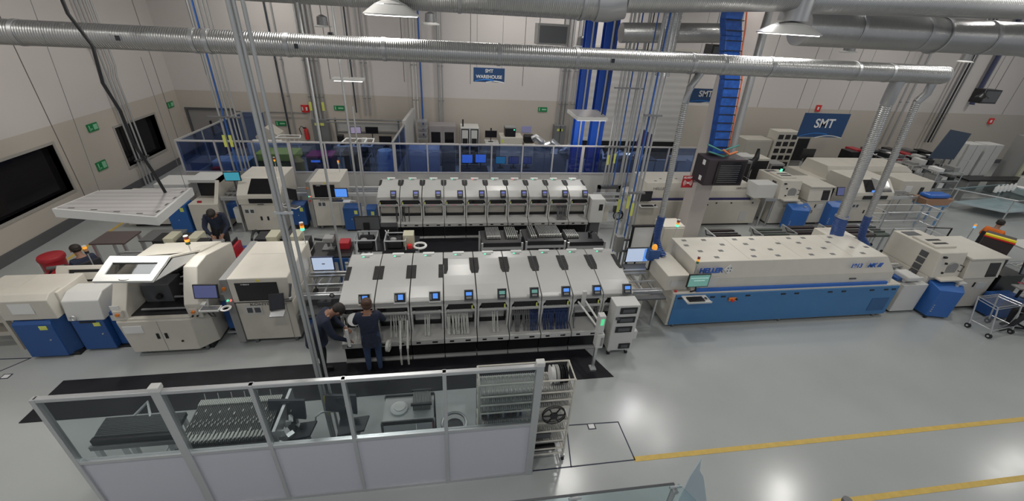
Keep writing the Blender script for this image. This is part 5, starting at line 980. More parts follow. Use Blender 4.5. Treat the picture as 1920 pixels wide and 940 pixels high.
solo('red_box', MB().box(-2.62, -2.38, 9.35, 9.62, .85, 1.02), RED, 'dark red box beside the microscope', 'box', bevel=.01); solo('black_speaker', MB().box(-3.42, -3.27, 9.3, 9.6, .85, 1.12), BLACK, 'black block left of the microscope', 'box')
bench(-2.2, -.75, 9.35, 10.1, .80, 'long dark workbench behind the first near modules', BLACK)
T = monitor('monitor', -2.0, 9.9, 1.28, .62, .38, DGREY, 'large dark monitor seen from behind on the long workbench', stand=.28); part('cable_cover', MB().box(-2.1, -1.95, 9.87, 9.9, 1.1, 1.3), BLACK, T)
solo('black_case', MB().box(-1.75, -1.3, 9.95, 10.2, .80, 1.15), BLACK, 'black tool case with white tripod in front', 'case', bevel=.01)
solo('white_tripod', MB().cyl((-1.6, 9.85, .8), (-1.5, 9.85, 1.1), .015, 6).cyl((-1.45, 9.85, .8), (-1.58, 9.85, 1.1), .015, 6), PAPER, 'small crossed white stand in front of the black case', 'stand')
def frame_box(x0, x1, y0, y1, z0, z1, label):
    T = thing('tube_cage', label, 'frame', ((x0+x1)/2, y0, z0)); m = MB()
    for x in (x0, x1):
        for y in (y0, y1): m.cyl((x, y, z0), (x, y, z1), .018, 8)
    for y in (y0, y1): m.cyl((x0, y, z1), (x1, y, z1), .018, 8)
    for x in (x0, x1): m.cyl((x, y0, z1), (x, y1, z1), .018, 8)
    part('frame', m, ALU, T); part('dark_contents', MB().box(x0+.05, x1-.1, y0+.05, y1, z0, z0+.2), BLACK, T, bevel=.03); part('grey_item', MB().ell((x0+.2, y0+.15, z0+.22), .08, .06, .05), MGREY, T)
frame_box(-2.25, -1.75, 9.35, 9.85, .80, 1.08, 'steel frame box under the large dark monitor'); frame_box(-1.55, -1.05, 9.35, 9.8, .80, 1.05, 'steel frame box beside the cream tester')
solo('cream_tester', MB().box(-1.12, -.86, 9.5, 9.8, .80, 1.12), MC, 'small cream tester at the right end of the long workbench', 'instrument', bevel=.01); solo('red_block', MB().box(-1.02, -.9, 9.38, 9.48, .80, .90), REDB, 'bright red block in front of the cream tester', 'button', bevel=.01)
solo('reel_ring', MB().ring((-.72, 9.55, .80), .15, .03, 'z', 24), PAPER, 'white ring lying on the right end of the long workbench', 'ring', smooth=True)
# tables at left
T = bench(-8.35, -7.6, 9.95, 10.6, .82, 'brown topped steel table behind the red bin', mat('brown_top', (.11, .085, .08), .5)); T = bench(-7.4, -6.6, 10.1, 10.7, .80, 'empty steel frame table right of the brown table', STEELD)
conveyor(-7.3, -6.3, 9.0, 9.5, .85, 'low steel conveyor frame behind the open screen printer', None)
beacon(-7.4, 8.7, .9, .35, 'signal tower behind the cream tilted box', (LO, mat('clear_amber', (.4, .2, .1), .4), BLACK), r=.035)
solo('cable_bundle', MB().ring((-5.0, 10.6, .5), .25, .03, 'x', 20), BLACK, 'black ring hose behind the red tray', 'hose'); solo('hose_stand', MB().box(-5.3, -4.7, 10.4, 10.8, 0, .24), STEELD, 'grey box under the black ring hose', 'box')
# red bin, green bin
T = thing('waste_bin', 'large round red bin at the left behind the loaders', 'bin', (-9.0, 9.45, 0)); part('barrel', MB().lathe((-8.75, 9.42, 0), [(.02, 0), (.17, 0), (.21, .74)], 28), RED, T, smooth=True); part('lid', MB().lathe((-8.75, 9.42, .74), [(.235, 0), (.24, .05), (.22, .09), (.1, .11), (.02, .11)], 28), RED, T, smooth=True); part('white_strap', MB().box(-8.97, -8.94, 9.3, 9.4, .1, .7), PAPER, T)
T = thing('waste_bin', 'second lower red bin in front of the seated operator', 'bin', (-8.45, 9.05, 0)); part('barrel', MB().lathe((-8.5, 8.95, 0), [(.02, 0), (.16, 0), (.19, .52)], 24), RED, T, smooth=True); part('lid', MB().lathe((-8.5, 8.95, .52), [(.21, 0), (.21, .06), (.1, .1), (.02, .1)], 24), RED, T, smooth=True)
T = thing('waste_bin', 'low green bin left of the red bins', 'bin', (-8.95, 8.85, 0)); part('barrel', MB().lathe((-8.98, 9.0, 0), [(.02, 0), (.16, 0), (.2, .33)], 24), GREENB, T, smooth=True); part('rim', MB().ring((-8.98, 9.0, .33), .2, .02), GREENB, T)
T = thing('tool_stand', 'dark stand with valves and hoses beside the left operator', 'stand', (-8.1, 8.8, 0)); part('post', MB().cyl((-8.15, 8.8, 0), (-8.15, 8.8, .85), .03, 8), BLACK, T); part('valve', MB().cyl((-8.35, 8.8, .85), (-8.0, 8.8, .9), .04, 8), STEELD, T); part('hose', MB().tube([(-8.3, 8.8, .8), (-8.45, 8.7, .6), (-8.2, 8.7, .5), (-8.0, 8.8, .6)], .025), BLACK, T); part('foot', MB().cyl((-8.15, 8.8, 0), (-8.15, 8.8, .03), .18, 14), BLACK, T)
solo('steel_rail', MB().box(-9.9, -9.84, 8.2, 8.9, 0, .9).box(-9.75, -9.69, 8.2, 8.9, 0, .9).box(-9.9, -9.69, 8.2, 8.3, .82, .9), ALU, 'vertical steel rails at the far left edge', 'rail')
# =============== GLAZED PARTITION AND THE AREA BEHIND ===============
def partition(pts, zsolid, ztop, label, glass, solid, posts, thick=(), w=.03, frame=ALU, cap=None):
    """straight partition between two floor points; posts = distances along"""
    (x0, y0), (x1, y1) = pts; L = math.hypot(x1-x0, y1-y0); a = math.atan2(y1-y0, x1-x0)
    T = thing('glass_partition', label, 'partition', (x0, y0, 0), None); M = Matrix.Translation((x0, y0, 0)) @ Matrix.Rotation(a, 4, 'Z')
    def B(*b): return MB().add(*_bx(*b), M)
    part('top_rail', B(0, L, -w, w, ztop-.05, ztop), frame, T, bevel=.006); part('middle_rail', B(0, L, -w, w, zsolid-.025, zsolid+.025), frame, T, bevel=.004); part('bottom_rail', B(0, L, -w, w, .0, .05), frame, T)
    for i, s in enumerate(posts):
        ww = .05 if s in thick else .024
        p = part('post', B(s-ww, s+ww, -w*1.2, w*1.2, 0, ztop+(.04 if s in thick and cap else 0)), frame, T, bevel=.004)
        if s in thick and cap: part('post_cap', B(s-.055, s+.055, -.045, .045, ztop+.0, ztop+.07), cap, p, bevel=.01)
    for s, e in zip(posts, posts[1:]):
        part('glass_pane', B(s+.02, e-.02, -.004, .004, zsolid+.025, ztop-.05), glass, T)
        part('solid_panel', B(s+.02, e-.02, -.008, .008, .05, zsolid-.025), solid, T)
    return T
PANEL = mat('partition_panel', (.53, .53, .58), .35)
FARP = mat('partition_cream', (.50, .49, .47), .5)
partition([(-8.1, 14), (9.1, 14)], 1.2, 2.2, 'long partition with dark blue tinted glass behind the far line', GLASSB, FARP, [i*1.068 for i in range(17)], (3*1.068, 6*1.068, 12*1.068), cap=None, frame=mat('partition_alu', (.52, .51, .52), .4, .3))
partition([(-8.1, 14.05), (-7.85, 18.0)], 1.0, 2.2, 'blue glass partition running back from the left end of the long one', GLASSB, FARP, [0, 1.3, 2.6, 3.95])
partition([(-7.78, 18.05), (-7.0, 18.05)], .3, 2.25, 'dark blue glass panel in front of the grey door', GLASSB, FARP, [0, .4, .78])
partition([(-1.72, 14.05), (-1.55, 16.4)], 1.1, 2.25, 'short grey partition running back behind the microphone sized gap', GLASSB, FARP, [0, 1.1, 2.3])
solo('room_divider', MB().prism([(-1.62, 16.5), (-1.5, 16.5), (-1.3, 19.0), (-1.42, 19.0)], 0, 2.35, 'z'), LGREY, 'tall light grey divider panel left of the test cabinets', 'panel')
DENIMB = mat('sky_blue_panel', (.30, .42, .55), .6)
def box_cab(x0, x1, y0, y1, z1, name, label, cat, mt, door=None, n=1, z0=0.0, win=None, base=True):
    T = thing(name, label, cat, ((x0+x1)/2, (y0+y1)/2, z0)); part('body', MB().box(x0, x1, y0, y1, z0+(.06 if z0 == 0 else 0), z1), mt, T, bevel=.012); w = (x1-x0)/n
    if z0 == 0: part('plinth', MB().box(x0+.04, x1-.04, y0+.04, y1-.04, 0, .06), BLACK, T)
    for i in range(n):
        d = part('door', MB().box(x0+i*w+.03, x0+(i+1)*w-.03, y0-.015, y0, z0+.1, z1-.05), door or mt, T, bevel=.004)
        if win: part('window', MB().box(x0+i*w+.09, x0+(i+1)*w-.09, y0-.02, y0-.015, *win), DGLASS, d)
        part('handle', MB().box(x0+(i+1)*w-.07, x0+(i+1)*w-.05, y0-.03, y0-.015, (z0+z1)/2-.05, (z0+z1)/2+.08), STEELD, d)
    return T
box_cab(-7.9, -6.75, 15.2, 15.9, 1.15, 'white_cabinet', 'pale low cabinet behind the blue glass at its left end', 'cabinet', DENIMB, n=2)
box_cab(-7.0, -6.0, 16.0, 16.6, 1.55, 'white_cabinet', 'taller pale cabinet behind the blue glass, second from the left', 'cabinet', WHITE, n=1)
box_cab(-6.9, -6.4, 14.6, 15.1, .95, 'white_cabinet', 'small pale cabinet right behind the blue glass near the left pipes', 'cabinet', DENIMB)
solo('red_crate', MB().box(-7.6, -7.35, 14.5, 14.7, 0, 1.15), RED, 'narrow dark red crate behind the blue glass near its left end', 'crate', bevel=.01)
T = box_cab(-6.35, -5.15, 15.0, 15.7, 1.25, 'equipment_case', 'green yellow equipment case behind the glass', 'case', mat('olive_case', (.16, .18, .04), .5), n=1); part('lid', MB().box(-6.4, -5.1, 14.95, 15.75, 1.25, 1.5), mat('yellow_green_lid', (.62, .70, .10), .5), T, bevel=.02)
solo('yellow_bag', MB().lathe((-4.95, 14.7, 0), [(.1, 0), (.2, .2), (.22, .7), (.16, 1.1), (.19, 1.35), (.05, 1.5)], 14), mat('tan_yellow_bag', (.62, .45, .12), .7), 'crumpled yellow bag standing behind the glass', 'bag', smooth=True)
T = box_cab(-4.75, -3.9, 14.9, 15.6, 1.4, 'printer_cabinet', 'dark violet cabinet with magenta top behind the glass', 'cabinet', mat('dark_violet', (.03, .02, .06), .4)); part('magenta_top', MB().box(-4.75, -3.9, 14.9, 15.6, 1.4, 1.46), mat('magenta', (.4, .03, .15), .5), T); part('light_strip', MB().box(-4.6, -4.3, 14.87, 14.88, 1.25, 1.32), SCR_B, T)
box_cab(-3.75, -2.95, 15.9, 16.5, 1.35, 'server_rack', 'black rack with grey slats behind the glass left of the white frame', 'rack', BLACK, n=1)
T = thing('tube_table', 'pale tubular frame table standing behind the glass', 'table', (-3.0, 15.0, 0)); m = MB()
for a, b in (((-3.6, 14.6), (-2.5, 14.6)), ((-2.5, 14.6), (-2.55, 15.6)), ((-2.55, 15.6), (-3.5, 15.6)), ((-3.5, 15.6), (-3.6, 14.6)), ((-3.1, 14.6), (-3.1, 15.6)), ((-2.8, 14.6), (-2.8, 15.6))): m.cyl((*a, 1.9), (*b, 1.9), .025, 6)
part('top_frame', m, PAPER, T)
for x, y in ((-3.55, 14.65), (-2.52, 14.65), (-2.57, 15.55), (-3.45, 15.55)): part('leg', MB().cyl((x, y, 0), (x, y, 1.9), .022, 6), ALU, T)
part('brace', MB().cyl((-2.52, 14.65, .1), (-3.0, 14.65, 1.0), .02, 6).cyl((-3.0, 14.65, 1.0), (-2.52, 14.65, 1.7), .02, 6), ALU, T)
T = thing('storage_drum', 'big light blue drum with rounded shoulders behind the glass', 'drum', (-2.1, 14.8, 0)); part('barrel', MB().lathe((-2.1, 14.9, 0), [(.1, 0), (.31, 0), (.33, 1.5), (.25, 1.7), (.02, 1.74)], 24), mat('pale_blue_drum', (.45, .58, .68), .5), T, smooth=True)
box_cab(-1.35, -.25, 15.2, 15.9, 1.65, 'white_cabinet', 'large grey blue cabinet just right of the short partition behind the glass', 'cabinet', mat('grey_blue_paint', (.42, .46, .55), .5), n=1)
box_cab(-.2, .35, 17.0, 17.6, 1.0, 'work_stool', 'low dark bench behind the third glass pane from the drum', 'bench', DGREY)
# chairs / people-like shapes behind the glass were blue monitors and desks
def desk(x0, x1, y0, y1, z, label, mt=WHITE):
    T = thing('desk', label, 'table', ((x0+x1)/2, (y0+y1)/2, 0)); part('top', MB().box(x0, x1, y0, y1, z-.04, z), mt, T)
    for x in (x0+.02, x1-.06):
        for y in (y0+.02, y1-.06): part('leg', MB().box(x, x+.04, y, y+.04, 0, z-.04), ALU, T)
    return T
desk(.45, 1.5, 14.9, 15.6, .95, 'desk behind the brightest blue glass pane', BLACK); desk(1.75, 3.3, 15.0, 15.7, .95, 'desk behind the blue glass right of the brightest pane', DGREY); desk(6.0, 8.8, 16.3, 17.1, 1.0, 'long desk behind the dark glass left of the column', DGREY)
for x, y, z, lb in ((.75, 15.2, 1.32, 'left blue glowing screen behind the brightest glass pane'), (1.25, 15.25, 1.32, 'right blue glowing screen behind the brightest glass pane')):
    T = monitor('monitor', x, y, z, .42, .34, SCR_B, lb, stand=.2)
for i, x in enumerate((2.0, 2.5, 3.0)): monitor('monitor', x, 15.3, 1.25, .4, .3, SCR_N if i else SCR_T, 'dim screen behind the blue glass, %s of three right of the brightest pane' % ('leftmost', 'middle', 'rightmost')[i], stand=.15)
def chair(x, y, label, mt=BLKC, rz=0):
    T = thing('office_chair', label, 'chair', (x, y, 0)); T.rotation_euler = (0, 0, rz); part('seat', MB().box(x-.22, x+.22, y-.22, y+.22, .33, .40), mt, T, bevel=.03); part('backrest', MB().box(x-.2, x+.2, y-.26, y-.2, .48, 1.0), mt, T, bevel=.03); part('column', MB().cyl((x, y, .08), (x, y, .33), .03, 8), BLACK, T)
    for k in range(5): a = k*2*PI/5; part('leg', MB().cyl((x, y, .08), (x+.26*math.cos(a), y+.26*math.sin(a), .05), .02, 6), BLACK, T)
chair(1.0, 14.55, 'black office chair behind the brightest blue glass pane'); chair(2.6, 14.6, 'black office chair behind the blue glass right of the brightest pane')
T = monitor('monitor', 3.9, 14.8, 1.75, .3, .25, WHITE, 'small pale box screen behind the last pane before the blue post', stand=.0); part('stand', MB().cyl((3.9, 14.85, 0), (3.9, 14.85, 1.65), .02), ALU, T)
FOIL = mat('crinkled_foil', (.55, .56, .57), .25, .8)
T = thing('foil_hose', 'crinkled foil exhaust hose behind the partition left of the blue posts', 'hose', (4.2, 16, 1)); pts = [(3.4+.11*i+.05*math.sin(i*2.3), 16.5-.05*i, 1.75+.12*math.sin(i*1.1)-.02*i) for i in range(14)]
part('hose', MB().tube(pts, [.12+.025*((i % 2)) for i in range(14)], 10), FOIL, T); part('stand', MB().box(3.5, 4.8, 16.1, 16.6, 0, 1.45), MGREY, T)
T = thing('foil_hose', 'crinkled foil heap behind the glass right of the blue posts', 'hose', (6.7, 16, 1)); pts = [(5.9+.12*i, 15.6+.15*math.sin(i*1.7), 1.35+.12*math.sin(i*2.1)) for i in range(16)]
part('hose', MB().tube(pts, [.13+.04*((i % 2)) for i in range(16)], 9), FOIL, T); part('stand', MB().box(5.9, 7.8, 15.4, 15.9, 0, 1.2), MGREY, T)
# equipment along the back wall
box_cab(-.72, .42, 18.4, 19.2, 1.75, 'test_cabinet', 'grey double door test cabinet with dark windows on the back wall', 'cabinet', mat('grey_brown_cabinet', (.30, .28, .28), .5), n=2, win=(1.05, 1.5))
T = box_cab(.62, 1.42, 18.4, 19.2, 1.7, 'test_cabinet', 'white double bay test cabinet with black frames and a rod antenna', 'cabinet', WHITE, BLACK, n=2); part('antenna', MB().box(.7, .76, 18.6, 18.66, 1.7, 2.0), BLACK, T)
for x in (.68, 1.08): part('inner_unit', MB().box(x, x+.26, 18.36, 18.385, .9, 1.6), WHITE, T); part('black_box', MB().box(x+.02, x+.24, 18.34, 18.36, 1.0, 1.25), BLACK, T)
T = monitor('monitor', 1.95, 18.5, 1.42, .52, .30, SCR_O, 'black monitor with camera on the back wall bench', stand=.2); part('webcam', MB().box(1.92, 1.98, 18.5, 18.55, 1.57, 1.68), BLACK, T)
desk(1.7, 2.3, 18.3, 18.9, 1.08, 'small desk under the monitor with camera')
T = box_cab(2.35, 3.35, 18.3, 19.1, 1.35, 'lab_machine', 'cream lab machine with black box on top at the back wall', 'machine', CREAM); part('yellow_mark', MB().box(2.4, 2.5, 18.28, 18.285, 1.1, 1.25), YELLAB, T)
T = thing('printer', 'black printer on the cream lab machine', 'printer', (2.8, 18.6, 1.35)); part('body', MB().box(2.55, 3.02, 18.35, 18.8, 1.35, 1.72), BLACK, T, bevel=.02); part('top', MB().box(2.55, 3.02, 18.35, 18.8, 1.72, 1.76), MGREY, T); part('lamp', MB().box(2.92, 2.98, 18.34, 18.35, 1.64, 1.68), LG, T)
T = thing('printer', 'black label printer right of the cream lab machine', 'printer', (3.65, 18.5, 1.1)); part('body', MB().box(3.42, 3.88, 18.3, 18.7, 1.1, 1.42), BLACK, T, bevel=.05); part('base', MB().box(3.42, 3.9, 18.2, 18.9, 0, 1.08), CREAM, T)
solo('paper_notice', MB().box(3.5, 3.95, 19.585, 19.6, 1.25, 1.55), mat('violet_notice', (.35, .36, .62), .6), 'pale violet notice above the label printer', 'notice')
def ecab(x0, x1, z0, z1, lb, tri=True):
    T = thing('electrical_cabinet', lb, 'cabinet', ((x0+x1)/2, 19.4, z0)); part('casing', MB().box(x0, x1, 19.25, 19.59, z0, z1), mat('panel_grey', (.17, .175, .18), .5), T, bevel=.01)
    part('door_seam', MB().box((x0+x1)/2-.005, (x0+x1)/2+.005, 19.24, 19.25, z0, z1), BLACK, T); part('warning_label', MB().box(x0+.12, x0+.32, 19.235, 19.245, z1-.25, z1-.14).box(x1-.3, x1-.15, 19.235, 19.245, z1-.25, z1-.14), YELLAB, T)
ecab(-5.65, -5.0, .2, 1.72, 'grey electrical panel with yellow labels on the back wall at the left'); ecab(4.98, 5.52, .2, 1.68, 'grey electrical panel with yellow label left of the blue posts')
for x in (-5.62, -5.12): solo('pipe_label', MB().box(x-.05, x+.05, 19.42, 19.43, 2.05, 2.4), YELLAB, 'yellow label on the %s conduit above the electrical panel' % ('left' if x < -5.3 else 'right'), 'label')
T = thing('fire_extinguisher', 'red fire extinguisher on the back wall by the left panel', 'extinguisher', (-6.0, 19.4, .8)); part('cylinder', MB().lathe((-6.0, 19.5, .8), [(.02, 0), (.085, .01), (.085, .42), (.03, .5), (.02, .53)], 16), REDB, T, smooth=True); part('hose', MB().tube([(-6.0, 19.35, 1.33), (-6.12, 19.3, 1.42), (-6.2, 19.3, 1.3), (-6.14, 19.3, 1.05)], .016), BLACK, T); part('handle', MB().box(-6.06, -5.94, 19.33, 19.37, 1.31, 1.36), BLACK, T)
T = thing('fire_extinguisher', 'red fire extinguisher right of the largest sign', 'extinguisher', (17.3, 19.4, .6)); part('cylinder', MB().lathe((17.3, 19.5, .6), [(.02, 0), (.1, .01), (.1, .5), (.03, .6), (.02, .62)], 16), REDB, T, smooth=True); part('handle', MB().box(17.22, 17.38, 19.3, 19.37, 1.2, 1.26), BLACK, T)
# long shelf bench at the back wall
T = thing('shelf_bench', 'long workbench with rail shelf and monitors at the back wall', 'workbench', (-3.1, 18.3, 0)); part('worktop', MB().box(-4.5, -1.9, 17.6, 18.4, .95, 1.0), MGREY, T)
for x in (-4.45, -1.95): part('upright', MB().box(x-.03, x+.03, 18.3, 18.36, 0, 2.0), STEELD, T)
part('top_rail', MB().cyl((-4.75, 18.2, 1.98), (-1.7, 18.2, 1.98), .03, 8).cyl((-4.7, 17.9, 1.93), (-1.8, 17.9, 1.93), .02, 8), STEELD, T); part('shelf', MB().box(-4.4, -2.0, 18.2, 18.4, 1.42, 1.46), STEELD, T); part('back_panel', MB().box(-4.42, -1.98, 18.38, 18.42, 1.5, 1.85), LGREY, T)
for x, y in ((-4.45, 17.65), (-1.95, 17.65)): part('leg', MB().box(x-.03, x+.03, y-.03, y+.03, 0, .95), STEELD, T)
monitor('monitor', -3.62, 17.95, 1.62, .42, .28, mat('screen_lilac', (.3, .25, .4), .3, em=(.35, .3, .45), es=.4), 'lilac screen monitor on the back wall bench', rz=.15, tilt=.1, stand=.45); monitor('monitor', -3.0, 18.0, 1.62, .5, .26, SCR_O, 'black monitor in the middle of the back wall bench', stand=.45); monitor('monitor', -2.45, 17.7, 1.3, .5, .32, SCR_O, 'black monitor lower right on the back wall bench', stand=.13)
T = thing('white_dispenser', 'small white dispenser on the back wall bench', 'dispenser', (-3.3, 17.75, 1.0)); part('body', MB().box(-3.4, -3.2, 17.7, 17.9, 1.0, 1.35), PAPER, T, bevel=.03)
solo('black_fixture', MB().box(-4.35, -4.1, 17.8, 18.0, 1.0, 1.45), BLACK, 'black fixture at the left end of the back wall bench', 'fixture', bevel=.04)
T = thing('wire_shelf', 'light wire shelf between the divider and the test cabinets', 'shelf', (-1.15, 18.6, 0)); [part('shelf', MB().box(-1.2, -.78, 18.3, 18.8, z, z+.04), ALU, T) for z in (.8, 1.2, 1.45, 1.65, 1.9)]; part('post', MB().cyl((-1.18, 18.32, 0), (-1.18, 18.32, 2), .015).cyl((-.8, 18.32, 0), (-.8, 18.32, 2), .015), ALU, T)
T = thing('tilted_bin', 'cream open top bin tilted behind the partition at the left', 'bin', (-6.6, 17.5, .9)); part('shell', MB().prism([(-7.05, .9), (-6.2, .9), (-6.35, 1.55), (-6.75, 1.85), (-7.15, 1.5)], 17.2, 17.9, 'y'), CREAM2, T); part('base', MB().box(-7.0, -6.3, 17.25, 17.85, 0, .9), CREAM2, T)
T = thing('wire_basket', 'white wire trolley basket behind the partition left of the extinguisher', 'basket', (-5.9, 16.8, 0)); m = MB()
for z in (1.35, 1.6): 
    for a, b in (((-6.3, 16.7), (-5.4, 16.7)), ((-5.4, 16.7), (-5.5, 17.1)), ((-5.5, 17.1), (-6.2, 17.1)), ((-6.2, 17.1), (-6.3, 16.5))): m.cyl((*a, z), (*b, z), .018, 6)
for i in range(7): m.cyl((-6.3+.15*i, 16.5, 1.35), (-6.3+.15*i, 16.5, 1.6), .008, 4)
part('basket_wires', m, PAPER, T)
for x in (-6.25, -5.45): part('leg', MB().cyl((x, 16.55, 0), (x, 16.55, 1.35), .02), PAPER, T)
# purple screen panel left of column
solo('violet_screen', MB().prism([(7.1, 1.9), (7.75, 1.75), (7.75, 2.35), (7.2, 2.6)], 15.0, 15.04, 'y').box(7.4, 7.44, 15.0, 15.04, 0, 1.9), mat('violet_film', (.07, .045, .13), .4), 'dark violet panel standing behind the glass left of the column', 'panel')
# =============== RIGHT BACKGROUND ===============
box_cab(13.2, 14.5, 17.0, 17.8, 1.75, 'storage_locker', 'low beige cabinet left of the pigeon hole locker', 'cabinet', CREAM2, n=1)
T = thing('pigeon_hole_locker', 'cream locker with three columns of dark square holes', 'locker', (15.0, 17, 0)); part('body', MB().box(14.55, 15.65, 16.9, 17.5, 0, 2.15), CREAM, T, bevel=.01)
for i in range(3):
    for j in range(6): part('hole', MB().box(14.63+.34*i, 14.87+.34*i, 16.885, 16.9, 1.82-.31*j, 2.02-.31*j), BLACK, T)
solo('black_monitor_back', MB().box(14.9, 15.5, 15.6, 15.66, 1.35, 1.75).box(15.15, 15.25, 15.62, 15.68, 0, 1.35), BLACK, 'black screen in front of the pigeon hole locker', 'monitor')
def clutter(x, y, z, w, h, mt, label, name='equipment_box', cat='box'):
    T = thing(name, label, cat, (x, y, 0)); part('body', MB().box(x-w/2, x+w/2, y-.3, y+.3, z, z+h), mt, T, bevel=.01); part('front_recess', MB().box(x-w/2+.05, x+w/2-.05, y-.31, y-.3, z+.06, z+h-.08), BLACK, T)
    if z > .05: part('stand', MB().box(x-w/2+.05, x+w/2-.05, y-.25, y+.25, 0, z), MGREY, T)
clutter(9.9, 14.6, .6, 1.3, .9, WHITE, 'white topped instrument right of the network cabinet'); clutter(10.6, 13.6, .5, .5, 1.4, STEELD, 'open steel rack with black units, left of the arched window machine', 'equipment_rack', 'rack'); clutter(11.2, 14.5, .5, .9, 1.3, WHITE, 'white instrument with black bays behind the arched window machine'); clutter(12.0, 14.6, .5, .8, 1.2, CREAM, 'cream instrument with dark mouth above the arched window machine'); clutter(12.8, 14.6, .6, .6, .9, MGREY, 'grey instrument above the 33 machine')
solo('black_bag', MB().tube([(11.1, 13.9, 1.2), (11.2, 13.8, 1.6), (11.35, 13.8, 1.9), (11.4, 13.9, 2.2)], [.16, .13, .1, .05], 8), BLACK, 'black upright gun shaped tool beside the white instrument', 'tool', smooth=True)
solo('tool_stand', MB().box(11.0, 11.3, 13.8, 14.0, 0, 1.15), BLACK, 'black stand under the upright tool', 'stand')
desk(9.2, 12.9, 15.4, 16.2, 1.25, 'long cream worktop behind the right instruments', CREAM)
clutter(16.6, 18.2, .5, 1.3, 1.2, MGREY, 'dark shelving unit right below the largest blue sign', 'equipment_rack', 'rack')
R_ = random.Random(11)
for i in range(9):
    x = 18.6+i*.5; clutter(x, 16.9+.3*(i % 2), .9, .42, .35+.25*R_.random(), [BLACK, RED, STEELD, BLACK, DGREY][i % 5], '%s %s unit in the row of small units at the right back bench' % (['first', 'second', 'third', 'fourth', 'fifth', 'sixth', 'seventh', 'eighth', 'ninth'][i], ['black', 'dark red', 'steel', 'black', 'dark grey'][i % 5]), 'bench_unit', 'box')
for i, (x, y) in enumerate(((20.1, 15.0), (21.5, 15.9), (19.8, 16.0), (20.3, 14.1), (23.4, 16.4))):
    T = shelf_rack(x-.6, x+.6, y-.35, y+.35, (.3, .65, 1.0, 1.35), '%s steel parts rack in the right background' % ['left', 'middle', 'rear left', 'lower front', 'rear right'][i])
    for k, z in enumerate((.65, 1.0, 1.35)):
        for q in range(3): part('stored_part', MB().box(x-.5+.36*q, x-.5+.36*q+.25, y-.25, y+.2, z+.01, z+.1+.12*R_.random()), [STEELD, MGREY, WHITE, BLACK, PAPER][(k*3+q+i) % 5], T)
T = thing('notice_board', 'dark blue grey board on a stand at the right back', 'board', (21.8, 15.2, 0)); part('panel', MB().prism([(20.95, 1.5), (22.3, 1.45), (22.45, 2.6), (21.3, 2.75)], 15.3, 15.34, 'y'), mat('slate_blue', (.06, .085, .13), .5), T); part('leg', MB().cyl((21.2, 15.32, 0), (21.2, 15.32, 1.5), .03).cyl((22.2, 15.32, 0), (22.2, 15.32, 1.5), .03), STEELD, T)
for i, (x, z) in enumerate(((23.0, 1.45), (24.0, 1.45), (23.0, .75), (24.0, .75))):
    T = thing('white_cabinet', 'white cupboard at the right edge, %s' % ['upper left one', 'upper right one', 'lower left one', 'lower right one'][i], 'cabinet', (x, 15.5, 0)); part('body', MB().box(x-.42, x+.42, 15.2, 15.8, z, z+.7), WHITE, T, bevel=.01); part('door_seam', MB().box(x-.005, x+.005, 15.19, 15.2, z+.03, z+.67), MGREY, T)
    if z < 1: part('base', MB().box(x-.4, x+.4, 15.25, 15.75, 0, z), MGREY, T)
T = thing('cream_cupboard', 'tall cream cupboard at the very right edge of the hall', 'cupboard', (25.8, 15, 0)); part('body', MB().box(25.2, 26.4, 14.6, 15.4, 0, 2.5), mat('cream_yellow', (.55, .55, .42), .5), T, bevel=.02); part('opening', MB().box(25.35, 26.2, 14.58, 14.6, 1.0, 1.5), BLACK, T); part('grey_side', MB().box(24.9, 25.2, 14.7, 15.3, 0, 2.6), MGREY, T)
T = thing('display_table', 'large glass topped table with white items at the far right', 'table', (22, 13, 0)); part('glass_top', MB().prism([(20.2, 13.3), (21.5, 12.0), (23.9, 12.2), (23.4, 13.8)], .86, .89, 'z'), GLASSC, T); part('frame', MB().tube([(20.2, 13.3, .85), (21.5, 12.0, .85), (23.9, 12.2, .85), (23.4, 13.8, .85), (20.2, 13.3, .85)], .025, 6), ALU, T)
for x, y in ((20.3, 13.2), (21.55, 12.1), (23.8, 12.3), (23.3, 13.7)): part('leg', MB().cyl((x, y, 0), (x, y, .85), .025), ALU, T)
part('lower_shelf', MB().prism([(20.4, 13.2), (21.5, 12.1), (23.7, 12.3), (23.2, 13.6)], .3, .34, 'z'), mat('pale_ice', (.45, .52, .55), .3), T)
for i in range(5): solo('white_bottle', MB().lathe((21.5+.28*i, 12.8+.05*i, .89), [(.06, 0), (.07, .2), (.03, .26), (.03, .3)], 12), PAPER, 'white bottle on the glass topped table, %s from the left' % ['first', 'second', 'third', 'fourth', 'fifth'][i], 'bottle', 'bottles on the glass topped table', smooth=True)
solo('white_bowl', MB().lathe((23.1, 13.0, .89), [(.08, 0), (.2, .08), (.22, .12), (.18, .1)], 18), PAPER, 'white bowl on the glass topped table', 'bowl', smooth=True)
T = thing('dark_machine', 'dark low machine at the right edge beside the glass topped table', 'machine', (24.8, 12, 0)); part('body', MB().box(23.9, 26.0, 11.3, 12.3, .2, 1.0), DGREY, T, bevel=.05); part('feet', MB().box(24.0, 25.9, 11.4, 12.2, 0, .2), BLACK, T); part('top_panel', MB().box(24.0, 25.9, 11.4, 12.2, 1.0, 1.05), mat('steel_blue', (.15, .2, .28), .4), T)
clutter(24.6, 13.5, .5, 1.2, .7, WHITE, 'white and blue box machine above the dark low machine')
T = thing('black_bench', 'long black topped bench behind the glass topped table', 'table', (23, 14.3, 0)); part('top', MB().box(21.8, 25.0, 14.0, 14.5, .9, .96), BLACK, T); part('legs', MB().box(21.9, 22.0, 14.05, 14.45, 0, .9), MGREY, T); part('leg', MB().box(24.8, 24.9, 14.05, 14.45, 0, .9), MGREY, T)
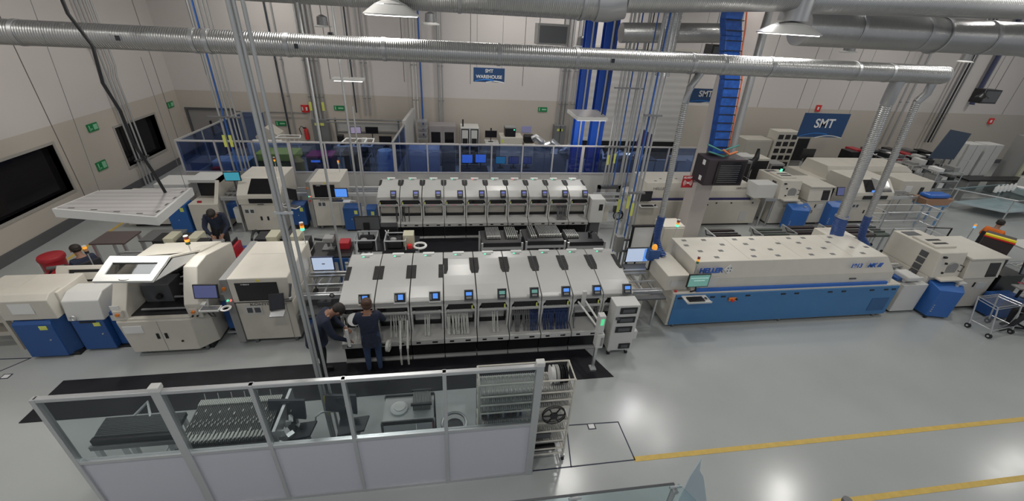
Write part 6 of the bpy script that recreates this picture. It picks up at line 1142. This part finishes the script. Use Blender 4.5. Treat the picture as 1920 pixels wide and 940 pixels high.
# near right side
T = thing('black_machine', 'dark brown machine with bright yellow top edge by the person in orange', 'machine', (14.9, 8.3, 0)); part('body', MB().prism([(15.04, 8.58), (15.34, 8.05), (15.85, 8.35), (15.55, 8.88)], .1, 1.28, 'z'), mat('brown_black', (.045, .035, .035), .5), T, bevel=.01); part('yellow_edge', MB().prism([(15.03, 8.58), (15.33, 8.04), (15.43, 8.10), (15.13, 8.64)], 1.28, 1.34, 'z'), mat('bright_yellow', (.85, .72, .02), .4), T, bevel=.01); part('red_trim', MB().prism([(15.02, 8.58), (15.32, 8.03), (15.33, 8.05), (15.03, 8.59)], 1.25, 1.29, 'z'), REDB, T); part('base', MB().prism([(15.1, 8.55), (15.37, 8.12), (15.8, 8.36), (15.52, 8.8)], 0, .1, 'z'), BLACK, T)
bench(16.0, 18.2, 7.7, 8.7, 1.05, 'white worktop right of the yellow edged machine', WHITE); shelf_rack(14.6, 16.2, 7.0, 7.6, (.3, .7, 1.0), 'steel rack at the right edge below the white worktop')
T = thing('tube_stand', 'black tubular frame behind the arched window machine', 'frame', (15.4, 9.6, 0)); part('frame', MB().tube([(15.0, 9.95, .5), (15.0, 9.95, .85), (15.8, 9.85, .85), (15.8, 9.85, .0)], .025, 6), BLACK, T); part('base', MB().box(14.95, 15.2, 9.9, 10.2, 0, .5), STEELD, T)
T = beacon(15.2, 9.0, 0, 1.3, 'thin pole with blue and amber lamp behind the right machines', (LO, mat('lit_blue', (.05, .2, .6), .4, em=(.1, .4, 1), es=1.2)), r=.03)
T = monitor('monitor', 13.95, 6.75, 1.35, .4, .42, mat('screen_grey', (.12, .14, .16), .3), 'grey tilted monitor at the end of the near right machines', rz=-.5, tilt=.3); part('arm', MB().tube([(14.0, 6.85, 1.35), (14.2, 6.9, 1.5), (14.1, 7.1, 1.2)], .03), WHITE, T)
T = thing('control_desk', 'black and blue control desk right of the slanted window cabinet', 'desk', (14, 6.9, 0)); part('frame', MB().box(13.56, 14.3, 6.95, 7.5, 0.05, 1.0), BLACK, T, bevel=.01); part('blue_body', MB().box(13.3, 14.0, 6.5, 6.9, .05, .6), BLUE, T, bevel=.01); part('keyboard', MB().cbox((13.75, 6.55, .92), (.45, .22, .03), rz=-.2), MGREY, T); part('support', MB().cyl((13.8, 6.6, .6), (13.8, 6.6, .9), .03), BLACK, T)
part('red_cable', MB().tube([(14.1, 6.7, 1.0), (13.9, 6.6, .96), (13.7, 6.7, .98)], .008), REDB, T)
# =============== FOREGROUND ===============
T = partition([(-4.39, 3.78), (1.14, 3.78)], 1.12, 2.2, 'foreground partition with clear upper panes and lilac grey lower panels', GLASS, PANEL, [0, 1.17, 2.13, 3.13, 4.30, 5.49], (1.17, 5.49), w=.03, cap=WHITE)
part('return_rail', MB().box(-4.42, -4.36, 3.0, 3.78, 2.15, 2.2).box(-4.42, -4.36, 3.0, 3.78, 0, .05), ALU, T) if 0 else None
def slot_rack():
    T = thing('reel_rack', 'tall steel reel rack with slotted shelves at the end of the foreground partition', 'rack', (1.1, 4.2, 0)); x0, x1, y0, y1 = .36, 1.67, 3.95, 4.31; zt = 1.72
    for x in (x0, x1):
        for y in (y0, y1): part('post', MB().cyl((x, y, .08), (x, y, zt), .017, 10), CREAM, T, smooth=True)
    for x in (x0, x1):
        for y in (y0, y1): c = part('caster', MB().cyl((x-.015, y, .045), (x+.015, y, .045), .045, 14), RUBBER, T); part('fork', MB().box(x-.025, x+.025, y-.02, y+.02, .07, .12), ALU, c)
    for z in (zt, 1.50, 1.34, 1.18, .88, .68, .46, .28, .16):
        for y in (y0, y1):
            if z == zt and y == y0: pass
            part('cross_tube', MB().cyl((x0, y, z), (x1, y, z), .013, 8), CREAM, T, smooth=True)
        for x in (x0, x1): part('side_tube', MB().cyl((x, y0, z), (x, y1, z), .012, 8), CREAM, T, smooth=True)
    for z in (1.52, 1.36, 1.20, .90, .66, .40):
        m = MB().box(x0+.02, x1-.02, y0+.02, y1-.02, z-.012, z); m.mat(1)
        for i in range(44):
            x = x0+.04+i*(x1-x0-.08)/43; m.box(x-.003, x+.003, y0+.03, y0+.06, z, z+.045).box(x-.003, x+.003, y1-.06, y1-.03, z, z+.045)
        part('slotted_shelf', m, [MESHM, WHITE], T)
    return T
T = slot_rack()
def reel(x, y, z, r, w, mt, label, group=None, hub=BLACK, axis='x'):
    T = thing('component_reel', label, 'reel', (x, y, z-r), group); d = Vector((1, 0, 0))
    c = Vector((x, y, z)); part('flange', MB().cyl(c, c+d*.004, r, 24).cyl(c+d*w, c+d*(w+.004), r, 24), mt, T); part('tape_core', MB().cyl(c+d*.004, c+d*w, r*.75, 20), hub, T)
for i, (x, mt, lb) in enumerate(((1.36, PAPER, 'thick white reel at the top right of the slotted rack'), (1.44, WHITE, 'second white reel on the top shelf of the slotted rack'), (1.50, BLACK, 'black reel on the top shelf of the slotted rack'), (1.56, BLACK, 'rightmost black reel on the top shelf of the slotted rack'))):
    reel(x, 4.13, 1.66, .13, .05 if i == 0 else .025, mt, lb, hub=mt)
R_ = random.Random(4); cols = [BLACK, DGREY, PAPER, mat('reel_blue', (.05, .08, .25), .4), BLACK, mat('reel_maroon', (.15, .04, .06), .4)]
for i in range(16): reel(.41+.036*i, 4.13, 1.03, .12, .02, cols[i % 6], '%s reel in the row on the middle shelf of the slotted rack' % ['black', 'dark grey', 'white', 'blue', 'black', 'maroon'][i % 6], 'reels on the middle shelf of the slotted rack, %s' % ['black', 'dark grey', 'white', 'blue', 'black', 'maroon'][i % 6], hub=cols[i % 6])
T = thing('component_reel', 'large black spoked reel at the right end of the slotted rack', 'reel', (1.42, 3.92, .9)); c = (1.42, 3.90, 1.08); part('rim', MB().ring(c, .165, .010, 'y', 28), BLACK, T); m = MB().cyl((1.42, 3.89, 1.08), (1.42, 3.91, 1.08), .06, 16)
for k in range(6): a = k*PI/3; m.cyl((1.42, 3.90, 1.08), (1.42+.165*math.cos(a), 3.90, 1.08+.165*math.sin(a)), .012, 6)
part('spokes', m, BLACK, T); part('rear_rim', MB().ring((1.42, 3.93, 1.08), .165, .008, 'y', 28), BLACK, T)
solo('black_crate', MB().box(1.05, 1.55, 3.99, 4.27, .17, .27), BLACK, 'black crate on the bottom shelf of the slotted rack', 'crate', bevel=.01); solo('black_crate', MB().box(1.0, 1.45, 3.99, 4.27, .47, .58), DGREY, 'dark crate on the lower shelf of the slotted rack', 'crate', bevel=.01)
# utility cart with roll and box
T = thing('utility_cart', 'steel cart with plastic covered front behind the foreground partition', 'cart', (-.68, 4.3, 0)); x0, x1, y0, y1 = -1.0, -.28, 4.20, 4.68
for x in (x0, x1):
    for y in (y0, y1): part('post', MB().box(x-.015, x+.015, y-.015, y+.015, .08, .85), DGREY, T); part('caster', MB().cyl((x-.015, y, .04), (x+.015, y, .04), .04, 12), RUBBER, T)
part('top_tray', MB().box(x0, x1, y0, y1, .80, .83), mat('pale_tray', (.42, .43, .42), .4), T); part('rim', MB().box(x0, x1, y0-.01, y0+.01, .80, .87).box(x0, x1, y1-.01, y1+.01, .80, .87), BLACK, T); part('front_plastic', MB().box(x0+.02, x1-.25, y0-.02, y0-.01, .6, .80).box(x1-.24, x1-.02, y0-.02, y0-.01, .62, .80), mat('clear_plastic_sheet', (.5, .52, .51), .25), T); part('lower_shelf', MB().box(x0, x1, y0, y1, .3, .33), STEELD, T); part('black_bin', MB().box(x0+.08, x0+.32, y0+.03, y1-.1, .33, .52), BLACK, T)
T = thing('tape_roll', 'white round plate stack on the steel cart', 'roll', (-.78, 4.35, .83)); part('disc', MB().lathe((-.78, 4.44, .83), [(.02, 0), (.12, 0), (.125, .03), (.1, .05), (.04, .05), (.02, .06)], 28), PAPER, T, smooth=True); part('top_disc', MB().cyl((-.77, 4.44, .88), (-.77, 4.44, .895), .085, 24), WHITE, T)
T = thing('metal_basket', 'ribbed grey metal basket on the steel cart', 'basket', (-.45, 4.4, .83)); part('basket', MB().box(-.58, -.32, 4.38, 4.63, .84, .98), FEEDM, T, bevel=.01); part('rim', MB().box(-.6, -.3, 4.36, 4.39, .96, 1.0).box(-.6, -.3, 4.62, 4.65, .96, 1.0), BLACK, T)
solo('pink_bin', MB().lathe((-.38, 4.36, .33), [(.02, 0), (.09, 0), (.11, .16), (.1, .16)], 18), mat('crimson', (.45, .02, .07), .4), 'crimson tub on the lower shelf of the steel cart', 'tub', smooth=True)
T = thing('steel_hoop', 'shiny steel hoop stand between the cart and the slotted rack', 'stand', (0.02, 4.5, 0)); part('hoop', MB().ring((.02, 4.5, .36), .19, .024, 'z', 32, 8), STEEL, T, smooth=True); part('black_bag', MB().lathe((.02, 4.5, .02), [(.1, 0), (.14, .27), (.13, .28)], 20), BLACK, T, smooth=True); part('lower_hoop', MB().ring((.02, 4.5, .05), .17, .015, 'z', 28), STEEL, T)
# terminal stands
def terminal(x, y, label, w):
    T = thing('terminal_stand', label, 'stand', (x, y, 0)); DK = DGREY2
    part('column', MB().box(x-.065, x+.065, y-.04, y+.04, .04, 1.0), DK, T, bevel=.006); part('base', MB().box(x-.12, x+.14, y-.2, y+.12, 0, .04), DK, T)
    part('rear_screen', MB().loft([(x-w, y-.08, .80), (x+w, y-.12, .72), (x+w, y-.04, 1.02), (x-w, y+.0, 1.02)], [(x-w, y-.04, .80), (x+w, y-.08, .72), (x+w, y+.0, 1.02), (x-w, y+.04, 1.02)]), DK, T)
    part('keyboard_shelf', MB().prism([(x-.04, y-.12), (x+.38, y-.08), (x+.34, y-.34), (x-.02, y-.40)], .60, .64, 'z'), DK, T, bevel=.006); part('screw', MB().cyl((x+.2, y-.2, .64), (x+.2, y-.2, .66), .03, 12), BLACK, T); part('bolts', MB().cyl((x+.08, y-.1, .92), (x+.08, y-.13, .92), .008), ALU, T)
    return T
DGREY2 = mat('charcoal_metal', (.028, .03, .038), .45)
terminal(-2.36, 4.60, 'charcoal terminal stand left of the foreground poles', .25); terminal(-1.62, 4.62, 'charcoal terminal stand right of the foreground poles', .22)
# feeder racks
T = thing('feeder_rack', 'empty black ribbed feeder trolley at the left behind the foreground partition', 'rack', (-4.05, 4.4, 0))
part('ribbed_bed', MB().prism([(4.35, .78), (4.35, .85), (4.46, .88), (4.62, .90), (4.62, .84), (4.48, .82)], -4.70, -3.70), wave_mat('ribbed_black', (.10, .11, .115), (.03, .033, .035), 'Y', 14, .45, .2, .6), T); part('front_beam', MB().box(-4.72, -3.69, 4.30, 4.36, .74, .84), BLACK, T); part('rail', MB().box(-4.75, -3.69, 4.27, 4.31, .68, .75), STEELD, T)
for x in (-4.68, -4.25, -3.8): part('leg', MB().box(x-.03, x+.03, 4.27, 4.32, 0, .68), ALU, T)
for x in (-4.66, -3.74): part('rear_leg', MB().box(x-.025, x+.025, 4.56, 4.6, 0, .84), ALU, T)
part('brace', MB().cyl((-4.2, 4.3, .1), (-3.82, 4.3, .65), .008, 6), ALU, T); part('rear_hoop', MB().tube([(-4.4, 4.6, .86), (-4.25, 4.78, .98), (-4.15, 4.6, .88)], .02), ALU, T)
T = thing('feeder_rack', 'steel feeder trolley crowded with rows of feeders behind the partition', 'rack', (-3.0, 4.4, 0)); part('bed', MB().box(-3.62, -2.46, 4.12, 4.84, .70, .76), BLACK, T); part('front_beam', MB().box(-3.62, -2.4, 4.02, 4.1, .70, .80), BLACK, T); part('rail', MB().box(-3.66, -2.36, 3.98, 4.02, .62, .68), ALU, T); part('lower_rail', MB().box(-3.66, -2.36, 4.0, 4.04, .42, .46), STEELD, T)
for x in (-3.6, -2.42):
    for y in (4.02, 4.85): part('leg', MB().box(x-.02, x+.02, y-.02, y+.02, 0, .70), ALU, T)
part('side_bracket', MB().box(-2.40, -2.36, 4.1, 4.85, .76, .98), ALU, T); part('white_hose', MB().tube([(-3.4, 3.97, .58), (-3.33, 3.95, .62), (-3.3, 3.96, .56)], .015), PAPER, T)
for i in range(44):
    x = -3.58+i*.0252; m = MB().prism([(4.14, .76), (4.82, .76), (4.82, .88), (4.74, .91), (4.5, .88), (4.3, .86), (4.14, .82)], x-.0075, x+.0075); m.mat(1).box(x-.0065, x+.0065, 4.70, 4.80, .905, .925).box(x-.0065, x+.0065, 4.15, 4.30-(.05 if i % 3 else 0), .835+.02*(i % 2), .85+.02*(i % 2))
    m.box(x-.005, x+.005, 4.36+.04*(i % 3), 4.40+.04*(i % 3), .868, .882)
    if i % 4 == 1: m.box(x-.0065, x+.0065, 4.52+.04*(i % 3), 4.56+.04*(i % 3), .885, .90)
    if i % 7 == 2: m.cyl((x, 4.80, .9), (x, 4.82, 1.02), .005, 5)
    solo('tape_feeder', m, [mat('feeder_grey', (.14, .145, .14), .35, .4) if i == 0 else bpy.data.materials['feeder_grey'], bpy.data.materials['feeder_cap']], 'slim metal feeder in the crowded foreground trolley', 'feeder', 'feeders in the crowded foreground trolley')
T = thing('tool_pile', 'pile of white clips, cables and metal parts right of the crowded trolley', 'pile', (-2.25, 4.25, .5)); R_ = random.Random(2)
for i in range(12): part('clip', MB().cbox((-2.40+.16*R_.random(), 3.98+.5*R_.random(), .60+.25*R_.random()), (.03+.08*R_.random(), .02+.05*R_.random(), .10), rx=R_.random(), ry=R_.random(), rz=R_.random()*3), [PAPER, ALU, BLACK][i % 3], T)
part('cables', MB().tube([(-2.3, 4.1, .7), (-2.15, 4.0, .6), (-2.1, 4.15, .5), (-2.2, 4.3, .55), (-2.05, 4.1, .45)], .014), BLACK, T); part('stool', MB().box(-2.38, -2.16, 3.98, 4.48, .42, .46), STEELD, T)
for x, y in ((-2.36, 4.0), (-2.18, 4.0), (-2.36, 4.46), (-2.18, 4.46)): part('leg', MB().box(x-.012, x+.012, y-.012, y+.012, 0, .42), STEELD, T)
# railing glass near the camera
T = thing('glass_railing', 'clear glass railing corner at the bottom of the picture', 'railing', (1.3, 1.4, 2.4)); part('glass_pane', MB().box(.05, .70, 1.40, 1.41, 2.4, 3.5), GLASSC, T); part('glass_pane', MB().box(.74, 1.36, 1.40, 1.41, 2.4, 3.5), GLASSC, T); part('glass_pane', MB().prism([(1.38, 1.40), (1.62, .9), (1.63, .905), (1.39, 1.405)], 2.4, 3.5, 'z'), GLASSC, T)
part('top_edge', MB().box(.05, 1.36, 1.398, 1.412, 3.498, 3.503), DGREY, T)
for x in (.72, 1.375): part('clamp', MB().cyl((x, 1.38, 3.44), (x, 1.43, 3.44), .018, 10).cyl((x-.04, 1.4, 3.47), (x+.04, 1.4, 3.47), .008, 6), STEEL, T); part('post', MB().cyl((x, 1.405, 0), (x, 1.405, 3.44), .018, 10), STEEL, T)
T = thing('railing_post', 'shiny steel post top at the bottom edge right of the glass railing', 'post', (2.35, 1.4, 0)); part('post', MB().cyl((2.47, 1.22, 0), (2.47, 1.22, 3.4), .022, 14), STEEL, T, smooth=True); part('cap', MB().cyl((2.47, 1.22, 3.4), (2.47, 1.22, 3.43), .028, 14), STEELD, T)
solo('pane_reflection', MB().prism([(1.50, 3.0), (1.78, 3.0), (1.62, 3.42), (1.57, 3.50), (1.545, 3.62), (1.52, 3.45)], 1.47, 1.478, 'y'), mat('painted_reflection', (.50, .57, .60), .35), 'pale painted reflection of a glass pane beside the railing corner', 'panel')  # light caught by a glass pane, painted as a pale opaque plate
# wire cart at the right
T = thing('wire_cart', 'chrome wire cart on casters beside the seated person at the right', 'cart', (12.8, 6.15, 0)); C4 = [(12.35, 6.30), (12.42, 5.9), (13.2, 6.0), (13.1, 6.42)]; Ct = [(12.33, 6.45), (12.30, 6.02), (13.1, 6.1), (13.0, 6.5)]
for i in range(4):
    part('leg', MB().cyl((*C4[i], .12), (*Ct[i], .80), .016, 8), ALU, T, smooth=True); c = part('caster', MB().cyl((C4[i][0]-.02, C4[i][1], .06), (C4[i][0]+.02, C4[i][1], .06), .06, 16), RUBBER, T); part('hub', MB().cyl((C4[i][0]-.03, C4[i][1], .06), (C4[i][0]+.03, C4[i][1], .06), .025, 10), ALU, c)
for z, Q in ((.80, Ct), (.74, Ct), (.22, C4)):
    m = MB()
    for i in range(4): m.cyl((*Q[i], z), (*Q[(i+1) % 4], z), .010, 6)
    s = part('shelf_frame', m, ALU, T)
    if z != .74:
        m = MB()
        for k in range(1, 14):
            t = k/14; a = Vector(Q[0]).lerp(Vector(Q[1]), t); b = Vector(Q[3]).lerp(Vector(Q[2]), t); m.cyl((*a, z), (*b, z), .0035, 4)
        part('wires', m, ALU, s)
# =============== PEOPLE ===============
BASE = dict(pel=(0, 0, .90), sp=(0, -.01, 1.08), ch=(0, -.01, 1.27), nk=(0, .0, 1.41), hb=(0, .02, 1.49), hm=(0, .03, 1.56), ht=(0, .02, 1.63))
def person(name, label, loc, rz, J, top, legs, hairm, scale=1.0, arms=True, hair='short', skin=SKIN, extras=None):
    """J: joint positions for both sides; local frame faces +y"""
    T = thing(name, label, 'person', loc, world=False); T.rotation_euler = (0, 0, rz); T.scale = (scale,)*3
    V = []; R = []; E = []; reg = []; idx = {}
    def v(k, p, r): idx[k] = len(V); V.append(Vector(p)); R.append(r)
    def e(a, b, m): E.append((idx[a], idx[b])); reg.append(m)
    v('pel', J['pel'], (.165, .125)); v('sp', J['sp'], (.165, .125)); v('ch', J['ch'], (.19, .13)); v('nk0', Vector(J['ch']).lerp(Vector(J['nk']), .65), (.10, .08)); v('nk', J['nk'], (.055, .055)); v('hb', J['hb'], (.065, .075)); v('hm', J['hm'], (.078, .095)); v('ht', J['ht'], (.05, .062))
    e('pel', 'sp', 1); e('sp', 'ch', 1); e('ch', 'nk0', 1); e('nk0', 'nk', 0); e('nk', 'hb', 0); e('hb', 'hm', 0); e('hm', 'ht', 0)
    for s, S in (('l', -1), ('r', 1)):
        v('hip'+s, J['hip'+s], (.095, .10)); v('kn'+s, J['kn'+s], (.06, .065)); v('cf'+s, Vector(J['kn'+s]).lerp(Vector(J['an'+s]), .35), (.055, .06)); v('an'+s, J['an'+s], (.038, .042)); v('toe'+s, J['toe'+s], (.045, .03))
        e('pel', 'hip'+s, 2); e('hip'+s, 'kn'+s, 2); e('kn'+s, 'cf'+s, 2); e('cf'+s, 'an'+s, 2); e('an'+s, 'toe'+s, 3)
        v('sh'+s, J['sh'+s], (.078, .078)); v('el'+s, J['el'+s], (.056, .056)); v('wr'+s, J['wr'+s], (.03, .028)); e('ch', 'sh'+s, 1); e('sh'+s, 'el'+s, 1); e('el'+s, 'wr'+s, 1)
        w = Vector(J['wr'+s]); d = Vector(J['hd'+s]).normalized() if 'hd'+s in J else (w-Vector(J['el'+s])).normalized(); sd = d.cross(Vector((0, .3, 1))).normalized(); n = sd.cross(d)
        v('pm'+s, w+d*.065, (.036, .016)); e('wr'+s, 'pm'+s, 0)
        for k in range(4):
            o = (k-1.5)*.021; L = (.055, .068, .072, .06)[k]; a = w+d*.085+sd*o; b = a+d*L*.55+n*.008; c = b+d*L*.4-n*.018
            v('f%d%s' % (k, s), a, (.0105, .0105)); v('g%d%s' % (k, s), b, (.0095, .0095)); v('h%d%s' % (k, s), c, (.008, .008)); e('pm'+s, 'f%d%s' % (k, s), 0); e('f%d%s' % (k, s), 'g%d%s' % (k, s), 0); e('g%d%s' % (k, s), 'h%d%s' % (k, s), 0)
        a = w+d*.03-sd*S*.03; b = a+d*.035-sd*S*.022; v('t0'+s, a, (.012, .012)); v('t1'+s, b, (.010, .010)); v('t2'+s, b+d*.028, (.008, .008)); e('pm'+s, 't0'+s, 0); e('t0'+s, 't1'+s, 0); e('t1'+s, 't2'+s, 0)
    me = bpy.data.meshes.new('body'); me.from_pydata([tuple(p) for p in V], E, []); o = bpy.data.objects.new('tmp', me); COL.objects.link(o)
    sk = o.modifiers.new('skin', 'SKIN'); sk.use_smooth_shade = True; sb = o.modifiers.new('sub', 'SUBSURF'); sb.levels = 2; sb.render_levels = 2
    for i, r in enumerate(R): me.skin_vertices[0].data[i].radius = r
    me.skin_vertices[0].data[0].use_root = True
    dg = bpy.context.evaluated_depsgraph_get(); dg.update(); nm = bpy.data.meshes.new_from_object(o.evaluated_get(dg)); bpy.data.objects.remove(o)
    nm.name = 'body'; nm.materials.clear()
    for m in (skin, top, legs, SHOE): nm.materials.append(m)
    segs = [(V[a], V[b], reg[i]) for i, (a, b) in enumerate(E)]
    for p in nm.polygons:
        c = p.center; best = None
        for a, b, m in segs:
            ab = b-a; t = max(0, min(1, (c-a).dot(ab)/max(ab.length_squared, 1e-9))); q = (c-(a+ab*t)).length
            if best is None or q < best[0]: best = (q, m)
        p.material_index = best[1]; p.use_smooth = True
    b = bpy.data.objects.new('body', nm); COL.objects.link(b); b.parent = T; ORG[T.name] = Vector((0, 0, 0))
    H = Vector(J['hm']); up = (Vector(J['ht'])-Vector(J['hb'])).normalized(); f = Vector(J.get('face', (0, 1, 0))).normalized(); f = (f-up*f.dot(up)).normalized(); rt = f.cross(up)
    M = Matrix((( *rt, 0), (*f, 0), (*up, 0), (0, 0, 0, 1))).transposed(); M.translation = H
    part('nose', MB().ell((0, .10, -.015), .013, .018, .022, 8, 6, M), skin, T, smooth=True); [part('ear', MB().ell((q, 0, -.01), .012, .02, .03, 8, 6, M), skin, T, smooth=True) for q in (-.085, .085)]
    [part('eye', MB().ell((q, .088, .008), .012, .01, .007, 8, 6, M), BLACK, T, smooth=True) for q in (-.032, .032)]; part('mouth', MB().ell((0, .092, -.05), .024, .008, .006, 8, 6, M), mat('lip', (.25, .08, .07), .5) if 'lip' not in bpy.data.materials else bpy.data.materials['lip'], T, smooth=True)
    hm = MB().ell((0, -.018, .035), .093, .108, .082, 18, 12, M)
    if hair == 'bun': hm.ell((0, -.10, .06), .045, .04, .045, 12, 8, M).ell((0, -.05, -.02), .085, .07, .07, 14, 8, M)
    else: hm.ell((0, -.045, 0), .088, .075, .07, 14, 8, M)
    part('hair', hm, hairm, T, smooth=True)
    if extras: extras(T)
    return T
def standing(**k):
    J = dict(BASE, hipl=(-.09, 0, .86), hipr=(.09, 0, .86), knl=(-.10, .02, .47), knr=(.10, .02, .47), anl=(-.10, -.02, .08), anr=(.10, -.02, .08), toel=(-.11, .14, .035), toer=(.11, .14, .035),
             shl=(-.17, -.01, 1.35), shr=(.17, -.01, 1.35), ell=(-.22, .0, 1.08), elr=(.22, .0, 1.08), wrl=(-.22, .14, .90), wrr=(.22, .14, .90)); J.update(k); return J
SIT = dict(pel=(0, 0, .52), sp=(0, -.02, .70), ch=(0, .0, .90), nk=(0, .05, 1.05), hb=(0, .09, 1.12), hm=(0, .12, 1.18), ht=(0, .13, 1.25), hipl=(-.09, .03, .52), hipr=(.09, .03, .52), knl=(-.13, .42, .50), knr=(.13, .42, .50), anl=(-.13, .44, .08), anr=(.13, .44, .08), toel=(-.13, .58, .035), toer=(.13, .58, .035),
           shl=(-.17, .01, .97), shr=(.17, .01, .97), ell=(-.23, .1, .73), elr=(.23, .1, .73), wrl=(-.15, .33, .72), wrr=(.15, .33, .72), face=(0, 1, -.6))
def coat(T, J=None, zlo=.74, mt=NAVYC, top=1.3, sx=.19, sy=.145, c=(0, 0)):
    part('coat_skirt', MB().lathe((c[0], c[1], 0), [(sx*.95, zlo), (sx*.88, zlo+.15), (sx*.80, zlo+.30)], 18), mt, T, smooth=True)
BR = mat('brown_hair', (.07, .032, .018), .6)
# woman reaching into the first module, seen from behind
def ex1(T): coat(T, zlo=.72, mt=NAVYC, sx=.185)
person('person', 'person with brown bun and dark blue coat standing at the first near module', (-1.42, 6.08, .012), .12, standing(wrl=(-.16, .30, 1.02), ell=(-.24, .10, 1.12), wrr=(.20, .28, 1.08), elr=(.26, .06, 1.15), hm=(0, .05, 1.55), hb=(0, .03, 1.48), ht=(0, .05, 1.62), face=(-.2, 1, -.5)), NAVYC, JEAN, BR, .99, hair='bun', extras=ex1)
# man bending, facing right
def ex2(T):
    part('badge', MB().box(-.03, .04, .44, .445, .98, 1.08), PAPER, T)
    part('coat_skirt', MB().tube([(0, -.02, 1.0), (0, -.03, .74)], [.155, .175], 16), NAVYC, T, smooth=True)
person('person', 'person in dark coat bending over a white strip beside the foreground poles', (-2.3, 6.06, .012), -1.35, standing(pel=(0, -.06, .90), sp=(0, .03, 1.06), ch=(0, .15, 1.21), nk=(0, .26, 1.29), hb=(0, .32, 1.32), hm=(0, .38, 1.33), ht=(0, .44, 1.36), hipl=(-.09, -.05, .86), hipr=(.09, -.05, .86), shl=(-.17, .17, 1.24), shr=(.17, .17, 1.24), ell=(-.22, .28, 1.0), elr=(.22, .26, .98), wrl=(-.08, .42, .90), wrr=(.06, .44, .72), face=(0, .55, -1)), NAVYC, BLKC, HAIR, 1.06, extras=ex2)
solo('white_strip', MB().cbox((-1.80, 6.06, .86), (.05, .03, .42), rx=.1), PAPER, 'white strip held by the bending person', 'strip')
# operator at the red bins, back view
person('person', 'person in dark blue shirt seated by the red bins, back to the camera', (-7.75, 8.95, 0), 1.0, dict(SIT), NAVYC, BLKC, HAIR, 1.0)
person('person', 'person in black shirt leaning over the bench in front of the far closed printer', (-5.75, 10.5, 0), 3.45, standing(pel=(0, -.06, .90), sp=(0, .02, 1.07), ch=(0, .12, 1.23), nk=(0, .22, 1.34), hb=(0, .27, 1.38), hm=(0, .32, 1.40), ht=(0, .37, 1.45), shl=(-.17, .13, 1.27), shr=(.17, .13, 1.27), ell=(-.24, .22, 1.02), elr=(.24, .22, 1.02), wrl=(-.12, .38, .88), wrr=(.12, .38, .88), face=(0, .7, -1)), NAVYC, BLKC, HAIR, 1.03)
chair(16.55, 9.3, 'black office chair under the person in orange', rz=-1.2); chair(13.72, 6.02, 'black office chair under the seated person at the right edge', rz=1.35); chair(-7.75, 8.95, 'black chair under the person by the red bins', rz=1.0)
person('person', 'bearded person in a bright orange shirt seated at the right', (16.55, 9.3, .02), -1.2, dict(SIT), ORC, BLKC, HAIR, 1.05, extras=lambda T: part('beard', MB().ell((0, .19, 1.12), .06, .035, .04), HAIR, T, smooth=True))
person('person', 'person in black clothes seated at the right edge holding a phone over the wire cart', (13.72, 6.02, .02), 1.35, dict(SIT, wrl=(-.10, .42, .84), wrr=(.10, .40, .84), knl=(-.12, .44, .50), anl=(-.12, .62, .10), toel=(-.12, .76, .04), anr=(.14, .36, .08), toer=(.14, .50, .035)), BLKC, BLKC, HAIR, 1.03)
solo('phone', MB().cbox((13.2, 6.2, .89), (.14, .07, .012), ry=.2), BLACK, 'black phone in the hand of the seated person at the right edge', 'phone')
